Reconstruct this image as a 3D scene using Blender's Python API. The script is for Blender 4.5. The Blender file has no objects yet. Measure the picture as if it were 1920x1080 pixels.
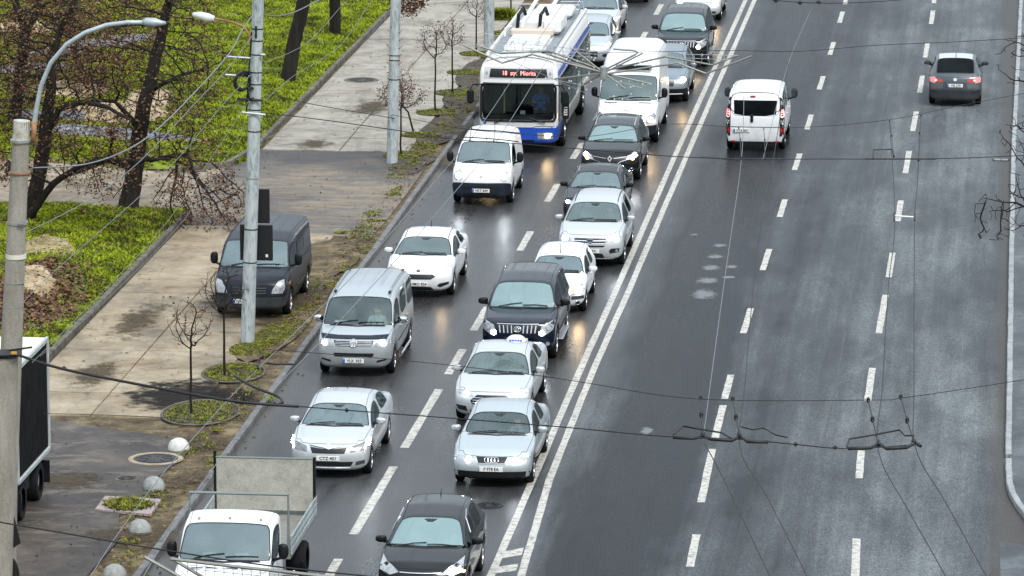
import bpy, bmesh, math, random
import numpy as np
from math import radians, sin, cos, pi, sqrt
from mathutils import Vector, Matrix
from mathutils.bvhtree import BVHTree
S = bpy.context.scene
COL = S.collection
random.seed(7); RN = np.random.RandomState(11)

# ------------------------------------------------------------------ camera
F_, VX, VY, H = 9000.0, 958.0, 1750.0, 24.7
d_ = np.array([VX, VY, -F_]); d_ /= np.linalg.norm(d_)
u_ = np.array([0, F_, VY]); u_ /= np.linalg.norm(u_)
x_ = np.cross(d_, u_)
R_ = np.array([x_, d_, u_])              # camera space -> world
cam = bpy.data.objects.new('camera', bpy.data.cameras.new('camera')); COL.objects.link(cam)
cam.matrix_world = Matrix(((*R_[0], 0), (*R_[1], 0), (*R_[2], H), (0, 0, 0, 1)))
cam.data.lens = 36 * F_ / 1920; cam.data.sensor_width = 36; cam.data.clip_end = 3000; cam.data.clip_start = .5
S.camera = cam
S.render.resolution_x, S.render.resolution_y = 1024, 576
# ------------------------------------------------------------------ world, sun, exposure
W = bpy.data.worlds.new("World"); S.world = W; W.use_nodes = True
wn, wl = W.node_tree.nodes, W.node_tree.links; wn.clear()
SUN_EL, SUN_AZ = radians(48), radians(150)
sky = wn.new('ShaderNodeTexSky'); sky.sky_type = 'NISHITA'; sky.sun_disc = False
sky.sun_elevation = SUN_EL; sky.sun_rotation = SUN_AZ; sky.air_density = 1.0; sky.dust_density = 3.0
mx = wn.new('ShaderNodeMixRGB'); mx.inputs[0].default_value = .72; mx.inputs[2].default_value = (8.6, 9.5, 10.4, 1)
bg = wn.new('ShaderNodeBackground'); bg.inputs[1].default_value = .1
wo = wn.new('ShaderNodeOutputWorld')
wl.new(sky.outputs[0], mx.inputs[1]); # an overcast sky is about three times brighter overhead than at the horizon
tcw = wn.new('ShaderNodeTexCoord'); sz = wn.new('ShaderNodeSeparateXYZ'); rp = wn.new('ShaderNodeMapRange'); ml = wn.new('ShaderNodeMixRGB'); ml.blend_type = 'MULTIPLY'; ml.inputs[0].default_value = 1
rp.inputs[1].default_value = 0; rp.inputs[2].default_value = 1; rp.inputs[3].default_value = .42; rp.inputs[4].default_value = 1.28
wl.new(tcw.outputs['Generated'], sz.inputs[0]); wl.new(sz.outputs[2], rp.inputs[0]); wl.new(rp.outputs[0], ml.inputs[2]); wl.new(mx.outputs[0], ml.inputs[1])
wl.new(ml.outputs[0], bg.inputs[0]); wl.new(bg.outputs[0], wo.inputs[0])
sun = bpy.data.objects.new('sun', bpy.data.lights.new('sun', 'SUN')); COL.objects.link(sun)
sun.data.energy = 1.3; sun.data.angle = radians(14); sun.data.color = (1, .97, .92)
sun.rotation_euler = (radians(90) - SUN_EL, 0, radians(180) - SUN_AZ)
S.view_settings.view_transform = 'Standard'; S.view_settings.look = 'None'
S.view_settings.exposure = 0.84; S.view_settings.gamma = 1; S.view_settings.use_curve_mapping = False
S.cycles.max_bounces = 6; S.cycles.transparent_max_bounces = 10; S.cycles.glossy_bounces = 3; S.cycles.diffuse_bounces = 2
S.cycles.sample_clamp_indirect = 12

def at(px, py, z=0.0):
    """point of the photograph on the level z, in world metres"""
    r = R_ @ np.array([px - 960, 540 - py, -F_]); t = (z - H) / r[2]
    return Vector((r[0] * t, r[1] * t, z))
def atY(px, py, Y):
    r = R_ @ np.array([px - 960, 540 - py, -F_]); t = Y / r[1]
    return Vector((r[0] * t, Y, H + r[2] * t))

# ------------------------------------------------------------------ material helpers
MATS = {}
class N:
    def __init__(s, name):
        s.m = bpy.data.materials.new(name); s.m.use_nodes = True
        s.t = s.m.node_tree; s.n = s.t.nodes; s.n.clear()
        s.out = s.n.new('ShaderNodeOutputMaterial'); s.tc = None
    def new(s, t, **k):
        o = s.n.new(t)
        for a, v in k.items(): setattr(o, a, v)
        return o
    def put(s, sock, v):
        if hasattr(v, 'is_linked') or hasattr(v, 'links'): s.t.links.new(v, sock)
        elif isinstance(v, tuple) and len(v) == 3 and sock.type == 'RGBA': sock.default_value = (*v, 1)
        else: sock.default_value = v
    def pos(s, scale=(1, 1, 1), world=False):
        tc = s.new('ShaderNodeTexCoord'); mp = s.new('ShaderNodeMapping')
        src = s.new('ShaderNodeNewGeometry').outputs['Position'] if world else tc.outputs['Object']
        s.t.links.new(src, mp.inputs[0]); mp.inputs['Scale'].default_value = scale
        return mp.outputs[0]
    def noise(s, scale=5, detail=4, vec=None, rough=.55, dist=0):
        o = s.new('ShaderNodeTexNoise'); o.inputs['Scale'].default_value = scale
        o.inputs['Detail'].default_value = detail; o.inputs['Roughness'].default_value = rough
        o.inputs['Distortion'].default_value = dist
        if vec is not None: s.t.links.new(vec, o.inputs['Vector'])
        return o.outputs['Fac']
    def ramp(s, v, stops, interp='LINEAR'):
        o = s.new('ShaderNodeValToRGB'); s.t.links.new(v, o.inputs[0]); e = o.color_ramp.elements
        o.color_ramp.interpolation = interp
        while len(e) < len(stops): e.new(.5)
        for i, (p, c) in enumerate(stops):
            e[i].position = p; e[i].color = (*c, 1) if isinstance(c, tuple) else (c, c, c, 1)
        return o.outputs[0]
    def mix(s, f, a, b, mode='MIX'):
        o = s.new('ShaderNodeMixRGB', blend_type=mode)
        s.put(o.inputs[0], f); s.put(o.inputs[1], a); s.put(o.inputs[2], b); return o.outputs[0]
    def math(s, op, a, b=0.0, clamp=False):
        o = s.new('ShaderNodeMath', operation=op, use_clamp=clamp); s.put(o.inputs[0], a); s.put(o.inputs[1], b); return o.outputs[0]
    def sep(s, v):
        o = s.new('ShaderNodeSeparateXYZ'); s.t.links.new(v, o.inputs[0]); return o.outputs
    def bump(s, h, strength=.3, dist=.02):
        o = s.new('ShaderNodeBump'); o.inputs['Strength'].default_value = strength; o.inputs['Distance'].default_value = dist
        s.t.links.new(h, o.inputs['Height']); return o.outputs[0]
    def bsdf(s, col, rough=.5, metal=0, coat=0, spec=.5, normal=None, alpha=None, emis=None, es=0, trans=0, coat_rough=.05):
        b = s.new('ShaderNodeBsdfPrincipled')
        s.put(b.inputs['Base Color'], col); s.put(b.inputs['Roughness'], rough); s.put(b.inputs['Metallic'], metal)
        b.inputs['Coat Weight'].default_value = coat; b.inputs['Coat Roughness'].default_value = coat_rough
        s.put(b.inputs['Specular IOR Level'], spec)
        if normal is not None: s.t.links.new(normal, b.inputs['Normal'])
        if alpha is not None: s.put(b.inputs['Alpha'], alpha)
        if emis is not None: s.put(b.inputs['Emission Color'], emis); b.inputs['Emission Strength'].default_value = es
        s.t.links.new(b.outputs[0], s.out.inputs[0]); return s.m

def mat(name, col, rough=.5, metal=0, coat=0, spec=.5, var=.0, vs=3, bump=0, bs=30, world=False, dirt=None):
    """plain material with colour variation, fine relief and optional road dirt"""
    if name in MATS: return MATS[name]
    n = N(name); p = n.pos(world=world); c = col
    if var:
        f = n.noise(vs, 5, p, .65)
        c = n.mix(n.ramp(f, [(.3, 0.), (.7, 1.)]), tuple(x * (1 - var) for x in col), tuple(min(1, x * (1 + var)) for x in col))
    r = rough
    if dirt:
        z = n.sep(p)[2]
        g = n.math('ADD', n.math('MULTIPLY', z, -1.0 / dirt[0]), 1.0)
        g = n.math('ADD', g, n.math('MULTIPLY', n.math('SUBTRACT', n.noise(5, 6, p, .7), .5), 1.1))
        g = n.math('MULTIPLY', g, dirt[1], True)
        c = n.mix(g, c, (.13, .125, .115)); r = n.mix(g, (rough,) * 3, (.75,) * 3)
    nm = n.bump(n.noise(bs, 3, p), bump, .01) if bump else None
    MATS[name] = n.bsdf(c, r, metal, coat, spec, nm); return MATS[name]

def emit(name, col, st):
    if name in MATS: return MATS[name]
    n = N(name); MATS[name] = n.bsdf((.8, .8, .8), .3, emis=col, es=st); return MATS[name]

def glass(name, tint, ior=1.6, grey=None, base=(.01, .012, .013), sheen=.36):
    """see-through tinted pane: a dark transparent body under a mirror coat"""
    if name in MATS: return MATS[name]
    n = N(name)
    tr = n.new('ShaderNodeBsdfTransparent'); tr.inputs[0].default_value = (*tint, 1)
    df = n.new('ShaderNodeBsdfDiffuse'); df.inputs[0].default_value = (*(grey or base), 1)
    m0 = n.new('ShaderNodeMixShader'); m0.inputs[0].default_value = sheen if grey else .1  # pale diffuse layer paints the sky's reflection into the windscreens
    gl = n.new('ShaderNodeBsdfGlossy'); gl.inputs[0].default_value = (.86, 1, 1, 1); gl.inputs[1].default_value = .05
    fr = n.new('ShaderNodeFresnel'); fr.inputs[0].default_value = ior
    f2 = n.math('ADD', fr.outputs[0], n.math('MULTIPLY', n.math('SUBTRACT', n.noise(1.1, 3, n.pos(), .5, .4), .5), .16 if grey else .03), True)  # noise makes the mirrored sky uneven across the pane
    m = n.new('ShaderNodeMixShader'); L = n.t.links
    L.new(tr.outputs[0], m0.inputs[1]); L.new(df.outputs[0], m0.inputs[2])
    L.new(f2, m.inputs[0]); L.new(m0.outputs[0], m.inputs[1]); L.new(gl.outputs[0], m.inputs[2]); L.new(m.outputs[0], n.out.inputs[0])
    MATS[name] = n.m; return n.m

# ------------------------------------------------------------------ object helpers
def tag(o, label=None, cat=None, group=None, kind=None):
    if label: o['label'] = label
    if cat: o['category'] = cat
    if group: o['group'] = group
    if kind: o['kind'] = kind
    return o
def empty(name, loc=(0, 0, 0), rz=0, label=None, cat=None, group=None, kind=None):
    o = bpy.data.objects.new(name, None); COL.objects.link(o); o.location = loc; o.rotation_euler = (0, 0, rz)
    o.empty_display_size = .2
    return tag(o, label, cat, group, kind)
def link(name, me, m=None, parent=None):
    if m is not None:
        me.materials.clear()
        for k in (m if isinstance(m, list) else [m]): me.materials.append(k)
    o = bpy.data.objects.new(name, me); COL.objects.link(o)
    if parent: o.parent = parent
    return o
def share(o, loc=None, rot=None, scale=None, parent=None):
    c = o.copy(); COL.objects.link(c)
    if parent: c.parent = parent
    if loc is not None: c.location = loc
    if rot is not None: c.rotation_euler = rot
    if scale is not None: c.scale = scale
    return c
def copy_tree(o, parent=None):
    c = o.copy(); COL.objects.link(c)
    if parent: c.parent = parent
    for ch in list(o.children): copy_tree(ch, c)
    return c

class MB:
    """mesh builder"""
    def __init__(s): s.v = []; s.f = []; s.mi = []; s.cur = 0
    def add(s, vs, fs):
        b = len(s.v); s.v += [tuple(v) for v in vs]; s.f += [tuple(i + b for i in f) for f in fs]; s.mi += [s.cur] * len(fs)
        return s
    def box(s, c, d, rz=0, bev=0):
        x, y, z = (k / 2 for k in d)
        if bev:
            b = min(bev, x * .9, y * .9, z * .9)
            vs = []
            for zz, ins in ((-z, b), (-z + b, 0), (z - b, 0), (z, b)):
                for (sx, sy) in ((-1, -1), (1, -1), (1, 1), (-1, 1)):
                    X, Y = sx * (x - ins), sy * (y - ins)
                    if sx * sy > 0: vs += [(X, Y - sy * (b if not ins else b * .6), zz), (X - sx * (b if not ins else b * .6), Y, zz)]
                    else: vs += [(X - sx * (b if not ins else b * .6), Y, zz), (X, Y - sy * (b if not ins else b * .6), zz)]
            # order points by angle so that every ring is a convex octagon
            out = []
            for r in range(4):
                ring = sorted(vs[r * 8:r * 8 + 8], key=lambda p: math.atan2(p[1] / y, p[0] / x)); out += ring
            vs = out; fs = [tuple(range(7, -1, -1)), tuple(range(24, 32))]
            for r in range(3):
                for i in range(8): j = (i + 1) % 8; fs.append((r * 8 + i, r * 8 + j, r * 8 + 8 + j, r * 8 + 8 + i))
        else:
            vs = [(-x, -y, -z), (x, -y, -z), (x, y, -z), (-x, y, -z), (-x, -y, z), (x, -y, z), (x, y, z), (-x, y, z)]
            fs = [(3, 2, 1, 0), (4, 5, 6, 7), (0, 1, 5, 4), (1, 2, 6, 5), (2, 3, 7, 6), (3, 0, 4, 7)]
        ca, sa = cos(rz), sin(rz)
        return s.add([(c[0] + p[0] * ca - p[1] * sa, c[1] + p[0] * sa + p[1] * ca, c[2] + p[2]) for p in vs], fs)
    def tube(s, pts, r, n=6, cap=True, closed=False):
        pts = [Vector(p) for p in pts]; k = len(pts); rs = r if isinstance(r, (list, tuple)) else [r] * k
        up = Vector((0, 0, 1)); vs = []; prev = None
        for i, p in enumerate(pts):
            if closed: t = pts[(i + 1) % k] - pts[i - 1]
            else: t = pts[min(i + 1, k - 1)] - pts[max(i - 1, 0)]
            if t.length < 1e-9: t = Vector((0, 0, 1))
            t.normalize()
            if prev is None: a = t.cross(up if abs(t.z) < .95 else Vector((1, 0, 0)))
            else:
                a = prev - t * prev.dot(t)
                if a.length < 1e-6: a = t.cross(up if abs(t.z) < .95 else Vector((1, 0, 0)))
            a.normalize(); prev = a; b = t.cross(a)
            for q in range(n):
                w = 2 * pi * q / n; vs.append(p + (a * cos(w) + b * sin(w)) * rs[i])
        fs = []
        for i in range(k if closed else k - 1):
            for q in range(n):
                i2 = (i + 1) % k; fs.append((i * n + q, i * n + (q + 1) % n, i2 * n + (q + 1) % n, i2 * n + q))
        if cap and not closed: fs += [tuple(range(n - 1, -1, -1)), tuple((k - 1) * n + q for q in range(n))]
        return s.add(vs, fs)
    def lathe(s, prof, n=16, c=(0, 0, 0), axis='z', cap=False):
        vs = []; fs = []; m = len(prof)
        for i in range(n):
            w = 2 * pi * i / n
            for r, h in prof:
                a, b = r * cos(w), r * sin(w)
                p = (a, b, h) if axis == 'z' else ((h, a, b) if axis == 'x' else (a, h, b))
                vs.append((c[0] + p[0], c[1] + p[1], c[2] + p[2]))
        for i in range(n):
            for j in range(m - 1):
                i2 = (i + 1) % n; fs.append((i * m + j, i2 * m + j, i2 * m + j + 1, i * m + j + 1))
        return s.add(vs, fs)
    def sheet(s, pts, z0, z1=None):
        """flat polygon, or a prism from z0 to z1"""
        n = len(pts)
        if z1 is None: return s.add([(p[0], p[1], z0) for p in pts], [tuple(range(n))])
        return s.add([(p[0], p[1], z0) for p in pts] + [(p[0], p[1], z1) for p in pts],
                     [tuple(range(n - 1, -1, -1)), tuple(range(n, 2 * n))] + [(i, (i + 1) % n, n + (i + 1) % n, n + i) for i in range(n)])
    def build(s, name, m=None, parent=None, smooth=False, angle=None):
        me = bpy.data.meshes.new(name); me.from_pydata(s.v, [], s.f)
        if m is not None:
            for k in (m if isinstance(m, list) else [m]): me.materials.append(k)
        me.polygons.foreach_set('material_index', s.mi)
        if smooth or angle:
            me.polygons.foreach_set('use_smooth', [True] * len(s.f))
            if angle: me.set_sharp_from_angle(angle=radians(angle))
        me.update()
        return link(name, me, None, parent)

def fast_mesh(name, V, Fc, m, mi=None):
    """numpy verts (n,3) and equal-size faces (k,q)"""
    me = bpy.data.meshes.new(name); q = Fc.shape[1]
    me.vertices.add(len(V)); me.vertices.foreach_set('co', V.astype(np.float32).ravel())
    me.loops.add(Fc.size); me.loops.foreach_set('vertex_index', Fc.astype(np.int32).ravel())
    me.polygons.add(len(Fc)); me.polygons.foreach_set('loop_start', np.arange(0, Fc.size, q, dtype=np.int32))
    me.polygons.foreach_set('loop_total', np.full(len(Fc), q, dtype=np.int32))
    for k in (m if isinstance(m, list) else [m]): me.materials.append(k)
    if mi is not None: me.polygons.foreach_set('material_index', mi.astype(np.int32))
    me.update(calc_edges=True); return me

TMP = bpy.data.scenes.new('scratch')
def evaluated(me, mods):
    o = bpy.data.objects.new('scratch_ob', me); TMP.collection.objects.link(o)
    for t, kw in mods:
        md = o.modifiers.new(t, t)
        for k, v in kw.items(): setattr(md, k, v)
    vl = TMP.view_layers[0]; vl.update(); dg = vl.depsgraph
    r = bpy.data.meshes.new_from_object(o.evaluated_get(dg)); bpy.data.objects.remove(o); return r
def text_mesh(name, body, size, m, parent, loc, rot, ext=.001, sx=1.0, bold=0.0):
    cu = bpy.data.curves.new(name, 'FONT'); cu.body = body; cu.size = size; cu.extrude = ext; cu.resolution_u = 2
    cu.align_x = 'CENTER'; cu.align_y = 'CENTER'; cu.offset = bold
    o = bpy.data.objects.new(name, cu); TMP.collection.objects.link(o)
    vl = TMP.view_layers[0]; vl.update()
    me = bpy.data.meshes.new_from_object(o.evaluated_get(vl.depsgraph)); bpy.data.objects.remove(o)
    t = link(name, me, m, parent); t.location = loc; t.rotation_euler = rot; t.scale = (sx, 1, 1); return t

# ------------------------------------------------------------------ shared materials
m_black = mat('black_plastic', (.006, .007, .008), .5, spec=.3, var=.3)
m_rubber = mat('tyre_rubber', (.007, .007, .008), .8, spec=.25, var=.3, bump=.2)
m_gap = mat('panel_gap_dark', (.006, .006, .007), .7)
m_seal = mat('window_rubber', (.01, .011, .013), .5)
m_mirror = mat('mirror_glass', (.16, .18, .19), .12, metal=1)
m_chrome = mat('chrome', (.75, .76, .78), .12, metal=1)
m_alloy = mat('alloy_rim', (.42, .43, .45), .3, metal=.9, var=.2)
m_steel = mat('galvanised_steel', (.42, .44, .46), .4, metal=.7, var=.25, vs=8)
m_darkmetal = mat('dark_metal', (.02, .02, .022), .5, metal=.3)
m_plate = mat('plate_white', (.72, .72, .7), .35)
m_blue = mat('plate_blue', (.01, .12, .5), .4)
m_ink = mat('plate_ink', (.015, .015, .015), .5)
m_lens = mat('lamp_lens', (.36, .38, .39), .14, metal=.4, coat=1, var=.35, vs=14)
m_lensd = mat('lamp_lens_dark', (.18, .19, .2), .12, metal=.5, coat=1, var=.4, vs=14)
m_orange = mat('indicator_orange', (.8, .22, .02), .25, coat=1)
m_red = mat('tail_lens_red', (.45, .01, .01), .2, coat=1)
m_seat = mat('seat_cloth', (.035, .036, .038), .85, var=.3)
m_seatl = mat('pale_seat_cloth', (.3, .28, .24), .8, var=.2)
m_dash = mat('dashboard_plastic', (.02, .021, .022), .7)
m_paper = mat('white_paper', (.75, .78, .78), .7)
g_wind = glass('windscreen_glass', (.55, .66, .66), 2.1, grey=(.19, .27, .29), sheen=.3)
g_clear = glass('clear_windscreen', (.66, .78, .76), 1.75, grey=(.13, .19, .19), sheen=.14)
g_mid = glass('green_windscreen', (.60, .74, .70), 1.95, grey=(.17, .25, .24), sheen=.24)
g_pale = glass('sky_sheen_windscreen', (.50, .64, .64), 2.2, grey=(.24, .38, .38), sheen=.5)  # palest pane: strongest sky reflection painted in as diffuse colour
g_side = glass('side_glass', (.06, .08, .09), 1.22)
g_dark = glass('privacy_glass', (.02, .024, .028), 1.2)
e_white = emit('lit_headlamp_white', (.88, .94, 1), 50)
e_warm = emit('lit_headlamp_warm', (1, .70, .36), 34)
e_amber = emit('lit_indicator_amber', (1, .42, .05), 9)
e_red = emit('lit_tail_lamp', (1, .015, .004), 1.3)
e_led = emit('red_led', (1, .05, .02), 1.6)
def paint(name, col, metal=0, rough=.35, dirt=(.75, .55)):
    return mat(name, col, rough, metal, .6 if metal or max(col) < .3 else .35, .5, dirt=dirt)
# ================================================================== ground, road, pavements
def tri_sheet(name, poly, z, m, parent=None, cell=None, zf=None):
    """polygon in plan as a ground sheet"""
    b = MB().sheet(poly, z); return b.build(name, m, parent)

def ground_mat(name, cols, scale, rough=.8, bump=.5, stretch=(1, 1, 1), fine=60, spec=.3, extra=None, world=True):
    n = N(name); p = n.pos(stretch, world=world); p1 = n.pos(world=world)
    f = n.noise(scale, 6, p, .65, .3); f2 = n.noise(scale * 6, 4, p1, .7)
    ff = n.math('ADD', n.math('MULTIPLY', f, .7), n.math('MULTIPLY', f2, .3))
    k = len(cols); c = n.ramp(ff, [(.34 + .32 * i / (k - 1), cc) for i, cc in enumerate(cols)])
    g = n.noise(fine, 2, p1, .6); c = n.mix(.55, c, n.ramp(g, [(.3, .55), (.7, 1.25)]), 'MULTIPLY')
    if extra: c = extra(n, c, p1)
    MATS[name] = n.bsdf(c, rough, normal=n.bump(g, bump, .02), spec=spec); return MATS[name]

def joint_stain(n, c, p):
    s = n.noise(.9, 6, p, .75, 1.0); s2 = n.noise(1, 6, n.pos((.9, .25, 1), True), .8, .5)
    c = n.mix(n.ramp(s2, [(.36, .55), (.5, 0.)]), c, (.17, .15, .12))
    return n.mix(n.ramp(s, [(.52, 0.), (.68, .75)]), c, (.11, .095, .075))
m_conc = ground_mat('pavement_concrete', [(.17, .148, .11), (.33, .30, .245), (.42, .39, .33)], .8, .55, extra=joint_stain)
m_conc2 = ground_mat('old_tan_concrete', [(.18, .125, .07), (.33, .265, .175), (.44, .37, .265)], .7, .6, extra=joint_stain)
m_dirt = ground_mat('verge_dirt', [(.03, .024, .014), (.12, .09, .05), (.30, .235, .13)], 1.6, .9, 1.0)
m_mud = ground_mat('wet_mud', [(.02, .017, .012), (.06, .05, .035), (.14, .12, .08)], 3, .7, 1.0)
m_soil = ground_mat('dark_soil', [(.004, .004, .003), (.016, .014, .011), (.05, .042, .03)], 5, .8, 1.0)
def driveway_extra(n, c, p):
    s = n.noise(1, 6, n.pos((.45, 1.5, 1), True), .8, .4); s3 = n.noise(5, 4, p, .8); yy = n.sep(p)[1]
    dk = n.ramp(n.math('ADD', n.math('DIVIDE', n.math('SUBTRACT', yy, 133.0), 15.0), n.math('MULTIPLY', n.math('SUBTRACT', n.noise(.6, 4, p), .5), .35)), [(.62, 0.), (.86, .8)])
    c = n.mix(n.ramp(s, [(.46, 0.), (.58, .75)]), c, (.27, .21, .135)); c = n.mix(n.ramp(s3, [(.56, 0.), (.66, .7)]), c, (.07, .06, .05)); return n.mix(dk, c, (.04, .04, .042))
m_drive = ground_mat('driveway_asphalt', [(.06, .055, .05), (.125, .112, .10), (.21, .185, .145)], .35, .6, .6, (1, .6, 1), extra=driveway_extra)
def damp_extra(n, c, p):
    s = n.noise(1, 6, n.pos((.5, 1.1, 1), True), .8, .6); s3 = n.noise(6, 4, p, .8)
    c = n.mix(n.ramp(s, [(.5, 0.), (.62, .6)]), c, (.20, .17, .13)); return n.mix(n.ramp(s3, [(.55, 0.), (.65, .6)]), c, (.025, .023, .022))
m_drive2 = ground_mat('damp_driveway_asphalt', [(.022, .018, .016), (.055, .046, .040), (.115, .092, .074)], .5, .5, .6, (1, .6, 1), extra=damp_extra)
m_path = ground_mat('sandy_path', [(.12, .095, .065), (.28, .23, .165), (.46, .37, .28)], .8, .85, .8)
m_turf = ground_mat('turf_soil', [(.07, .06, .03), (.12, .15, .02), (.26, .36, .02)], .9, .9, 1.0)
m_kerb = ground_mat('kerb_concrete', [(.09, .09, .088), (.15, .15, .147), (.23, .23, .225)], 3, .6)
m_kerbw = ground_mat('pale_kerb_concrete', [(.20, .21, .21), (.30, .32, .32), (.38, .40, .40)], 2, .6, fine=40)
m_kerbd = ground_mat('old_kerb_concrete', [(.05, .045, .035), (.12, .11, .09), (.22, .20, .17)], 3, .8)
m_rpave = ground_mat('wet_pavement_asphalt', [(.02, .023, .027), (.05, .056, .062), (.13, .15, .16)], .8, .35, .5, (1, .5, 1))

def road_material():
    n = N('wet_road_asphalt'); P = n.pos(world=True); x, y, z = n.sep(P)[0:3]
    warp = n.math('MULTIPLY', n.math('SUBTRACT', n.noise(1, 4, n.pos((.4, .05, 1), True), .6), .5), 1.3)
    X = n.math('ADD', x, warp)
    u = n.math('DIVIDE', n.math('ADD', X, 18.0), 19.0, True)
    u0 = n.math('DIVIDE', n.math('ADD', x, 18.0), 19.0, True)
    def U(v): return (v + 18.0) / 19.0
    # dryness across the carriageway: pale where dry and worn, dark where wet
    dry = n.ramp(u, [(0, .34), (U(-17.2), .40), (U(-16.4), .24), (U(-15.0), .30), (U(-13.8), .44), (U(-12.9), .20),
                     (U(-11.0), .30), (U(-10.4), .42), (U(-9.95), .62), (U(-9.4), .46), (U(-8.95), .10), (U(-7.6), .09), (U(-6.9), .30),
                     (U(-6.3), .55), (U(-5.6), .40), (U(-4.9), .62), (U(-4.3), .55), (U(-3.7), .72), (U(-2.6), .66), (U(-1.2), .78), (U(-.35), .62), (1, .2)])
    st = n.noise(1, 5, n.pos((3.2, .06, 1), True), .6); bl = n.noise(1, 5, n.pos((.5, .14, 1), True), .6)
    st2 = n.noise(1, 3, n.pos((9, .25, 1), True), .6)
    d = n.math('ADD', dry, n.math('MULTIPLY', n.math('SUBTRACT', st, .5), .5))
    d = n.math('ADD', d, n.math('MULTIPLY', n.math('SUBTRACT', bl, .5), .95))
    b3 = n.noise(1, 5, n.pos((1.6, .45, 1), True), .7, .5); d = n.math('ADD', d, n.math('MULTIPLY', n.math('SUBTRACT', b3, .5), .42))
    d = n.math('ADD', d, n.math('MULTIPLY', n.math('SUBTRACT', st2, .5), .18), True)
    gr = n.noise(1, 3, n.pos((9, 3.2, 1), True), .85); gf = n.noise(1, 2, n.pos((30, 9, 1), True), .7)
    c = n.ramp(d, [(0, (.008, .009, .011)), (.3, (.022, .025, .028)), (.62, (.08, .088, .093)), (1, (.17, .187, .193))])
    left = n.ramp(u, [(U(-10.8), 1.), (U(-9.9), 0.)])
    c = n.mix(n.math('MULTIPLY', left, .35), c, n.mix(n.noise(.5, 4, P), (.03, .027, .024), (.09, .083, .076)))
    c = n.mix(.85, c, n.ramp(gr, [(.30, .7), (.5, 1.), (.70, 1.3)]), 'MULTIPLY')
    c = n.mix(.7, c, n.ramp(gf, [(.3, .5), (.5, .95), (.7, 1.6)]), 'MULTIPLY')
    edge = n.ramp(n.math('ADD', u0, n.math('MULTIPLY', n.math('SUBTRACT', bl, .5), .03)), [(0, 0.), (U(-.28), 0.), (U(-.06), .45), (1, .5)])
    c = n.mix(edge, c, (.085, .07, .055))
    edge = n.ramp(u0, [(0, .7), (U(-17.35), .5), (U(-16.9), 0.), (1, 0.)])
    c = n.mix(edge, c, (.09, .08, .065))
    r = n.ramp(n.math('ADD', d, n.math('MULTIPLY', n.math('SUBTRACT', gr, .5), .5)), [(.05, .24), (.4, .36), (.8, .6)])
    h = n.math('ADD', n.math('MULTIPLY', gf, .6), n.math('MULTIPLY', gr, .5))
    sp = n.ramp(u0, [(0, .3), (U(-11), .3), (U(-9.6), .04), (1, .04)])
    n.bsdf(c, r, spec=sp, normal=n.bump(h, .35, .012)); MATS['road'] = n.m; return n.m
m_road = road_material()
def mark_material():
    n = N('worn_road_paint'); P = n.pos(world=True)
    w = n.noise(6, 6, P, .75); c = n.mix(n.ramp(w, [(.47, 0.), (.62, .85)]), (.53, .51, .45), (.13, .13, .125))
    g = n.noise(35, 2, P); c = n.mix(.35, c, n.ramp(g, [(.3, .6), (.7, 1.2)]), 'MULTIPLY')
    n.bsdf(c, .5, normal=n.bump(g, .2, .01)); MATS['mark'] = n.m; return n.m
m_mark = mark_material()

tag(MB().sheet([(-900, -300), (900, -300), (900, 2500), (-900, 2500)], -.03).build('ground', m_turf), kind='structure')
tag(MB().sheet([(-17.5, 20), (4, 20), (4, 98), (.12, 106), (.12, 150), (.40, 190), (1.2, 700), (-17.5, 700)], 0).build('road', m_road), kind='structure')

# ---- kerbs, one stone after another
def kerb(name, path, width, top, stone, m, side=1, gap=.02, z0=-.05, jit=.006, kind='structure'):
    root = empty(name, (path[0][0], path[0][1], 0), kind=kind); P = [Vector((p[0], p[1], 0)) for p in path]
    base = MB().box((0, 0, (top + z0) / 2), (width, stone - gap, top - z0), bev=.018); me = None; cnt = 0
    for a, b in zip(P[:-1], P[1:]):
        L = (b - a).length; k = max(1, round(L / stone)); t = (b - a) / L; ang = math.atan2(t.y, t.x) - pi / 2
        for i in range(k):
            c = a + t * (i + .5) * L / k - root.location
            if me is None: o = base.build('kerb_stone', m, root); me = o.data
            else: o = link('kerb_stone', me, None, root)
            o.location = (c.x + side * 0 + random.uniform(-jit, jit), c.y, random.uniform(-jit, jit)); o.rotation_euler = (0, 0, ang + random.uniform(-.004, .004))
            o.scale = (1, L / k / stone, 1); cnt += 1
    return root
kerb('road_kerb', [(-17.58, 92), (-17.58, 190)], .16, .14, 1.0, m_kerb)
kerb('pavement_kerb', [(-23.65, 113), (-23.65, 135.5)], .15, .30, 1.0, m_kerbd)
kerb('pavement_kerb', [(-25.4, 143.0), (-23.9, 144.4), (-23.55, 147.4), (-23.45, 190)], .15, .28, 1.0, m_kerbd)
rk = [at(px, py) for px, py in ((1884, 870), (1886, 915), (1893, 935), (1905, 955), (1925, 980), (1960, 1012))]
kerb('road_kerb', [(.45, 190), (.20, 150), (.18, 130), (.17, 107.2)], .14, .14, .8, m_kerbw)
kerb('road_kerb', [(p.x + .08, p.y) for p in rk], .14, .14, .62, m_kerbw)
# right-hand pavement
tag(MB().sheet([(p.x + .10, p.y + .02) for p in rk] + [(14, 90), (14, 420), (1.5, 420), (.50, 190), (.24, 150), (.20, 107.2)], -.02, .11).build('pavement', m_rpave), kind='structure')
tag(MB().sheet([(.0, 99.4), (.1, 92), (8, 92), (8, 95.5), (1.1, 98.9)], .004).build('asphalt_patch', m_rpave), kind='structure')

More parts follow.
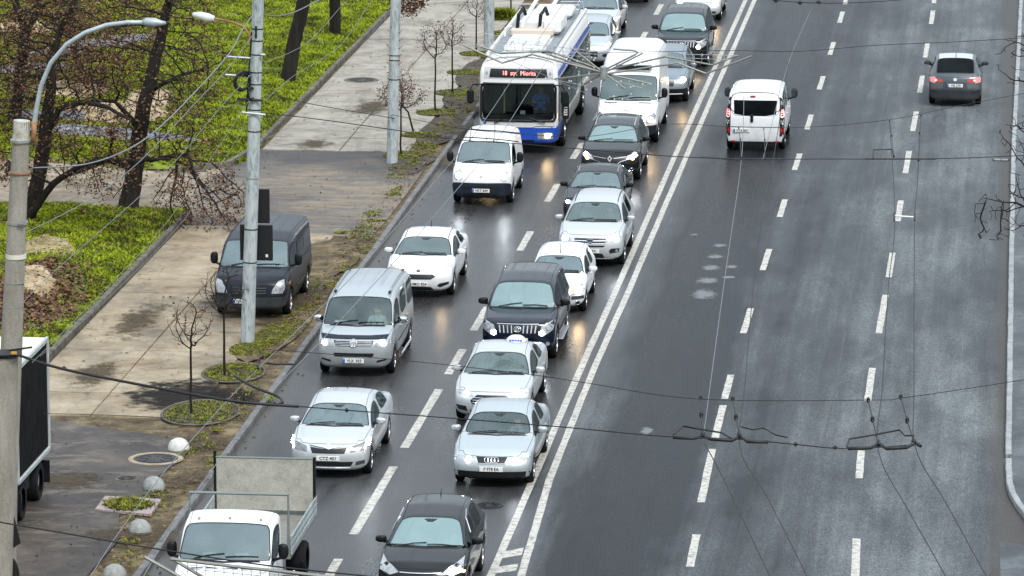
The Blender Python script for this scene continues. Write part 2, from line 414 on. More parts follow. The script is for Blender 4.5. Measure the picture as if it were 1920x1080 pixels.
# ---- left-hand pavement: base sheet of dirt, then slabs and asphalt sheets on it
tag(MB().sheet([(-60, 60), (-17.66, 60), (-17.66, 420), (-60, 420)], -.02, .08).build('verge', m_dirt), kind='structure')
def slab_area(name, x0, x1, y0, y1, rows, m, split, clip=None):
    root = empty(name, (x0, y0, 0), kind='structure'); y = y0; k = (y1 - y0) / rows; cache = {}
    for i in range(rows):
        for (a, b) in ((x0, split), (split, x1)):
            key = round(b - a, 3)
            if key not in cache:
                o = MB().box((0, 0, 0), (b - a - .03, k - .085, .14), bev=.012).build('concrete_slab', m, root); cache[key] = o.data
            else: o = link('concrete_slab', cache[key], None, root)
            o.location = ((a + b) / 2 - x0, (i + .5) * k, .055 + random.uniform(-.005, .007))
            o.rotation_euler = (random.uniform(-.002, .002), random.uniform(-.002, .002), random.uniform(-.002, .002))
    return root
slab_area('pavement', -23.36, -18.72, 147.7, 190, 17, m_conc, -20.9)
slab_area('pavement', -23.56, -18.98, 109.0, 134.2, 10, m_conc2, -21.4)
def blob(cx, cy, rx, ry, n=26, amp=.12, seed=0, rz=0):
    r = random.Random(seed); ph = [r.uniform(0, 6.28) for _ in range(5)]; out = []
    for i in range(n):
        w = 2 * pi * i / n; k = 1 + amp * sum(sin((j + 2) * w + ph[j]) / (j + 1.5) for j in range(5)) + r.uniform(-amp, amp) * .25
        X, Y = rx * k * cos(w), ry * k * sin(w); out.append((cx + X * cos(rz) - Y * sin(rz), cy + X * sin(rz) + Y * cos(rz)))
    return out
# driveways and the sandy path into the park
dr = [(-23.5, 134.4), (-17.9, 132.6)] + [(-17.75 - .1 * random.random(), y) for y in (136, 140, 144, 147.4)] + [(-23.4, 147.5), (-23.9, 144.2), (-24.2, 138)]
tag(MB().sheet(dr, .02, .126).build('driveway', m_drive), kind='structure')
tag(MB().sheet([(-60, 137.0), (-30, 137.6), (-24.2, 136.6), (-23.3, 135.4), (-23.9, 144.2), (-25.5, 143.1), (-31, 145.0), (-60, 150)], .02, .118).build('path', m_path), kind='structure')
dl = [(-26, 90), (-18.45, 90), (-18.6, 94), (-18.5, 97), (-18.9, 99.3), (-18.55, 101), (-18.7, 103), (-18.45, 105), (-18.6, 106.3), (-19.2, 107.0), (-20.8, 107.7), (-22.3, 108.5), (-26, 108.6)]
tag(MB().sheet(dl, .02, .128).build('driveway', m_drive2), kind='structure')
for nm, args, m in (('dirt_patch', (-18.6, 121.6, .75, 6.5), m_dirt), ('dirt_patch', (-18.9, 128.8, 1.1, 3.4), m_dirt),
                    ('dirt_patch', (-18.1, 152.5, .75, 3.6), m_mud), ('dirt_patch', (-18.15, 159, .7, 3.4), m_mud), ('dirt_patch', (-18.3, 165, .8, 3.6), m_mud), ('dirt_patch', (-18.2, 174, .7, 5), m_mud), ('dirt_patch', (-18.3, 145.6, .62, 2.1), m_mud), ('dirt_patch', (-18.6, 124.6, .6, 1.6), m_mud)):
    tag(MB().sheet(blob(*args, seed=int(args[1])), .134 + .002 * args[3] % .01 + .0013 * args[2]).build(nm, m), kind='structure')
# dark soil spill round the sapling
c = at(330, 858, .14)
# ---- round manhole frames and covers
def manhole(px, py, r, label, z=.13, m=m_darkmetal, rim=m_conc2):
    c = at(px, py, z); root = empty('manhole_cover', c, label=label, cat='manhole')
    MB().lathe([(r * 1.22, .0), (r * 1.18, .012), (r, .012), (r * .98, .0)], 28).build('rim', rim, root)
    b = MB().lathe([(r * .98, .004), (.001, .008)], 28)
    for k in range(8):
        w = k * pi / 4; b.box((cos(w) * r * .6, sin(w) * r * .6, .012), (r * .5, .03, .01), w)
    b.lathe([(r * .8, .008), (r * .8, .016), (r * .74, .016), (r * .74, .008)], 24); b.build('lid', m, root); return root
m_iron = mat('cast_iron', (.05, .048, .046), .55, metal=.4, var=.4, vs=9)
m_darkiron = mat('dark_cast_iron', (.008, .008, .009), .6, metal=.4)
manhole(292, 860, .52, 'wide round manhole with a pale broken rim beside the white concrete dome', m=m_iron, rim=m_conc2)
manhole(238, 897, .22, 'small round manhole left of the grey concrete dome', m=m_iron, rim=m_kerbd)
manhole(917, 948, .26, 'dark iron manhole cover in the road in front of the silver saloon with four rings', .004, m_darkiron, m_darkiron)
manhole(678, 150, .5, 'stained manhole cover in the pale pavement by the green bank', .13, m_iron, m_kerbd)
# grate by the right kerb
g = empty('drain_grate', at(1877, 300, .002), label='rectangular drain grate beside the right kerb', cat='drain grate')
MB().box((0, 0, .006), (.52, .36, .012)).build('frame', m_darkiron, g)
b = MB()
for k in (-1, 1):
    for j in range(5): b.box((k * .115, -.12 + j * .06, .014), (.2, .022, .01))
b.build('bar', mat('worn_iron', (.45, .47, .48), .4, metal=.5), g)

# ---- painted lines
def line_mark(name, x0, x1, y0, y1, x0b=None):
    pass
def strip(mb, xa, ya, xb, yb, w, z=.004):
    mb.sheet([(xa - w / 2, ya), (xa + w / 2, ya), (xb + w / 2, yb), (xb - w / 2, yb)], z)
lanes = empty('lane_line', (0, 0, 0), kind='structure')
def dashes(root, X, rows, w):
    for (yb, yt) in rows:
        a, c = at(0, yb).y, at(0, yt).y
        xa = X(yb); xc = X(yt); A_, C_ = at(xa, yb), at(xc, yt)
        mb = MB(); n = 7; L = []; Rr = []
        for i in range(n + 1):
            t = i / n; x = A_.x + (C_.x - A_.x) * t; y = A_.y + (C_.y - A_.y) * t; j = random.uniform(-.007, .007)
            L.append((x - w / 2 + j, y)); Rr.append((x + w / 2 + random.uniform(-.007, .007), y))
        mb.sheet(L + Rr[::-1], .004); o = mb.build('dash', m_mark, root)
l1 = empty('lane_line', (0, 0, 0), kind='structure'); l2 = empty('lane_line', (0, 0, 0), kind='structure')
def interp(tab):
    ys = [t[0] for t in tab]; xs = [t[1] for t in tab]; return lambda y: float(np.interp(y, ys, xs))
X1 = interp([(0, 1587), (32, 1577), (90, 1560), (155, 1540), (229, 1517), (303, 1495), (390, 1467), (487, 1436), (600, 1401), (725, 1364), (790, 1349), (840, 1336), (945, 1314), (1030, 1302), (1080, 1290)])
dashes(l1, X1, [(1063, 1002), (942, 842), (822, 760), (748, 703), (625, 578), (507, 467), (407, 374), (319, 288), (243, 215), (168, 143), (103, 79), (43, 22), (8, -10)], .17)
X2 = interp([(0, 1752), (32, 1748), (93, 1737), (157, 1727), (227, 1715), (303, 1701), (390, 1687), (497, 1670), (590, 1654), (718, 1631), (870, 1612), (1040, 1605), (1100, 1602)])
dashes(l2, X2, [(1120, 1010), (897, 845), (752, 690), (625, 553), (520, 474), (415, 376), (325, 283), (246, 209), (174, 142), (108, 81), (45, 20), (6, -12)], .17)
X0 = interp([(0, 1245), (18, 1235), (280, 1085), (362, 1035), (452, 985), (677, 855), (785, 790), (940, 700), (1065, 625), (1100, 600)])
dashes(lanes, X0, [(1110, 1048), (1002, 875), (840, 730), (702, 655), (620, 575), (540, 500), (470, 434), (378, 345), (298, 268), (226, 200), (170, 145), (118, 95), (72, 60), (28, 8)], .2)
dbl = empty('double_line', (0, 0, 0), kind='structure')
for xs in ([(1130, 898), (1080, 920), (900, 999), (700, 1085), (540, 1157), (300, 1262), (0, 1398), (-60, 1425)], [(1130, 958), (1080, 977), (1000, 1001), (900, 1030), (700, 1110), (540, 1181), (300, 1284), (0, 1415), (-60, 1441)]):
    pts = []
    for (y0, x0), (y1, x1) in zip(xs[:-1], xs[1:]):
        for k in range(8): t = k / 8; pts.append(at(x0 + (x1 - x0) * t, y0 + (y1 - y0) * t))
    pts.append(at(xs[-1][1], xs[-1][0])); w = .165
    L = [(p.x - w / 2 + random.uniform(-.006, .006), p.y) for p in pts]; Rr = [(p.x + w / 2 + random.uniform(-.006, .006), p.y) for p in pts]
    mb = MB()
    for i in range(len(pts) - 1): mb.sheet([L[i], Rr[i], Rr[i + 1], L[i + 1]], .004)
    mb.build('line', m_mark, dbl)
hz = empty('hatch_marking', (0, 0, 0), kind='structure')
for q in (((948, 1034), (982, 1027), (978, 1041), (941, 1047)), ((934, 1063), (972, 1057), (968, 1070), (926, 1076)), ((920, 1092), (962, 1086), (957, 1100), (912, 1106))):
    MB().sheet([at(*p).xy for p in q[::-1]], .0045).build('bar', m_mark, hz)
# tar seams and pale scuffs
def ribbon(name, pts, w, m, z=.003, wob=.008, seg=14):
    P = [at(*p) for p in pts]; out = []
    for a, b in zip(P[:-1], P[1:]):
        for k in range(seg): out.append(a.lerp(b, k / seg) + Vector((random.uniform(-wob, wob), 0, 0)))
    out.append(P[-1]); mb = MB()
    for a, b in zip(out[:-1], out[1:]):
        wa = w * random.uniform(.6, 1.2) / 2; mb.sheet([(a.x - wa, a.y), (a.x + wa, a.y), (b.x + wa, b.y), (b.x - wa, b.y)], z)
    return tag(mb.build(name, m), kind='structure')
m_tar = mat('tar_seam', (.05, .055, .06), .6, var=.4, world=True)
ribbon('tar_seam', [(1700, 0), (1682, 120), (1662, 220), (1642, 320), (1615, 447), (1596, 551), (1569, 720), (1548, 810), (1527, 900), (1519, 970), (1523, 1085)], .055, m_tar)
ribbon('tar_seam', [(500, 660), (506, 690)], .02, m_tar)
def soft_patch(name, px, py, rx, ry, m, z, parent=None, rz=0):
    """a stain that thins out towards its ragged edge"""
    p = at(px, py, z); q = MB().sheet([(cos(w), sin(w)) for w in np.linspace(0, 2 * pi, 25)[:-1]], 0).build(name, m, parent); q.location = p; q.scale = (rx, ry, 1); q.rotation_euler = (0, 0, rz)
    return q
def stain_mat(name, col, dens, sc, rough=.6, spec=.15):
    n = N(name); o = n.new('ShaderNodeTexCoord').outputs['Object']; l = n.new('ShaderNodeVectorMath', operation='LENGTH'); n.t.links.new(o, l.inputs[0])
    f = n.noise(sc, 6, n.pos(world=True), .75); k = n.math('ADD', n.math('SUBTRACT', dens, l.outputs['Value']), n.math('MULTIPLY', n.math('SUBTRACT', f, .5), 2.2))
    return n.bsdf(col, rough, spec=spec, alpha=n.ramp(k, [(.0, 0.), (.45, .85)]))
m_scuff = stain_mat('pale_scuff', (.19, .205, .21), .9, 4.5)
sc = empty('scuff_marks', (0, 0, 0), kind='structure')
for i, (px, py, rx, ry) in enumerate([(1320, 552, .42, .85), (1327, 526, .36, .55), (1333, 502, .32, .5), (1341, 481, .28, .42), (1350, 460, .22, .36), (1372, 500, .2, .3), (1302, 440, .16, .18), (1366, 520, .26, .25), (1213, 808, .2, .5)]):
    soft_patch('scuff', px, py, rx, ry, m_scuff, .0032 + .0002 * i, sc)
m_soilp = stain_mat('spilt_soil', (.012, .011, .009), .95, 2.6, .85)
tag(soft_patch('soil_patch', 352, 741, 1.75, 2.1, m_soilp, .137), kind='structure'); tag(soft_patch('soil_patch', 430, 746, .9, 1.0, m_soilp, .1375), kind='structure')
m_mudp = stain_mat('mud_stain', (.075, .058, .036), .62, 3.4, .8)
for i, (px, py, rx, ry) in enumerate([(560, 560, 1.3, 3), (610, 470, 1.0, 3), (520, 600, .9, 2), (380, 830, 1.2, 1.6), (350, 900, .9, 1.8), (300, 1010, .8, 1.6), (260, 600, 1.0, 4), (180, 700, .9, 2.4), (420, 560, .9, 2.4), (860, 250, .9, 3), (850, 300, .7, 2.4), (890, 200, .8, 3), (640, 470, .7, 1.6), (700, 200, 1.2, 3.0), (590, 270, .9, 1.6), (120, 900, 1.6, 1.6), (230, 1000, 1.4, 1.2)]):
    tag(soft_patch('mud_stain', px, py, rx, ry, m_mudp, .1385 + .0003 * i), kind='structure')

# ---- turf banks with height, mown roughly
def bank(name, x0, x1, y0, y1, nx, ny, hf):
    xs = np.linspace(x0, x1, nx); ys = np.linspace(y0, y1, ny); X, Y = np.meshgrid(xs, ys); Z = hf(X, Y)
    V = np.stack([X, Y, Z], -1).reshape(-1, 3); I = np.arange(nx * ny).reshape(ny, nx)
    Fc = np.stack([I[:-1, :-1], I[:-1, 1:], I[1:, 1:], I[1:, :-1]], -1).reshape(-1, 4)
    me = fast_mesh(name, V, Fc, m_turf); me.polygons.foreach_set('use_smooth', [True] * len(Fc)); return tag(link(name, me), kind='structure')
def sn(X, Y, s, k=0): return np.sin(X * s + 1.3 * k) * np.cos(Y * s * .8 + k) + .5 * np.sin(X * s * 2.3 + Y * s * 1.7 + k)
def h_low(X, Y):
    d = np.clip(-23.72 - X, 0, 99); e = np.clip((136.6 - Y) / 1.5, 0, 1)
    return .14 + e * (.12 * np.minimum(d, 2) + .03 * np.clip(d - 2, 0, 30) + .05 * sn(X, Y, 1.1) * np.minimum(d, 1) + .45 * np.exp(-((X + 25.6) ** 2 / 1.2 + (Y - 124) ** 2 / 12)))
def h_up(X, Y):
    d = np.clip(-23.6 - X, 0, 99); yb = np.interp(-X, [23.5, 25.4, 31, 60], [144.6, 143.4, 145.2, 150.2]); e = np.clip((Y - yb) / 1.5, 0, 1)
    return .12 + e * (.10 * np.minimum(d, 2) + .02 * np.clip(d - 2, 0, 60) + .04 * sn(X, Y, 1.0) * np.minimum(d, 1)) - .3 * (Y < yb - .2)
bank('turf', -50, -23.72, 105, 136.8, 60, 70, h_low)
bank('turf', -60, -23.52, 143.6, 205, 80, 110, h_up)

def draped(name, cx, cy, rx, ry, rz, m, hf, dz, seed):
    ring = blob(0, 0, 1, 1, 30, .16, seed); V = [(0, 0)]; 
    for k in (.35, .7, 1): V += [(p[0] * k, p[1] * k) for p in ring]
    W_ = [(cx + rx * a * cos(rz) - ry * b * sin(rz), cy + rx * a * sin(rz) + ry * b * cos(rz)) for a, b in V]; A_ = np.array(W_); Z = hf(A_[:, 0], A_[:, 1]) + dz
    Z[-30:] -= dz * 1.5
    F_l = [(0, 1 + i, 1 + (i + 1) % 30) for i in range(30)]
    for r in range(2): F_l += [(1 + r * 30 + i, 31 + r * 30 + i, 31 + r * 30 + (i + 1) % 30, 1 + r * 30 + (i + 1) % 30) for i in range(30)]
    mb = MB(); mb.add([(a, b, z) for (a, b), z in zip(W_, Z)], F_l); return tag(mb.build(name, m, smooth=True), kind='structure')
m_stony = ground_mat('stony_grey_track', [(.05, .05, .055), (.14, .145, .155), (.38, .40, .42)], 2.2, .7, 1.0)
m_tan = ground_mat('tan_earth', [(.12, .09, .05), (.38, .29, .17), (.62, .50, .34)], 1.4, .9, 1.0)
def on_bank(px, py): return at(px, py, .5)
for (px, py, rx, ry, rz, m, sd) in ((170, 85, 4.2, .9, radians(62), m_stony, 1), (60, 130, 1.6, 1.4, .4, m_stony, 2), (215, 205, 1.9, 2.6, .2, m_tan, 3), (130, 165, 1.3, 2.2, .5, m_tan, 4), (280, 180, .9, 2.8, .1, m_tan, 5), (50, 55, 1.6, 1.4, .3, m_tan, 6), (95, 215, 1.4, 1.4, .3, m_stony, 7), (200, 245, 3.2, 1.0, -.1, m_stony, 9)):
    c = on_bank(px, py); draped('earth_patch', c.x, c.y, rx, ry, rz, m, h_up, .09 + sd * .004, sd)
c = at(90, 470, .4); draped('earth_patch', c.x, c.y, .9, 2.6, .15, m_tan, h_low, .07, 11); c = at(60, 545, .4); draped('earth_patch', c.x, c.y, .8, 1.5, .1, m_tan, h_low, .08, 12)
def grass_mat():
    n = N('grass_blade'); P = n.pos(world=True)
    f = n.noise(.9, 6, P, .8); f2 = n.noise(9, 2, P, .6); ff = n.math('ADD', n.math('MULTIPLY', f, .6), n.math('MULTIPLY', f2, .4))
    c = n.ramp(ff, [(.39, (.055, .045, .018)), (.46, (.10, .12, .014)), (.53, (.27, .34, .014)), (.66, (.48, .54, .025))])
    b = n.new('ShaderNodeBsdfPrincipled'); n.put(b.inputs['Base Color'], c); b.inputs['Roughness'].default_value = .6
    b.inputs['Specular IOR Level'].default_value = .15
    tr = n.new('ShaderNodeBsdfTranslucent'); n.put(tr.inputs[0], c); m = n.new('ShaderNodeMixShader'); m.inputs[0].default_value = .3
    n.t.links.new(b.outputs[0], m.inputs[1]); n.t.links.new(tr.outputs[0], m.inputs[2]); n.t.links.new(m.outputs[0], n.out.inputs[0]); return n.m
m_grass = grass_mat()
m_leafb = []
for i, c in enumerate([(.10, .035, .018), (.13, .06, .028), (.05, .022, .015), (.20, .12, .04)]):
    m_leafb.append(mat('dead_leaf_%s' % ['russet', 'brown', 'dark', 'ochre'][i], c, .7, var=.35, vs=20, world=True))
def scatter_blades(name, P, size, kind='stuff', m=None, h=.7, k=3, wide=.26):
    """k narrow triangles per root point"""
    n = len(P); P = np.repeat(P, k, 0); a = RN.uniform(0, 2 * pi, n * k); s = size * RN.uniform(.5, 1.4, n * k)
    lean = RN.uniform(.2, 1.6, n * k); w = s * wide
    off = np.stack([RN.normal(0, size * .35, n * k), RN.normal(0, size * .35, n * k), np.zeros(n * k)], -1); B = P + off
    t = np.stack([np.cos(a), np.sin(a), np.zeros(n * k)], -1); q = np.stack([-np.sin(a), np.cos(a), np.zeros(n * k)], -1)
    v0 = B - q * w[:, None]; v1 = B + q * w[:, None]; v2 = B + t * (s * lean)[:, None] + np.array([0, 0, 1]) * (s * h)[:, None]
    V = np.stack([v0, v1, v2], 1).reshape(-1, 3); Fc = np.arange(len(V)).reshape(-1, 3)
    return tag(link(name, fast_mesh(name, V, Fc, m or m_grass)), kind=kind)
def in_view(P, m=220):
    v = P - np.array([0, 0, H]); c = v @ R_; px = 960 + F_ * c[:, 0] / -c[:, 2]; py = 540 - F_ * c[:, 1] / -c[:, 2]
    return (px > -m) & (px < 1920 + m) & (py > -m) & (py < 1080 + m)
def field(x0, x1, y0, y1, n, hf, keep=None):
    X = RN.uniform(x0, x1, n); Y = RN.uniform(y0, y1, n); dens = sn(X, Y, .9, 2) + sn(X, Y, 2.7, 1) * .6; ok = dens > RN.uniform(-2.0, .7, n)
    if keep is not None: ok &= keep(X, Y)
    X, Y = X[ok], Y[ok]; P = np.stack([X, Y, hf(X, Y)], -1); return P[in_view(P)]
litter = lambda X, Y: ~(((X + 25.4) ** 2 / 2.0 + (Y - 121.2) ** 2 / 16) < 1)
scatter_blades('grass', field(-44, -23.75, 112, 136.6, 110000, h_low, litter), .12)
BARE = [(on_bank(170, 85), 4.2, .9, radians(62)), (on_bank(215, 205), 1.9, 2.6, .2), (on_bank(130, 165), 1.3, 2.2, .5), (on_bank(280, 180), .9, 2.8, .1), (on_bank(50, 55), 1.6, 1.4, .3), (on_bank(60, 130), 1.6, 1.4, .4), (on_bank(200, 245), 3.2, 1.0, -.1)]
def bare(X, Y):
    ok = np.ones(len(X), bool)
    for c, rx, ry, rz in BARE:
        dx, dy = X - c.x, Y - c.y; a = (dx * cos(rz) + dy * sin(rz)) / rx; b = (-dx * sin(rz) + dy * cos(rz)) / ry; ok &= (a * a + b * b > 1) | (RN.uniform(0, 1, len(X)) < .12)
    return ok
upk = lambda X, Y: (Y > np.interp(-X, [23.5, 25.4, 31, 60], [144.9, 143.9, 145.7, 150.6])) & bare(X, Y)
scatter_blades('grass', field(-52, -23.55, 143.6, 195, 280000, h_up, upk), .13)
def scatter_leaves(name, P, size, flat=.5, parent=None, kind='stuff', ms=None):
    n = len(P); s = size * RN.uniform(.6, 1.4, n); a = RN.uniform(0, 2 * pi, n)
    nx = RN.normal(0, flat, (n, 3)); nx[:, 2] += 1; nx /= np.linalg.norm(nx, axis=1)[:, None]
    t = np.stack([np.cos(a), np.sin(a), np.zeros(n)], -1); t -= nx * (t * nx).sum(1)[:, None]; t /= np.linalg.norm(t, axis=1)[:, None]; q = np.cross(nx, t)
    S_ = s[:, None]
    v = [P - t * S_ * .5, P + q * S_ * .3 + nx * S_ * .12, P + t * S_ * .5, P - q * S_ * .3 + nx * S_ * .12]
    V = np.stack(v, 1).reshape(-1, 3); I = np.arange(n) * 4; Fc = np.stack([np.stack([I, I + 1, I + 2], -1), np.stack([I, I + 2, I + 3], -1)], 1).reshape(-1, 3)
    mi = np.repeat(RN.randint(0, 4, n), 2); o = link(name, fast_mesh(name, V, Fc, ms or m_leafb, mi), None, parent)
    if kind: tag(o, kind=kind)
    return o
n_ = 5200; X = RN.normal(-25.5, .75, n_); Y = RN.normal(121.3, 2.0, n_); ok = X < -23.8; X, Y = X[ok], Y[ok]
scatter_leaves('fallen_leaves', np.stack([X, Y, h_low(X, Y) + RN.uniform(.0, .06, len(X))], -1), .13, .5)
X = RN.uniform(-32, -23.9, 2600); Y = RN.uniform(113, 136, 2600)
scatter_leaves('fallen_leaves', np.stack([X, Y, h_low(X, Y) + .06], -1), .11, .5)
X = RN.uniform(-40, -25.0, 26000); Y = RN.uniform(140, 180, 26000); k = sn(X, Y, .5, 3) > RN.uniform(-1.2, .9, 26000) + np.clip((X + 30) * .25, -1, 1.6); X, Y = X[k], Y[k]
scatter_leaves('fallen_leaves', np.stack([X, Y, np.maximum(h_up(X, Y), .13) + .03], -1), .14, .4)
X = np.concatenate([RN.normal(-18.2, .28, 1700), RN.uniform(-23.5, -17.7, 500), RN.normal(-17.3, .12, 120)]); Y = RN.uniform(93, 185, len(X)); zz = np.where(X > -17.5, .01, .15); k = (X < -17.72) | ((X > -17.48) & (X < -17))
scatter_leaves('fallen_leaves', np.stack([X, Y, zz], -1)[k], .09, .3)
# mossy clumps on the verge and round the trees
def moss(cx, cy, rx, ry, n, z=.13, s=.1):
    a = RN.uniform(0, 2 * pi, n); r = np.sqrt(RN.uniform(0, 1, n)); return np.stack([cx + rx * r * np.cos(a), cy + ry * r * np.sin(a), np.full(n, z)], -1)
L = [moss(RN.normal(-18.2, .25), RN.uniform(94, 185), RN.uniform(.12, .4), RN.uniform(.2, 1.2), 70) for _ in range(80)]
L += [moss(-18.5, 118.8, .5, 1.6, 1500), moss(-18.9, 117.0, .45, .9, 800)]
n = N('moss_blade'); n.bsdf(n.ramp(n.noise(5, 5, n.pos(world=True), .8), [(.38, (.05, .045, .015)), (.5, (.13, .14, .02)), (.64, (.26, .28, .03))]), .8, spec=.2); m_moss = n.m
scatter_blades('moss', np.concatenate(L), .055, m=m_moss, h=.6)
m_turf2 = m_turf
rings = [((438, 699), .72, 1.0), ((376, 774), .86, 1.0), ((757, 291), .66, .8), ((790, 254), .66, .6), ((820, 211), .7, .7), ((852, 174), .7, .7), ((872, 136), .66, .7), ((893, 101), .62, .7), ((948, 62), .6, .8), ((962, 30), .6, .8)]
for i, (p, r, k) in enumerate(rings):
    c = at(p[0], p[1], .13)
    root = empty('tree_pit', c, kind='structure')
    MB().sheet([(q[0] - c.x, q[1] - c.y) for q in blob(c.x, c.y, r, r * 1.5 * k, amp=.05, seed=i)], .004, .016).build('soil', m_mud, root)
    if i < 2:
        MB().tube([(cos(w) * r * 1.05, sin(w) * r * 1.5 * k * 1.05, .01) for w in np.linspace(0, 2 * pi, 40)[:-1]], .03, 5, closed=True).build('edging', m_kerbd, root)
    P = moss(c.x, c.y, r * .95, r * 1.45 * k, 1500 if i < 2 else 700, .14); P = P[(sn(P[:, 0], P[:, 1], 3.1, i) > RN.uniform(-1.6, .3, len(P)))]
    scatter_blades('grass', P, .06, h=.6, m=m_moss)
# square planter in the lower driveway
q = [at(*p, .135) for p in ((197, 932), (303, 938), (283, 966), (178, 957))]; c = sum(q, Vector()) / 4
sp = empty('planter_bed', c, label='square planting bed with pinkish stone edge in the dark driveway', cat='planter')
m_pink = ground_mat('pink_stone', [(.26, .2, .2), (.36, .29, .29), (.46, .38, .38)], 4, .7)
inn = [c.lerp(p, .6) for p in q]
for i in range(4):
    j = (i + 1) % 4; MB().sheet([(p.x - c.x, p.y - c.y) for p in (q[i], q[j], inn[j], inn[i])][::-1], -.03, .03).build('edging_stone', m_pink, sp)
P = np.array([list(c + (inn[0] - c) * a + (inn[1] - c) * b) for a, b in RN.uniform(-.95, .95, (700, 2)) if abs(a) + abs(b) < 1.4]); P[:, 2] = .14
scatter_blades('grass', P, .10, h=.7, m=m_moss)
# concrete half-spheres
m_dome = ground_mat('dome_concrete', [(.20, .21, .20), (.30, .31, .30), (.40, .41, .40)], 4, .75, world=False)
m_domew = ground_mat('pale_dome_concrete', [(.45, .45, .42), (.58, .58, .55), (.68, .68, .65)], 4, .7, world=False)
for (px, py, m, lb) in ((335, 842, m_domew, 'white concrete dome bollard on the edge of the pale pavement'), (288, 915, m_dome, 'grey concrete dome bollard between the small manhole and the verge'),
                        (262, 996, m_dome, 'grey concrete dome bollard below the square planting bed'), (215, 1081, m_dome, 'grey concrete dome bollard cut by the bottom edge of the photo')):
    c = at(px, py, .125); o = MB().lathe([(.25, -.02), (.25, .03), (.242, .08), (.215, .15), (.165, .21), (.09, .25), (.001, .262)], 24).build('dome_bollard', m, smooth=True, angle=40)
    o.location = c; tag(o, lb, 'bollard', 'concrete dome bollards along the verge')
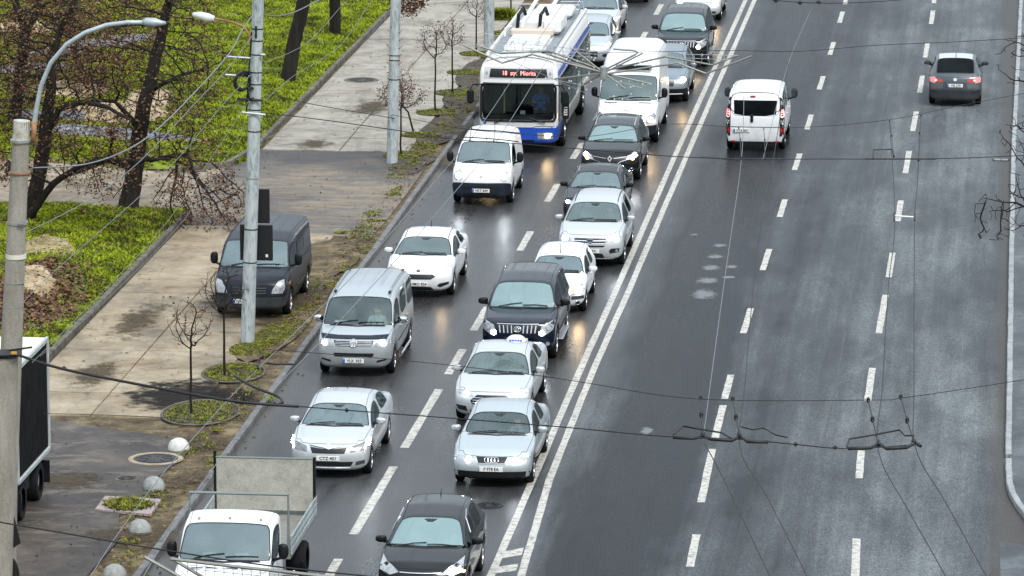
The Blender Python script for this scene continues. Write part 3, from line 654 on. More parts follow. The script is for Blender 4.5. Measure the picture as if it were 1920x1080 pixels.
# ================================================================== vehicles
def lerp_tab(tab, y):
    return float(np.interp(y, [t[0] for t in tab], [t[1] for t in tab]))
class Car:
    TAGS = ['body', 'hood', 'roof', 'bumper', 'rbumper', 'windscreen', 'rear_window', 'fdoor', 'rdoor', 'fwin', 'rwin', 'qwin', 'pillar', 'under', 'tailgate', 'panel']
    def __init__(s, name, label, cat, x, y, rz, group, **k):
        s.k = k; s.root = empty(name, (x, y, k.pop('z', 0)), rz, label, cat, group)
        g = lambda n, d: k.get(n, d)
        s.L, s.W, s.H = g('L', 4.6), g('W', 1.8), g('H', 1.46)
        L, Wd, Hh = s.L, s.W / 2, s.H
        zb = g('zb', .2); zn = g('zn', .72); cy, cz = g('cowl', (1.2, .98)); hy = g('hdr', 1.95); rh = g('rh', 3.3)
        dy, dz = g('deck', (4.0, 1.02)); zt = g('zt', dz - .06); belt0, belt1 = g('belt', (cz - .06, dz - .04)); wr = g('wr', .66 * s.W / 1.8) * g('gw', 1.10)
        bow = g('bow', .17); rbow = g('rbow', .12); wheels = g('wheels', (.86, L - .95)); wrad = g('wrad', .32); arch = wrad + .09
        nose = g('nose', (.10, .03, 0, .04, .16)); tailo = g('tail', (.06, .0, 0, .05, .10)); cw = g('cw', .80) + g('cwa', .055)
        b1, b2 = g('bp', (2.55, 2.66)); c1 = g('cp', rh + .02); q = g('quarter', None)
        roofz = Hh; hz = g('hz', Hh - .115); s.wheels = wheels; s.wrad = wrad
        ys = [(0, 'nose'), (.34, '')]
        for w in wheels:
            ys += [(w - arch, 'a'), (w - arch * .72, 'b'), (w, 'c'), (w + arch * .72, 'b'), (w + arch, 'a')]
        ys += [(cy, 'cowl'), (hy, 'hdr'), (b1, ''), (b2, ''), (c1, ''), (rh, 'rh'), (dy, 'deck'), (L - .28, ''), (L, 'tail')]
        if q: ys += [(q[0], ''), (q[1], '')]
        ys.sort(); out = [ys[0]]
        keys = {0, cy, hy, b1, b2, c1, rh, dy, L}
        for t in ys[1:]:
            if t[0] - out[-1][0] < .07:
                if t[0] in keys and out[-1][0] not in keys: out[-1] = t
                elif t[0] in keys: out.append(t)
                continue
            out.append(t)
        out = [t for i, t in enumerate(out) if t[0] <= L]
        Y = [t[0] for t in out]; n = len(Y)
        topz = [(0, zn), (.34, zn + (cz - zn) * .42), (cy, cz), (hy, hz), (hy + g('hrise', .45) * (rh - hy), roofz), (rh, roofz - g('rdrop', .05)), (dy, dz), (L, zt)]
        P7w = [(0, Wd * .72), (cy, Wd * cw), (hy, wr - .07), (rh, wr - g('rtaper', .09)), (dy, Wd * g('dw', .74)), (L, Wd * .70)]
        P6w = [(0, Wd * .80), (cy, Wd * min(cw + .06, .94)), (hy, wr), (rh, wr - g('rtaper', .09) + .06), (dy, Wd * .86), (L, Wd * .78)]
        P5w = [(0, Wd * .86), (.34, Wd * .93), (cy, Wd * .955), (hy, Wd - .055), (rh, Wd - .065), (dy, Wd - .07), (L, Wd * .84)]
        Wt = [(0, Wd * .92), (.34, Wd * .975), (1.0, Wd), (L - .7, Wd), (L - .28, Wd * .98), (L, Wd * .92)]
        V = []; s.ring = []
        def isroof(y): return hy - 1e-6 <= y <= rh + 1e-6
        for y in Y:
            w = lerp_tab(Wt, y); z9 = lerp_tab(topz, y); zs = zb + .07; zi = zb
            for wc in wheels:
                t = abs(y - wc) / arch
                if t < .999: zz = wrad + sqrt(max(0, 1 - t * t)) * arch; zs = max(zs, zz); zi = max(zi, zz - .02)
                elif t < 1.02: zs = max(zs, zb + .1)
            if cy - 1e-6 < y < dy + 1e-6: bz = belt0 + (belt1 - belt0) * (y - cy) / (dy - cy)
            else: bz = z9 - .06
            bz = min(bz, z9 - .05)
            zm = max(zs + .10, zb + (bz - zb) * .5); zsh = max(bz - .10 if y > .01 else bz - .16, zm + .05)
            if y <= .001: zm = g('zmid', zb + (zn - zb) * .45); zsh = zn - .12; bz = zn - .03
            if y >= L - .001: zm = zb + (zt - zb) * .5; zsh = zt - .10; bz = zt - .02
            p5, p6, p7 = lerp_tab(P5w, y), lerp_tab(P6w, y), lerp_tab(P7w, y)
            if isroof(y): z6, z7, z8 = z9 - .10, z9 - .035, z9 - .008
            elif y <= cy or y >= dy: z6, z7, z8 = z9 - .035, z9 - .02, z9 - .004
            else: z6, z7, z8 = z9 - .08, z9 - .035, z9 - .008
            if abs(y - cy) < 1e-6: z6, z7 = z9 - .03, z9 - .02
            if 'hz' in k and cy < y < dy: z6 = min(z6, hz - .04)
            z6 = max(z6, bz + .01)
            inn = max(.3, Wd - .30)
            ring = [(0, zb + .02), (inn, zi), (w - .02, zs), (w, zm), (w - .015, zsh), (p5, bz), (p6, z6), (p7, z7), (p7 * .52, z8), (0, z9)]
            off = [0] * 10
            if y <= .001: no = nose; off = [no[0], no[0], no[1], no[2], no[3]] + [no[4]] * 5; sg = 1; bb = bow
            elif y >= L - .001: no = tailo; off = [no[0], no[0], no[1], no[2], no[3]] + [no[4]] * 5; sg = -1; bb = rbow
            else: sg = 0; bb = 0
            if y > .001 and y < .5: pass
            curve = 0
            if abs(y - cy) < 1e-6: curve = g('wcurve', .16)
            if abs(y - hy) < 1e-6: curve = g('hcurve', .09)
            if abs(y - rh) < 1e-6: curve = -.06
            if abs(y - dy) < 1e-6: curve = -g('rcurve', .1)
            s.ring.append([(px, y + sg * (off[j] + bb * (px / Wd) ** 2) + (curve * (px / Wd) ** 2 if j >= 6 else 0), pz) for j, (px, pz) in enumerate(ring)])
        me_v, me_f, me_t, idx = [], [], [], {}
        def vid(p):
            kx = (round(p[0], 5), round(p[1], 5), round(p[2], 5))
            if kx not in idx: idx[kx] = len(me_v); me_v.append(p)
            return idx[kx]
        T = {t: i for i, t in enumerate(s.TAGS)}
        def face(ps, t):
            a = [vid(p) for p in ps]
            a2 = []; [a2.append(i) for i in a if i not in a2]
            if len(a2) >= 3: me_f.append(a2); me_t.append(t)
            a = [vid((-p[0], p[1], p[2])) for p in ps][::-1]
            a2 = []; [a2.append(i) for i in a if i not in a2]
            if len(a2) >= 3: me_f.append(a2); me_t.append(t + 100)
        doors = g('doors', 2); noside = g('no_rear_windows', False); bumprow = g('bump_rows', 0)
        for i in range(n - 1):
            y0, y1 = Y[i], Y[i + 1]; ym = (y0 + y1) / 2
            for j in range(9):
                t = 'body'
                if j == 0: t = 'under'
                elif j >= 6 and ym < cy: t = 'hood' if (j >= 7 or ym > .3) and ym > .1 else 'body'
                elif j >= 7 and cy < ym < hy: t = 'windscreen'
                elif j >= 7 and hy < ym < rh: t = 'roof'
                elif j >= 7 and rh < ym < dy: t = 'rear_window'
                elif j >= 7 and ym > dy: t = 'tailgate'
                elif j == 6 and cy < ym < dy: t = 'pillar'
                elif j == 5 and cy < ym < b1: t = 'fwin'
                elif j == 5 and b2 < ym < c1: t = 'rwin' if not noside else 'panel'
                elif j == 5 and q and q[0] < ym < q[1] and not noside: t = 'qwin'
                elif j == 5 and cy < ym < dy: t = 'pillar'
                elif 2 <= j <= 4 and cy + .12 < ym < b1 + .02: t = 'fdoor'
                elif 2 <= j <= 4 and b1 + .02 < ym < c1 and (doors > 1): t = 'rdoor'
                if bumprow and i == 0 and j in range(1, 1 + bumprow): t = 'bumper'
                if g('rbump_rows', 0) and i == n - 2 and j in range(1, 1 + g('rbump_rows', 0)): t = 'rbumper'
                a, b = s.ring[i], s.ring[i + 1]
                face([a[j], a[j + 1], b[j + 1], b[j]][::-1], T[t])
        for (r, rev, bump, tg) in ((s.ring[0], 0, g('bump_rows', 0), 'bumper'), (s.ring[-1], 1, g('rbump_rows', 0), 'rbumper')):
            y00 = 0 if not rev else L; no = nose if not rev else tailo; sg = 1 if not rev else -1; bb = bow if not rev else rbow
            col = {}
            for j, kk in ((2, 1), (3, 2), (4, 3)):
                wj, zj = r[j][0], r[j][2]
                for c, fr in ((1, .55), (0, 0.)):
                    px = wj * fr; col[(c, j)] = (px, y00 + sg * (no[kk] + bb * (px / Wd) ** 2), zj)
            def F(ps, row): face(ps if not rev else ps[::-1], T[tg] if row < bump else T['body'])
            F([r[0], r[1], col[(1, 2)], col[(0, 2)]], 0); F([r[1], r[2], col[(1, 2)]], 0)
            for row, j in ((1, 2), (2, 3)):
                F([r[j], r[j + 1], col[(1, j + 1)], col[(1, j)]], row); F([col[(1, j)], col[(1, j + 1)], col[(0, j + 1)], col[(0, j)]], row)
            F([r[4], r[5], r[6], col[(1, 4)]], 3); F([col[(1, 4)], r[6], r[7], r[8]], 3); F([col[(1, 4)], r[8], r[9], col[(0, 4)]], 3)
        # outward orientation is fixed afterwards
        me = bpy.data.meshes.new('cage'); me.from_pydata(me_v, [], me_f)
        bm = bmesh.new(); bm.from_mesh(me); bm.faces.ensure_lookup_table()
        for i, t in enumerate(me_t): bm.faces[i].material_index = t % 100 + (20 if t >= 100 else 0)
        bmesh.ops.recalc_face_normals(bm, faces=bm.faces)
        cr = bm.edges.layers.float.new('crease_edge'); sharp = g('sharp', .0)
        for e in bm.edges:
            tt = {f.material_index % 20 for f in e.link_faces}; c = 0
            if len(tt) > 1:
                if T['windscreen'] in tt or T['rear_window'] in tt: c = .55
                elif tt & {T['fwin'], T['rwin'], T['qwin']}: c = .5
                elif T['under'] in tt: c = .6
                elif T['hood'] in tt: c = .25
                elif tt & {T['bumper'], T['rbumper']}: c = .6
            if c or sharp: e[cr] = max(c, sharp)
        bm.to_mesh(me); bm.free()
        for _ in range(40): me.materials.append(None)
        sub = evaluated(me, [('SUBSURF', dict(levels=2, render_levels=2))])
        nv = len(sub.vertices); co = np.empty(nv * 3); sub.vertices.foreach_get('co', co); co = co.reshape(-1, 3)
        s.co = co; polys = [tuple(p.vertices) for p in sub.polygons]; mi = [p.material_index for p in sub.polygons]
        s.bvh = BVHTree.FromPolygons([tuple(c) for c in co], polys)
        nor = np.empty(nv * 3); sub.vertices.foreach_get('normal', nor); nor = nor.reshape(-1, 3)
        pm = k['paint']; gw = g('wglass', g_wind); gs = g('sglass', g_side); trim = g('trim', m_black)
        MM = {'body': pm, 'hood': g('hoodm', pm), 'roof': g('roofm', pm), 'bumper': g('bumpm', trim), 'rbumper': g('bumpm', trim), 'windscreen': gw,
              'rear_window': g('rglass', g_dark), 'fdoor': pm, 'rdoor': pm, 'fwin': gs, 'rwin': g('rsglass', gs), 'qwin': g('rsglass', gs), 'pillar': g('pillarm', pm), 'under': m_black, 'tailgate': pm, 'panel': pm}
        NM = {'fdoor': 'door', 'rdoor': 'door', 'fwin': 'side_window', 'rwin': 'side_window', 'qwin': 'side_window', 'bumper': 'bumper', 'rbumper': 'bumper', 'under': 'underbody',
              'rear_window': g('rear_name', 'rear_window'), 'tailgate': 'boot_lid' if g('saloon', False) else 'tailgate', 'panel': 'side_panel'}
        merge = {'pillar': 'body', 'panel': 'body'} if MM['pillar'] is pm else {'panel': 'body'}
        groups = {}
        for p, m_ in zip(polys, mi):
            t = s.TAGS[m_ % 20]; side = m_ // 20; t = merge.get(t, t)
            if t not in ('fdoor', 'rdoor', 'fwin', 'rwin', 'qwin'): side = 0
            groups.setdefault((t, side), []).append(p)
        s.parts = {}
        for (t, side), ps in groups.items():
            used = sorted({v for p in ps for v in p}); mp = {v: i for i, v in enumerate(used)}
            pm_ = bpy.data.meshes.new(t); pm_.from_pydata([tuple(co[v]) for v in used], [], [tuple(mp[v] for v in p) for p in ps])
            pm_.materials.append(MM[t]); pm_.polygons.foreach_set('use_smooth', [True] * len(ps)); pm_.update()
            # keep the shading of the whole skin across the joints
            pm_.normals_split_custom_set_from_vertices([tuple(nor[v]) for v in used])
            s.parts[(t, side)] = link(NM.get(t, t), pm_, None, s.root)
        # dark joints between panels and rubber round the panes
        ed = {}
        for p, m_ in zip(polys, mi):
            t = merge.get(s.TAGS[m_ % 20], s.TAGS[m_ % 20])
            for a, b in zip(p, p[1:] + p[:1]): ed.setdefault((min(a, b), max(a, b)), []).append((t, m_ // 20))
        jm = {}; GL = {'windscreen', 'rear_window', 'fwin', 'rwin', 'qwin'}
        for (a, b), ts in ed.items():
            if len(ts) < 2 or ts[0] == ts[1]: continue
            t0, t1 = ts[0][0], ts[1][0]
            if t0 == t1 and t0 not in ('fdoor', 'rdoor'): continue
            if 'under' in (t0, t1): continue
            gl = (t0 in GL) + (t1 in GL)
            if {'body', 'bumper'} == {t0, t1} or {'body', 'rbumper'} == {t0, t1}: continue
            w = .024 if gl else .009
            own = next((q for q in ts[:2] if q[0] in GL), None) if gl else next((q for q in ts[:2] if q[0] != 'body'), ts[0])
            ok = (own[0], own[1] if own[0] in ('fdoor', 'rdoor', 'fwin', 'rwin', 'qwin') else 0)
            mb = jm.setdefault((ok, bool(gl)), MB())
            A, B = Vector(co[a]), Vector(co[b]); nA, nB = Vector(nor[a]), Vector(nor[b]); t = (B - A)
            if t.length < 1e-6: continue
            t.normalize(); sA, sB = t.cross(nA) * w / 2, t.cross(nB) * w / 2; o = .004
            mb.add([A - sA + nA * o, A + sA + nA * o, B + sB + nB * o, B - sB + nB * o], [(0, 1, 2, 3)])
        for (ok, gl), mb in jm.items():
            if ok in s.parts: mb.build('window_seal' if gl else 'panel_gap', g('seal', m_seal) if gl else m_gap, s.parts[ok])
        bpy.data.meshes.remove(me); bpy.data.meshes.remove(sub)
        s.interior(cy, cz, hy, b1, rh, dy, belt0)
        s.add_wheels(); s.Wd = Wd; s.g = g; s.cy, s.cz, s.hy, s.rh, s.dy, s.b1, s.b2, s.c1, s.zn, s.belt0 = cy, cz, hy, rh, dy, b1, b2, c1, zn, belt0
        if g('mirror', 'car') == 'car': s.skin('sensor_shade', [(-.14, hy - .05), (.14, hy - .05), (.05, hy - .15), (-.05, hy - .15)], m_seal, 'top', .003, .004)
        if not g('cab', False):
            s.wipers(); s.mirrors(g('mirror', 'car'), g('mirrorm', pm))
            if doors > 1: s.handles(g('handlem', pm))
    def interior(s, cy, cz, hy, b1, rh, dy, bz):
        Wd = s.W / 2; seatm = s.k.get('seatm', m_seat); fl = min(.55, bz - .35)
        d = MB().sheet([(-Wd + .14, cy + .15), (Wd - .14, cy + .15), (Wd - .14, cy + .62), (-Wd + .14, cy + .62)], bz - .25, bz - .06); o = d.build('dashboard', m_dash, s.root)
        sw = MB().tube([(Wd * .42 + .18 * cos(w), cy + .80 + .07 * sin(w), bz + .02 + .17 * sin(w)) for w in np.linspace(0, 2 * pi, 17)[:-1]], .016, 5, closed=True)
        sw.tube([(Wd * .42, cy + .62, bz - .05), (Wd * .42, cy + .80, bz + .01)], .03, 6); sw.tube([(Wd * .42 - .17, cy + .8, bz + .02), (Wd * .42 + .17, cy + .8, bz + .02)], .015, 5); sw.build('steering_wheel', m_black, s.root)
        MB().sheet([(-Wd + .12, cy), (Wd - .12, cy), (Wd - .12, s.L - .3), (-Wd + .12, s.L - .3)], fl - .3, fl - .28).build('floor', m_dash, s.root)
        me = None; rows = [hy + .25]
        if rh - hy > 1.0: rows.append(hy + 1.15)
        for ry in rows:
            for sx in (-1, 1):
                if me is None:
                    b = MB().box((0, -.25, -.55), (.5, .5, .18), bev=.05); b.box((0, .05, -.18), (.48, .14, .62), bev=.05); b.box((0, .07, .24), (.26, .1, .2), bev=.04); o = b.build('seat', seatm, s.root, angle=50); me = o.data
                else: o = link('seat', me, None, s.root)
                o.location = (sx * Wd * .42, ry, min(s.H - .52, bz + .12))
        s.seat = (Wd * .42, hy + .25, min(s.H - .52, bz + .12))
    def add_wheels(s):
        r = s.wrad; w = s.k.get('ww', .21); tm = s.k.get('tyrem', m_rubber); rm = s.k.get('rimm', m_alloy)
        tb = MB().lathe([(r * .64, -w / 2 + .02), (r * .70, -w / 2), (r * .93, -w / 2 + .01), (r, -w / 2 + .045), (r, w / 2 - .045), (r * .93, w / 2 - .01), (r * .70, w / 2), (r * .64, w / 2 - .02)], 28, axis='x')
        rb = MB().lathe([(r * .66, w / 2 - .01), (r * .63, w / 2 - .015), (r * .60, w / 2 - .07), (r * .20, w / 2 - .06), (.001, w / 2 - .06)], 24, axis='x')
        for k in range(s.k.get('spokes', 5)):
            a = 2 * pi * k / s.k.get('spokes', 5); c, q = cos(a), sin(a); ww = .05
            pts = [(w / 2 - .02, c * r * .08 - q * ww, q * r * .08 + c * ww), (w / 2 - .02, c * r * .08 + q * ww, q * r * .08 - c * ww), (w / 2 - .012, c * r * .63 + q * ww * .6, q * r * .63 - c * ww * .6), (w / 2 - .012, c * r * .63 - q * ww * .6, q * r * .63 + c * ww * .6)]
            rb.add(pts + [(p[0] - .04, p[1], p[2]) for p in pts], [(0, 1, 2, 3), (0, 4, 5, 1), (2, 6, 7, 3), (3, 7, 4, 0), (1, 5, 6, 2)])
        rb.lathe([(r * .16, w / 2 - .02), (.001, w / 2 - .005)], 12, axis='x')
        hubd = MB().lathe([(r * .6, w / 2 - .08), (.001, w / 2 - .08)], 16, axis='x')
        t0 = rim0 = None
        for wy in s.wheels:
            for sx in (-1, 1):
                if t0 is None:
                    t = tb.build('wheel', tm, s.root, angle=60); ri = rb.build('rim', rm, t, angle=40); t0, rim0 = t.data, ri.data
                else: t = link('wheel', t0, None, s.root); ri = link('rim', rim0, None, t)
                t.location = (sx * (s.W / 2 - w / 2 - .025), wy, r); t.rotation_euler = (0, 0, 0 if sx > 0 else pi)
    # ---- things laid on the skin
    def cast(s, p, ax):
        L = s.L
        o, d = {'front': (Vector((p[0], -4, p[1])), Vector((0, 1, 0))), 'rear': (Vector((p[0], L + 4, p[1])), Vector((0, -1, 0))),
                'top': (Vector((p[0], p[1], 6)), Vector((0, 0, -1))), 'left': (Vector((5, p[0], p[1])), Vector((-1, 0, 0))), 'right': (Vector((-5, p[0], p[1])), Vector((1, 0, 0)))}[ax]
        h = s.bvh.ray_cast(o, d)
        if h[0] is None:
            q = {'front': Vector((p[0], .3, p[1])), 'rear': Vector((p[0], L - .2, p[1])), 'top': Vector((p[0], p[1], 1.2)), 'left': Vector((s.W / 2, p[0], p[1])), 'right': Vector((-s.W / 2, p[0], p[1]))}[ax]
            h = s.bvh.find_nearest(q)
        n = h[1] if h[1].dot(d) < 0 else -h[1]
        return h[0], n, d
    def skin(s, name, poly, m, ax='front', off=.006, thick=.03, parent=None, mirror=False, res=.11, two=False):
        r = s._skin(name, poly, m, ax, off, thick, parent, res)
        if mirror: return r, s._skin(name, [(-p[0], p[1]) for p in poly][::-1], m, ax, off, thick, parent, res)
        if two: return r, s._skin(name, poly[::-1], m, 'right', off, thick, parent, res)
        return r
    def _skin(s, name, poly, m, ax, off, thick, parent, res):
        bm = bmesh.new(); vs = [bm.verts.new((p[0], p[1], 0)) for p in poly]; bm.faces.new(vs)
        bmesh.ops.triangulate(bm, faces=bm.faces)
        for _ in range(4):
            e = [e for e in bm.edges if e.calc_length() > res]
            if not e: break
            bmesh.ops.subdivide_edges(bm, edges=e, cuts=1); bmesh.ops.triangulate(bm, faces=[f for f in bm.faces if len(f.verts) > 3])
        bd = [e for e in bm.edges if e.is_boundary]; bp = [(e.verts[0].index, e.verts[1].index) for e in bd]
        bm.verts.index_update(); bp = [(e.verts[0].index, e.verts[1].index) for e in bd]
        V, IN = [], []
        for v in bm.verts:
            h, n, d = s.cast((v.co.x, v.co.y), ax); V.append(h + n * off); IN.append(h - n * thick)
        F = [tuple(q.index for q in f.verts) for f in bm.faces]; k = len(V)
        F += [(a, b, b + k, a + k) for a, b in bp]; bm.free()
        me = bpy.data.meshes.new(name); me.from_pydata([tuple(v) for v in V + IN], [], F)
        b2 = bmesh.new(); b2.from_mesh(me); bmesh.ops.recalc_face_normals(b2, faces=b2.faces); bmesh.ops.delete(b2, geom=[v for v in b2.verts if not v.link_faces], context='VERTS'); b2.to_mesh(me); b2.free()
        me.polygons.foreach_set('use_smooth', [True] * len(me.polygons)); me.set_sharp_from_angle(angle=radians(45))
        return link(name, me, m, parent or s.root)
    def bulb(s, x, z, r, m, ax='front', mirror=True, off=.02, parent=None):
        for sx in ((1, -1) if mirror else (1,)):
            pa = parent[0 if sx > 0 else 1] if isinstance(parent, tuple) else parent
            s._skin('bulb', [(sx * x + r * cos(w) * (1 if ax in ('front', 'rear') else 1), z + r * sin(w)) for w in np.linspace(0, 2 * pi, 19)[:-1]], m, ax, off, .01, pa, 9)
    def plate(s, z, text, ax='front', x=0, eu=True, w=.52, h=.112, y=None, blue=True, ro=''):
        hp, n, d = s.cast((x, z), ax); yy = (hp.y - .025) if ax == 'front' else hp.y + .025; f = -1 if ax == 'front' else 1
        # the reader's left is -x on the front, +x on the rear
        b = MB().box((x, yy, z), (w, .02, h), bev=.006); o = b.build('number_plate', m_plate, s.root)
        lx = -1 if ax == 'front' else 1; rot = (pi / 2, 0, 0 if ax == 'front' else pi)
        if blue: MB().box((x + lx * (w / 2 - .028), yy + f * .0115, z), (.05, .003, h - .01)).build('blue_band', m_blue, o)
        text_mesh('lettering', text, h * .98, m_ink, o, (x - lx * (.022 if blue else 0), yy + f * .0125, z), rot, sx=.82 if len(text) > 7 else .95, bold=.002)
        return o
    def ring_badge(s, x, z, rx, rz, t, m, ax='front', parent=None, name='badge', off=.012, n=20):
        b = MB(); P = []
        for w in np.linspace(0, 2 * pi, n + 1)[:-1]:
            h, nn, d = s.cast((x + rx * cos(w), z + rz * sin(w)), ax); P.append(h + nn * off)
        b.tube(P, t, 5, closed=True); return b.build(name, m, parent or s.root, smooth=True)
    def line(s, pts, r, m, ax='front', name='trim', off=.008, mirror=False, parent=None, n=5, two=False):
        out = []
        for sx in ((1, -1) if mirror else (1,)):
            for a in ((ax, 'right') if two else (ax,)):
                P = []
                for p, q in zip(pts[:-1], pts[1:]):
                    for k in range(5): P.append((p[0] + (q[0] - p[0]) * k / 5, p[1] + (q[1] - p[1]) * k / 5))
                P.append(pts[-1]); V = []
                for p in P:
                    h, nn, d = s.cast((sx * p[0] if ax in ('front', 'rear', 'top') else p[0], p[1]), a); V.append(h + nn * off)
                out.append(MB().tube(V, r, n).build(name, m, parent or s.root))
        return out
    def wipers(s):
        cy = s.cy; Wd = s.W / 2; c = s.cz
        for a, b in (((-.62 * Wd, cy + .06), (.0 * Wd, cy + .10)), ((.02 * Wd, cy + .05), (.68 * Wd, cy + .10))):
            P = [];
            for k in range(7):
                t = k / 6; h, nn, d = s.cast((a[0] + (b[0] - a[0]) * t, a[1] + (b[1] - a[1]) * t), 'top'); P.append(h + nn * .02)
            MB().tube(P, .011, 5).build('wiper', m_black, s.root)
        s.skin('cowl_trim', [(-Wd * .74, cy + .0), (0, cy - .10), (Wd * .74, cy + .0), (Wd * .70, cy + .055), (0, cy - .03), (-Wd * .70, cy + .055)], m_black, 'top', .004, .01)
    def mirrors(s, kind, m):
        Wd = s.W / 2
        for sx in (-1, 1):
            if kind == 'van': c = (sx * (Wd + .13), s.cy + .42, s.belt0 + .22); d = (.20, .13, .32)
            elif kind == 'suv': c = (sx * (Wd + .10), s.cy + .55, s.belt0 + .10); d = (.25, .14, .17)
            else: c = (sx * (Wd + .075), s.cy + .50, s.belt0 + .07); d = (.23, .13, .14)
            b = bmesh.new(); bmesh.ops.create_icosphere(b, subdivisions=3, radius=1)
            me = bpy.data.meshes.new('mirror')
            for v in b.verts:
                p = v.co; e = .62; q = Vector([math.copysign(abs(t) ** e, t) for t in p]); tap = 1 - .22 * (p.x * sx > 0) * abs(p.x)
                v.co = Vector((q.x * d[0] / 2, q.y * d[1] / 2 + .03 * abs(p.x), q.z * d[2] / 2 * tap))
                v.co += Vector(c)
            b.to_mesh(me); b.free(); me.polygons.foreach_set('use_smooth', [True] * len(me.polygons)); o = link('mirror', me, m, s.root)
            MB().tube([(sx * (Wd - .10), c[1] + .03, s.belt0 + .02), (c[0] - sx * d[0] * .25, c[1] + .02, c[2] - d[2] * .42)], .03, 6).build('mirror_arm', m_black, o)
            MB().box((c[0], c[1] - sx * 0 + d[1] / 2 + .028, c[2]), (d[0] * .72, .01, d[2] * .7), bev=.004).build('mirror_glass', m_mirror, o)
    def handles(s, m):
        z = s.belt0 - .12
        for yy in ((s.b1 - .22,) + ((s.c1 - .25,) if s.g('doors', 2) > 1 and not s.g('no_rear_windows', False) else ())):
            for a, sx in (('left', 1), ('right', -1)):
                h, n, d = s.cast((yy, z), a); MB().box((h.x + sx * .018, yy, z), (.03, .17, .028), bev=.01).build('door_handle', m, s.root)
    def antenna(s, x=0, y=None, h=.18, back=.08, m=None):
        y = y if y is not None else s.rh - .15; p, n, d = s.cast((x, y), 'top')
        MB().tube([p, p + Vector((0, back, h))], [.012, .004], 5).build('antenna', m or m_black, s.root)
    def roof_rails(s, m, y0, y1, x=None, r=.016, lift=.035):
        x = x or s.k.get('wr', .66 * s.W / 1.8) - .04
        for sx in (-1, 1):
            P = []
            for k in range(9):
                t = k / 8; p, n, d = s.cast((sx * x, y0 + (y1 - y0) * t), 'top'); P.append(p + Vector((0, 0, lift if 0 < k < 8 else .0)))
            MB().tube(P, r, 6).build('roof_rail', m, s.root)
    def ribs(s, xs, y0, y1, m, h=.012, w=.03):
        for x in xs:
            P = [s.cast((x, y0 + (y1 - y0) * k / 6), 'top')[0] for k in range(7)]
            MB().tube([p + Vector((0, 0, .002)) for p in P], w / 2 * .6, 5).build('roof_rib', m, s.root)

def rhomb(s, x, z, w, h, m, off=.02, ax='front', parent=None):
    hp, n, d = s.cast((x, z), ax); f = -1 if ax == 'front' else 1; y = hp.y + f * off; b = MB()
    def P(kx, kz, yy): return (x + w / 2 * kx, yy, z + h / 2 * kz)
    o_ = [(0, 1), (.95, 0), (0, -1), (-.95, 0)]; i_ = [(0, .55), (.42, 0), (0, -.55), (-.42, 0)]
    vs = [P(a, c, y) for a, c in o_] + [P(a, c, y) for a, c in i_] + [P(a, c, y - f * .03) for a, c in o_]
    b.add(vs, [(i, (i + 1) % 4, 4 + (i + 1) % 4, 4 + i) for i in range(4)] + [(i, (i + 1) % 4, 8 + (i + 1) % 4, 8 + i) for i in range(4)])
    return b.build('badge', m, parent or s.root)

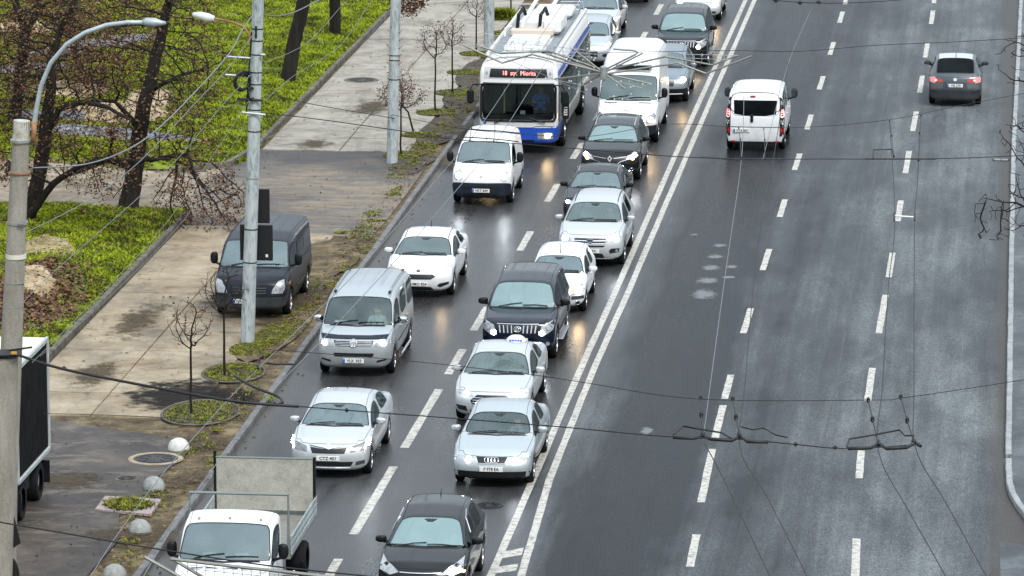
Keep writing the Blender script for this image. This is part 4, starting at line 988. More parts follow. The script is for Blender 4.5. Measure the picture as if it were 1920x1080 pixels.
# ------------------------------------------------------------------ a seated driver
def make_person(name, loc, label, shirt, skin=None, group=None):
    """seated body in one skinned surface; hair is a child"""
    skin = skin or mat('skin', (.45, .25, .17), .6)
    J = {}; E = []; Rr = []
    def j(n, p, r, par=None):
        J[n] = len(Rr); Rr.append((p, r));
        if par: E.append((J[par], J[n]))
    j('pel', (0, 0, .08), .15); j('abd', (0, -.02, .22), .14, 'pel'); j('che', (0, -.02, .42), .15, 'abd'); j('nec', (0, -.03, .58), .06, 'che'); j('hd', (0, -.05, .66), .085, 'nec'); j('hd2', (0, -.05, .78), .088, 'hd')
    j('nose', (0, -.145, .70), .014, 'hd')
    for s_, t in ((-1, 'l'), (1, 'r')):
        j('sh' + t, (s_ * .19, 0, .50), .065, 'che'); j('el' + t, (s_ * .27, -.14, .27), .045, 'sh' + t); j('wr' + t, (s_ * .16, -.40, .34), .028, 'el' + t); j('pa' + t, (s_ * .15, -.46, .36), .03, 'wr' + t)
        for q in range(4):
            j('f%d' % q + t, (s_ * (.12 + q * .018), -.50, .365 + .004 * q), .0095, 'pa' + t); j('g%d' % q + t, (s_ * (.12 + q * .018), -.515, .33), .008, 'f%d' % q + t)
        j('th' + t, (s_ * .115, -.46, .37), .010, 'pa' + t); j('tu' + t, (s_ * .10, -.49, .35), .009, 'th' + t)
        j('hi' + t, (s_ * .10, -.06, .05), .09, 'pel'); j('kn' + t, (s_ * .14, -.46, .10), .06, 'hi' + t); j('an' + t, (s_ * .14, -.58, -.28), .04, 'kn' + t); j('to' + t, (s_ * .14, -.74, -.32), .035, 'an' + t)
        j('ea' + t, (s_ * .088, -.045, .71), .014, 'hd')
    me = bpy.data.meshes.new('person'); me.from_pydata([p for p, r in Rr], E, [])
    o = bpy.data.objects.new('p', me); TMP.collection.objects.link(o); o.modifiers.new('Skin', 'SKIN')
    for i, (p, r) in enumerate(Rr): me.skin_vertices[0].data[i].radius = (r, r)
    me.skin_vertices[0].data[0].use_root = True
    sb = o.modifiers.new('Sub', 'SUBSURF'); sb.levels = 2; vl = TMP.view_layers[0]; vl.update()
    r = bpy.data.meshes.new_from_object(o.evaluated_get(vl.depsgraph)); bpy.data.objects.remove(o)
    tr = mat('dark_trousers', (.02, .022, .03), .8)
    r.materials.clear(); [r.materials.append(m) for m in (shirt, skin, tr)]
    for p in r.polygons:
        c = p.center; p.material_index = 1 if (c.z > .575 or (c.y < -.40 and c.z > .3)) else (2 if c.z < .12 else 0); p.use_smooth = True
    ob = link(name, r, None); ob.location = loc; tag(ob, label, 'person', group)
    hb = bmesh.new(); bmesh.ops.create_icosphere(hb, subdivisions=3, radius=.108)
    for v in hb.verts:
        v.co.z = v.co.z * 1.08; v.co += Vector((0, -.035, .765))
    bmesh.ops.delete(hb, geom=[v for v in hb.verts if v.co.z < .765 and v.co.y < -.06 or v.co.z < .69], context='VERTS')
    hm = bpy.data.meshes.new('hair'); hb.to_mesh(hm); hb.free(); hm.polygons.foreach_set('use_smooth', [True] * len(hm.polygons)); link('hair', hm, mat('dark_hair', (.02, .014, .01), .8), ob)
    return ob
def driver(car, label, shirt, dx=0):
    x, y, z = car.seat; Mw = Matrix.Translation(car.root.location) @ Matrix.Rotation(car.root.rotation_euler[2], 4, 'Z')
    p = Mw @ Vector((x + dx, y - .06, z - .50))
    o = make_person('person', p, label, shirt, group=None); o.rotation_euler[2] = car.root.rotation_euler[2]; o.scale = (.93,) * 3
    return o
# ------------------------------------------------------------------ paints
p_white = paint('white_paint', (.74, .76, .77), 0, .25, (.7, .6))
p_whitev = paint('white_van_paint', (.74, .76, .77), 0, .3, (.9, .6))
p_silver = paint('silver_paint', (.44, .48, .50), .55, .38)
p_silverb = paint('silver_blue_paint', (.46, .51, .53), .5, .38)
p_pearl = paint('pearl_silver_paint', (.54, .57, .585), .4, .36)
p_black = mat('black_paint', (.003, .005, .006), .12, 0, .2, .34, dirt=(.35, .08))
p_navy = mat('navy_paint', (.002, .005, .016), .13, 0, .25, .4, dirt=(.35, .12))
p_dgrey = mat('dark_grey_paint', (.007, .010, .013), .13, 0, .2, .34, dirt=(.35, .1))
p_grey = paint('grey_green_paint', (.20, .25, .28), .5, .35)
p_gun = paint('grey_paint', (.055, .07, .077), .4, .34)
p_vandark = mat('dusty_dark_van_paint', (.003, .006, .013), .26, 0, .12, .3, dirt=(1.0, .09), var=.3)
m_bumpd = mat('dark_bumper_plastic', (.010, .016, .028), .5, spec=.35, var=.3, dirt=(.5, .2))
m_bumpg = mat('grey_bumper_plastic', (.022, .027, .032), .55, var=.3, dirt=(.5, .4))
m_grille = mat('grille_black', (.008, .009, .01), .35)
m_silver = mat('silver_badge', (.72, .73, .74), .3, .2)
G1 = 'oncoming vehicles queuing beside the double line'; G2 = 'oncoming vehicles in the kerb lane'; G3 = 'vehicles driving away'
oval = lambda x, z, rx, rz, n=16: [(x + rx * cos(w), z + rz * sin(w)) for w in np.linspace(0, 2 * pi, n + 1)[:-1]]
rect = lambda x0, z0, x1, z1: [(x0, z0), (x1, z0), (x1, z1), (x0, z1)]

# ---- silver saloon with four rings
c = Car('saloon_car', 'silver saloon with four interlocked rings on its grille, plate P 978 EA', 'car', -11.23, 103.0, 0, G1, paint=p_silverb, wglass=g_clear, L=4.8, W=1.81, H=1.45,
        zn=.72, cowl=(1.22, .99), hdr=1.98, rh=3.25, deck=(4.05, 1.05), wr=.63, bp=(2.55, 2.65), cp=3.42, saloon=True, bow=.16, bump_rows=1, bumpm=m_bumpg)
gr = c.skin('grille', [(-.30, .575), (.30, .575), (.35, .70), (-.35, .70)], m_grille, off=.008)
c.line([(-.30, .57), (.30, .57), (.36, .71), (-.36, .71), (-.30, .57)], .012, p_silverb, name='grille_frame', parent=gr)
for k in range(4): c.ring_badge(-.105 + k * .07, .637, .048, .048, .009, m_chrome, parent=gr, off=.022)
for k in range(3): c.line([(-.30, .60 + k * .033), (.30, .60 + k * .033)], .004, m_darkmetal, name='slat', parent=gr, off=.01)
h = c.skin('headlight', [(.40, .57), (.78, .60), (.86, .66), (.84, .71), (.42, .70)], m_lens, mirror=True, off=.006)
c.bulb(.52, .64, .052, e_white, parent=h)
c.skin('lower_bumper', [(-.84, .24), (.84, .24), (.84, .40), (-.84, .40)], m_black, off=.01)
c.skin('intake', rect(-.5, .27, .5, .36), m_grille, off=.016)
c.plate(.46, 'P 978 EA', blue=False)
driver(c, 'driver in a pale shirt behind the wheel of the silver saloon with four rings', mat('pale_shirt', (.5, .55, .56), .8))
# ---- silver taxi saloon
c = Car('saloon_car', 'silver saloon with a small white taxi sign on its roof', 'car', -11.93, 109.4, 0, G1, paint=p_pearl, wglass=g_mid, L=4.87, W=1.85, H=1.48,
        zn=.78, cowl=(1.15, 1.02), hdr=2.02, rh=3.2, deck=(4.35, 1.14), wr=.64, bp=(2.7, 2.8), cp=3.55, saloon=True, bow=.24, wrad=.34, seatm=m_seatl)
h = c.skin('headlight', [(.42, .66), (.80, .70), (.88, .80), (.84, .83), (.5, .75)], m_lens, mirror=True)
c.bulb(.60, .715, .05, e_white, mirror=True, parent=h)
gr = c.skin('grille', [(-.42, .44), (.42, .44), (.50, .58), (.34, .71), (-.34, .71), (-.50, .58)], m_grille)
for k in range(4): c.line([(-.44, .48 + k * .055), (.44, .48 + k * .055)], .008, m_chrome, name='slat', parent=gr, off=.012)
c.skin('fog_lamp_surround', [(.56, .32), (.86, .36), (.84, .46), (.60, .44)], m_grille, mirror=True); c.skin('intake', rect(-.5, .26, .5, .36), m_grille)
c.antenna(y=3.1, h=.06, back=.1)
tp = c.cast((.30, 2.9), 'top')[0]
tx = MB().lathe([(.24, 0), (.24, .03), (.2, .1), (.12, .15), (.001, .165)], 20); t = tx.build('taxi_sign', m_plate, None, angle=50)
t.scale = (1, .62, 1); t.parent = c.root; t.location = tp
mk = MB()
for k in range(5): mk.box((-.13 + k * .065, -.236, .05 + .0), (.045, .006, .04))
mk.build('blue_print', m_blue, t)
# ---- navy SUV with slotted grille
def big_suv(x, y, pm, label, plate=None, lit=e_white, both=True, warm=None):
    c = Car('off_road_car', label, 'off-road car', x, y, 0, G1, paint=pm, wglass=g_pale, L=4.76, W=1.885, H=1.88, hz=1.76, hrise=.35, zb=.26, zn=1.02, cowl=(1.12, 1.22), hdr=1.72, rh=4.2, deck=(4.62, 1.2), wr=.70, cw=.84,
            belt=(1.16, 1.2), bp=(2.55, 2.66), cp=3.5, quarter=(3.65, 4.3), bow=.17, wrad=.38, wheels=(.92, 3.72), nose=(.16, .04, 0, .03, .10), rdrop=.08, rsglass=g_dark, mirror='suv', mirrorm=m_black, zt=1.1, ww=.25)
    gr = c.skin('grille', [(-.46, .76), (.46, .76), (.52, .97), (-.52, .97)], m_grille, off=.004)
    for k in range(10):
        if k in (): continue
        xx = -.43 + k * .0955
        if abs(xx) < .06: continue
        b = c.skin('grille_bar', [(xx - .014, .775), (xx + .014, .775), (xx * 1.06 + .014, .955), (xx * 1.06 - .014, .955)], m_chrome, off=.03, parent=gr, res=9)
    c.ring_badge(0, .865, .088, .062, .012, m_chrome, parent=gr, off=.045); c.ring_badge(0, .872, .045, .028, .009, m_chrome, parent=gr, off=.05); c.ring_badge(0, .86, .022, .052, .008, m_chrome, parent=gr, off=.05)
    c.line([(-.52, .985), (.52, .985)], .012, m_chrome, name='grille_trim', off=.006)
    h = c.skin('headlight', [(.52, .72), (.66, .70), (.86, .84), (.90, 1.02), (.84, 1.05), (.60, .95)], m_lens, mirror=True, off=.012)
    c.bulb(.60, .775, .062, warm or lit, parent=h, mirror=True)
    c.ring_badge(.76, .90, .07, .07, .008, m_lensd, parent=h[0], off=.016); c.ring_badge(-.76, .90, .07, .07, .008, m_lensd, parent=h[1], off=.016)
    f = c.skin('fog_lamp', oval(.74, .50, .05, .05), m_lens, mirror=True, off=.01); c.skin('lower_grille', rect(-.5, .38, .5, .48), m_grille)
    c.skin('skid_plate', rect(-.4, .27, .4, .33), m_bumpg, off=.012)
    if plate: c.plate(.60, plate, blue=False)
    c.ribs((-.45, -.15, .15, .45), 2.3, 4.05, pm); c.line([(1.4, .62), (3.2, .62)], .02, m_black, 'left', 'side_moulding', two=True)
    MB().box((.93, 2.3, .36), (.16, 1.7, .05), bev=.02).build('side_step', m_steel, c.root); MB().box((-.93, 2.3, .36), (.16, 1.7, .05), bev=.02).build('side_step', m_steel, c.root)
    return c
c = big_suv(-12.04, 116.5, p_navy, 'dark navy off-road car with chrome-barred grille and plate K SZ 717', 'K SZ 717')
driver(c, 'driver in a white shirt inside the dark navy off-road car', mat('white_shirt', (.6, .62, .62), .8))
c2 = big_suv(-11.49, 167.1, p_dgrey, 'dark grey off-road car with warm lamps behind the tall white van', None, warm=e_warm)
# ---- small white hatchback behind the navy car
c = Car('small_car', 'small white hatchback with bulging round headlamp behind the navy off-road car', 'car', -11.72, 122.75, 0, G1, paint=p_white, L=3.8, W=1.64, H=1.42,
        zn=.74, cowl=(.92, .98), hdr=1.55, rh=3.3, deck=(3.68, .98), wr=.58, bp=(2.15, 2.25), cp=2.95, bow=.24, wrad=.3, wheels=(.74, 3.2), nose=(.1, .03, 0, .06, .2), zt=.9)
h = c.skin('headlight', [(.40, .52), (.72, .54), (.77, .66), (.72, .78), (.60, .80), (.46, .64)], m_lens, mirror=True, off=.014)
c.bulb(.62, .62, .085, e_warm, parent=h, off=.03); c.skin('indicator', [(.42, .56), (.52, .57), (.50, .66), (.44, .62)], m_orange, mirror=True, off=.02)
c.skin('bumper_trim', [(.44, .40), (.76, .42), (.76, .50), (.44, .49)], m_bumpg, mirror=True, off=.012)
f = c.skin('fog_lamp', oval(.60, .32, .05, .045), m_grille, mirror=True, off=.012); c.ring_badge(.60, .32, .055, .05, .01, m_chrome, off=.018)
gr = c.skin('grille', [(-.34, .50), (.34, .50), (.30, .62), (-.30, .62)], m_grille); c.skin('intake', rect(-.36, .24, .36, .36), m_grille)
c.antenna(y=1.75, h=.28, back=.14)
# ---- pale grey SUV with twin-bar grille
c = Car('crossover_car', 'pale grey crossover with an oval badge on a twin-bar grille and both headlamps lit', 'car', -11.36, 129.3, 0, G1, paint=p_pearl, wglass=g_mid, L=4.5, W=1.86, H=1.66,
        zb=.24, zn=.92, cowl=(1.12, 1.14), hdr=1.88, rh=3.9, deck=(4.32, 1.15), wr=.65, bp=(2.5, 2.6), cp=3.5, bow=.22, wrad=.35, wheels=(.9, 3.6), zt=1.05, rtaper=.12)
gr = c.skin('grille', [(-.40, .70), (.40, .70), (.47, .76), (.42, .83), (-.42, .83), (-.47, .76)], m_grille, off=.006)
c.line([(-.44, .765), (-.1, .765)], .02, m_chrome, name='grille_bar', parent=gr, off=.016); c.line([(.1, .765), (.44, .765)], .02, m_chrome, name='grille_bar', parent=gr, off=.016)
c.line([(-.40, .70), (.40, .70), (.47, .76), (.42, .83), (-.42, .83), (-.47, .76), (-.40, .70)], .012, m_chrome, name='grille_frame', parent=gr)
m_ov = mat('oval_badge_blue', (.012, .022, .05), .3); bd = c.skin('badge', oval(0, .765, .09, .038), m_ov, off=.03, parent=gr); c.ring_badge(0, .765, .092, .04, .006, m_chrome, parent=gr, off=.034)
c.skin('lower_grille', [(-.36, .60), (.36, .60), (.42, .65), (-.42, .65)], m_grille); c.skin('intake', [(-.40, .30), (.40, .30), (.34, .42), (-.34, .42)], m_grille)
h = c.skin('headlight', [(.52, .74), (.66, .72), (.84, .82), (.88, .94), (.80, .96), (.56, .84)], m_lens, mirror=True); c.bulb(.70, .82, .065, e_white, parent=h)
c.skin('fog_lamp_surround', [(.54, .42), (.78, .46), (.80, .56), (.58, .56), (.52, .50)], m_grille, mirror=True, off=.012); c.skin('fog_lamp', oval(.72, .50, .035, .035), m_lens, mirror=True, off=.02)
c.skin('skid_plate', [(-.6, .25), (.6, .25), (.66, .29), (-.66, .29)], m_steel, off=.02); c.plate(.50, 'UVA 391', blue=False)
c.roof_rails(m_black, 2.1, 3.7, x=.60, r=.012, lift=.012)
driver(c, 'driver in a red jacket inside the pale grey crossover', mat('red_jacket', (.3, .05, .05), .8))
# ---- black saloon behind it
c = Car('saloon_car', 'black saloon with pale-tipped mirrors between the pale grey crossover and the black crossover', 'car', -11.85, 135.5, 0, G1, paint=p_dgrey, L=4.5, W=1.78, H=1.45,
        zn=.74, cowl=(1.15, 1.0), hdr=1.95, rh=3.2, deck=(4.1, 1.06), wr=.62, bp=(2.55, 2.65), cp=3.4, saloon=True, bow=.22, mirrorm=m_black)
h = c.skin('headlight', [(.46, .64), (.84, .70), (.84, .80), (.50, .74)], m_lens, mirror=True); c.bulb(.72, .72, .045, e_white, parent=h)
c.skin('grille', [(-.36, .52), (.36, .52), (.42, .70), (-.42, .70)], m_grille); c.skin('intake', rect(-.5, .26, .5, .4), m_grille)
c.roof_rails(m_chrome, 2.1, 3.1, x=.57, r=.01, lift=.006)
driver(c, 'driver in pale clothes inside the black saloon', mat('grey_shirt', (.4, .42, .42), .8))
# ---- black crossover with diamond badge
c = Car('crossover_car', 'black crossover with a chrome diamond badge and amber-lit headlamps behind the black saloon', 'car', -11.99, 143.2, 0, G1, paint=p_black, wglass=g_pale, L=4.45, W=1.84, H=1.62,
        zb=.22, zn=.88, cowl=(1.1, 1.12), hdr=1.85, rh=3.8, deck=(4.28, 1.12), wr=.64, bp=(2.5, 2.6), cp=3.5, bow=.24, wrad=.35, zt=1.02, mirrorm=m_black)
gr = c.skin('grille', [(-.50, .64), (.50, .64), (.55, .80), (-.55, .80)], m_grille); rhomb(c, 0, .75, .15, .2, m_silver, off=.035, parent=gr)
c.line([(.12, .74), (.50, .79)], .014, m_chrome, mirror=True, name='grille_bar', off=.02); c.line([(.20, .56), (.34, .66), (.56, .72)], .014, m_chrome, mirror=True, name='trim', off=.016)
h = c.skin('headlight', [(.50, .74), (.66, .70), (.84, .80), (.88, .93), (.82, .95), (.54, .82)], m_lens, mirror=True); c.bulb(.74, .84, .06, e_white, parent=h); c.bulb(.69, .74, .042, e_amber, parent=h)
c.skin('intake', rect(-.5, .32, .5, .44), m_grille); c.ring_badge(.66, .42, .05, .045, .008, m_chrome, name='fog_lamp', off=.01); c.ring_badge(-.66, .42, .05, .045, .008, m_chrome, name='fog_lamp', off=.01)
c.roof_rails(m_chrome, 2.0, 3.7, x=.60, r=.018, lift=.02)
# ---- tall white van
c = Car('delivery_van', 'tall white high-roof van with black mirrors standing beside the trolleybus', 'van', -12.05, 150.2, 0, G1, paint=p_whitev, wglass=g_mid, L=5.9, W=1.99, hz=2.06, hrise=.22, H=2.76, zb=.28, zn=1.12, cowl=(.86, 1.36), hdr=1.42, rh=5.6, deck=(5.84, 1.5), wr=.86, cw=.88, belt=(1.32, 1.36),
        bp=(2.2, 2.32), cp=5.4, no_rear_windows=True, bow=.16, wrad=.35, wheels=(1.0, 4.6), nose=(.14, .04, 0, .05, .16), mirror='van', mirrorm=m_black, bump_rows=2, bumpm=m_bumpd, zt=1.4, doors=1, rtaper=.06, wcurve=.12, hcurve=.05, dw=.84)
h = c.skin('headlight', [(.62, .72), (.86, .74), (.92, .96), (.86, 1.06), (.66, .92)], m_lens, mirror=True, off=.01); c.bulb(.76, .84, .075, e_warm, parent=h); c.bulb(.84, .80, .05, e_amber, parent=h, mirror=False)
c.skin('grille', [(-.46, .84), (.46, .84), (.50, 1.0), (-.50, 1.0)], m_grille); c.skin('intake', rect(-.5, .5, .5, .68), m_grille)
c.skin('hood_vent', [(.34, .62), (.74, .64), (.74, .70), (.36, .68)], m_grille, 'top', .004, .01, mirror=True)
c.ribs((-.55, -.25, .05, .35, .62), 2.6, 5.3, p_whitev)
rt = c.cast((.1, 1.75), 'top')[0]
hb = MB().box((.12, 1.55, rt.z + .0), (1.15, .10, .20), bev=.02).build('roof_unit', m_steel, c.root); MB().box((.12, 1.495, rt.z + .0), (1.0, .012, .13)).build('vent', m_grille, hb)
for k, (xx, ww) in enumerate(((-.5, .28), (.05, .2), (.55, .3))): MB().box((xx, 1.12, 1.42), (ww, .22, .01)).build('paper', m_paper, c.root)
# ---- grey-green crossover behind it
c = Car('crossover_car', 'grey-green crossover with one amber headlamp showing behind the tall white van', 'car', -11.60, 159.0, 0, G1, paint=p_grey, L=4.5, W=1.82, H=1.6, zb=.22, zn=.86, cowl=(1.1, 1.1), hdr=1.85, rh=3.8, deck=(4.28, 1.12), wr=.64,
        bp=(2.5, 2.6), cp=3.5, bow=.24, wrad=.35, zt=1.0, bump_rows=2, bumpm=m_black)
h = c.skin('headlight', [(.48, .74), (.66, .68), (.84, .76), (.88, .90), (.82, .92), (.54, .82)], m_lens, mirror=True); c.bulb(.74, .80, .075, e_warm, parent=h); c.bulb(.66, .74, .05, e_amber, parent=h)
c.skin('grille', [(-.42, .60), (.42, .60), (.46, .78), (-.46, .78)], m_grille); c.line([(-.6, .34), (.72, .34)], .012, m_chrome, off=.012)
# ---- silver car at the top edge
c = Car('saloon_car', 'silver car with a warm headlamp beyond the dark grey off-road car', 'car', -11.72, 179.3, 0, G1, paint=p_pearl, L=4.5, W=1.8, H=1.46, saloon=True, bow=.22)
h = c.skin('headlight', [(.46, .62), (.82, .66), (.84, .78), (.50, .74)], m_lens, mirror=True); c.bulb(.66, .70, .09, e_warm, parent=h); c.skin('grille', rect(-.36, .52, .36, .66), m_grille); c.skin('fog_lamp', oval(.62, .36, .08, .04), m_grille, mirror=True)
# ---- kerb lane: silver passenger van
c = Car('passenger_van', 'silver passenger van with dark bonnet deflector and round badge of two letters', 'van', -15.86, 114.3, 0, G2, paint=p_silver, wglass=g_clear, L=4.89, W=1.90, H=1.97, hz=1.79, hrise=.3, zb=.24, zn=.98, cowl=(.78, 1.20), hdr=1.40, rh=4.62, deck=(4.83, 1.2), wr=.76, cw=.86,
        belt=(1.14, 1.16), bp=(2.05, 2.16), cp=3.45, quarter=(3.56, 4.6), bow=.13, wrad=.34, wheels=(.9, 3.9), nose=(.12, .03, 0, .02, .10), rsglass=g_dark, mirror='suv', mirrorm=m_chrome, zt=1.1, rtaper=.05, wcurve=.13, hcurve=.05, dw=.84)
c.skin('bonnet_deflector', [(-.80, .97), (.80, .97), (.84, 1.05), (.4, 1.03), (-.4, 1.03), (-.84, 1.05)], m_bumpd, off=.025)
gr = c.skin('grille', [(-.44, .80), (.44, .80), (.50, .94), (-.50, .94)], m_grille, off=.006)
for k in range(4): c.line([(-.45, .82 + k * .035), (.45, .82 + k * .035)], .011, m_steel, name='slat', parent=gr, off=.014)
bd = c.skin('badge', oval(0, .875, .085, .085), m_steel, off=.03, parent=None); c.ring_badge(0, .875, .085, .085, .009, m_chrome, parent=bd, off=.034)
hp = c.cast((0, .875), 'front')[0]; yy = hp.y - .045
vw = MB()
for a, b in (((-.03, .94), (0, .885)), ((0, .885), (.03, .94)), ((-.06, .915), (-.032, .815)), ((-.032, .815), (0, .87)), ((0, .87), (.032, .815)), ((.032, .815), (.06, .915))): vw.tube([(a[0], yy, a[1]), (b[0], yy, b[1])], .0075, 4)
vw.build('emblem', m_chrome, bd)
h = c.skin('headlight', [(.50, .79), (.82, .80), (.88, .86), (.87, .97), (.56, .95)], m_lens, mirror=True, off=.01); c.bulb(.73, .87, .055, e_white, parent=h)
c.skin('intake', [(-.46, .55), (.46, .55), (.50, .60), (.48, .64), (-.48, .64), (-.50, .60)], m_grille, off=.008); c.skin('bumper_notch', [(.56, .40), (.80, .46), (.80, .50), (.58, .46)], m_grille, mirror=True)
c.plate(.45, 'VLK 303'); c.roof_rails(m_steel, 1.75, 4.4, x=.68, r=.02, lift=.03)
for sx in (-1, 1):
    for yy in (1.78, 4.3):
        p = c.cast((sx * .68, yy), 'top')[0]; MB().box(p + Vector((0, 0, .03)), (.06, .16, .05), bev=.01).build('rail_foot', m_bumpd, c.root)
c.ribs((-.42, -.14, .14, .42), 2.0, 4.3, p_silver); c.line([(1.35, .72), (4.5, .74)], .012, m_black, 'left', 'side_moulding', two=True)
MB().tube([(1.0, 1.5, .34), (1.0, 3.3, .34)], .035, 8).build('side_step', m_chrome, c.root); MB().tube([(-1.0, 1.5, .34), (-1.0, 3.3, .34)], .035, 8).build('side_step', m_chrome, c.root)
c.skin('indicator', oval(.72, .78, .04, .025, 8), m_orange, 'left', .01)
MB().box((-.45, 1.05, 1.23), (.3, .2, .01)).build('paper', m_paper, c.root)
driver(c, 'driver in a grey shirt at the wheel of the silver passenger van', mat('grey_shirt', (.4, .42, .42), .8))
# ---- white saloon with slim dark grille
c = Car('saloon_car', 'white saloon with a slim dark grille behind the silver passenger van', 'car', -15.53, 124.5, 0, G2, paint=p_white, wglass=g_mid, L=4.53, W=1.83, H=1.47,
        zn=.78, cowl=(1.08, 1.02), hdr=1.92, rh=3.15, deck=(4.1, 1.10), wr=.64, bp=(2.6, 2.7), cp=3.45, saloon=True, bow=.24)
gr = c.skin('grille', [(-.34, .53), (.34, .53), (.46, .60), (.38, .66), (-.38, .66), (-.46, .60)], m_grille, off=.006); c.skin('badge', oval(0, .74, .055, .02), m_ov, off=.012)
h = c.skin('headlight', [(.46, .68), (.62, .66), (.82, .76), (.86, .87), (.78, .85), (.54, .75)], m_lens, mirror=True); c.bulb(.62, .71, .055, e_warm, parent=h); c.skin('indicator', [(.66, .70), (.76, .74), (.76, .80), (.68, .76)], m_orange, mirror=True, off=.012)
c.skin('fog_lamp_surround', [(.50, .36), (.58, .32), (.80, .40), (.80, .46), (.56, .42)], m_grille, mirror=True, off=.01); c.skin('intake', [(-.42, .24), (.42, .24), (.34, .33), (-.34, .33)], m_grille, off=.01)
c.plate(.41, 'HMO 824'); c.antenna(y=3.05, h=.2, back=.05); c.roof_rails(m_seal, 2.0, 3.1, x=.585, r=.012, lift=.0)
# ---- small white van with dark bumper
c = Car('small_van', 'small white van with oval headlamps, dark bumper and a diamond badge, plate VKT 849', 'van', -15.43, 138.8, 0, G2, paint=p_whitev, L=4.03, W=1.83, H=1.88, hz=1.72, zb=.22, zn=1.02, cowl=(.72, 1.20), hdr=1.42, rh=3.85, deck=(4.0, 1.15), wr=.70, cw=.84,
        belt=(1.08, 1.12), bp=(2.0, 2.1), cp=3.7, no_rear_windows=True, doors=1, bow=.17, wrad=.31, wheels=(.84, 3.35), zmid=.70, nose=(.10, .0, 0, .06, .2), mirror='van', mirrorm=m_black, bump_rows=2, bumpm=m_bumpd, zt=1.0, rtaper=.05, wcurve=.17, dw=.84)
h = c.skin('headlight', oval(.68, .88, .125, .15), m_lens, mirror=True, off=.014); c.bulb(.67, .88, .07, e_white, parent=h, off=.03)
rhomb(c, 0, .86, .10, .13, m_silver, off=.015); c.skin('intake', [(-.46, .53), (.46, .53), (.5, .58), (-.5, .58)], m_grille, off=.01); c.skin('intake', rect(-.5, .26, .5, .38), m_grille, off=.01)
c.plate(.47, 'VKT 849'); c.antenna(y=1.6, h=.1, back=.03, x=-.0); c.line([(1.5, .5), (3.0, .5)], .018, m_black, 'left', 'side_moulding', two=True); c.skin('indicator', oval(.95, .9, .04, .025, 8), m_orange, 'left', .01)
c.ribs((-.3, .3), 2.0, 3.7, p_whitev)
# ---- two silver cars behind the trolleybus and a dark one at the very top
c = Car('hatchback_car', 'silver hatchback directly behind the trolleybus, mostly hidden by it', 'car', -14.85, 167.0, 0, G2, paint=p_silverb, L=4.3, W=1.8, H=1.5, zn=.80, cowl=(1.0, 1.04), hdr=1.85, rh=3.7, deck=(4.2, 1.05), wr=.64, bp=(2.5, 2.6), cp=3.4, bow=.26, mirrorm=p_silverb)
h = c.skin('headlight', [(.40, .66), (.62, .64), (.84, .76), (.88, .90), (.76, .86), (.5, .76)], m_lens, mirror=True); c.bulb(.80, .82, .04, e_warm, parent=h); c.skin('grille', rect(-.42, .36, .42, .58), m_grille); c.skin('fog_lamp_surround', oval(.68, .44, .1, .06), m_grille, mirror=True)
c = Car('saloon_car', 'pale silver car with large warm headlamp, second car behind the trolleybus', 'car', -15.14, 173.8, 0, G2, paint=p_pearl, L=4.5, W=1.84, H=1.5, zn=.80, cowl=(1.12, 1.05), hdr=1.95, wr=.65, bow=.24, saloon=True)
h = c.skin('headlight', [(.50, .62), (.74, .60), (.86, .74), (.86, .90), (.76, .90), (.56, .76)], m_lens, mirror=True); c.bulb(.68, .74, .075, e_warm, parent=h); c.skin('grille', rect(-.42, .50, .42, .70), m_grille); c.skin('fog_lamp_surround', oval(.66, .38, .1, .07), m_grille, mirror=True); c.ring_badge(.66, .38, .1, .07, .012, m_chrome)
c = Car('dark_car', 'dark car farthest away in the kerb lane, only its underside showing', 'car', -14.85, 184.0, 0, G2, paint=p_black, L=4.5, W=1.8, H=1.5, zb=.24)
c.skin('grille', rect(-.4, .4, .4, .6), m_grille)
# ---- silver-white liftback at lower left
c = Car('saloon_car', 'silver saloon with ribbed notched grille and lit outer lamp strips behind the dropside truck', 'car', -14.95, 103.5, 0, G2, paint=p_pearl, L=4.84, W=1.82, H=1.47,
        zn=.80, cowl=(1.12, 1.02), hdr=1.92, rh=3.35, deck=(4.4, 1.12), wr=.64, bp=(2.6, 2.7), cp=3.75, saloon=True, bow=.2)
gr = c.skin('grille', [(-.36, .60), (.36, .60), (.42, .73), (.12, .70), (0, .67), (-.12, .70), (-.42, .73)], m_grille, off=.006)
for k in range(15): xx = -.35 + k * .05; c.skin('slat', [(xx - .005, .61), (xx + .005, .61), (xx * 1.08 + .005, .70 - .02 * (abs(xx) < .15)), (xx * 1.08 - .005, .70 - .02 * (abs(xx) < .15))], m_darkmetal, parent=gr, off=.018, res=9)
c.line([(0, .69), (.12, .72), (.43, .76)], .012, m_chrome, mirror=True, name='grille_trim', off=.012)
h = c.skin('headlight', [(.48, .62), (.80, .66), (.88, .76), (.86, .87), (.74, .82), (.50, .74)], m_lensd, mirror=True)
for sx, hh in ((1, h[0]), (-1, h[1])): c.skin('lamp_strip', [(sx * .80, .68), (sx * .875, .75), (sx * .865, .86), (sx * .825, .84)][::sx], e_white, parent=hh, off=.02)
c.skin('intake', [(-.5, .32), (.5, .32), (.56, .42), (-.56, .42)], m_grille, off=.008); c.skin('fog_lamp_surround', [(.60, .33), (.80, .37), (.80, .45), (.62, .42)], m_bumpg, mirror=True, off=.01)
c.line([(-.8, .28), (.8, .28)], .018, m_steel, name='lip', off=.01); c.skin('badge', oval(0, .775, .035, .035, 10), m_chrome, off=.012)
c.plate(.50, 'CTZ 401', blue=False); c.antenna(y=3.2, h=.05, back=.08)
driver(c, 'bald driver inside the silver saloon with the ribbed grille', mat('dark_shirt', (.05, .06, .07), .8))
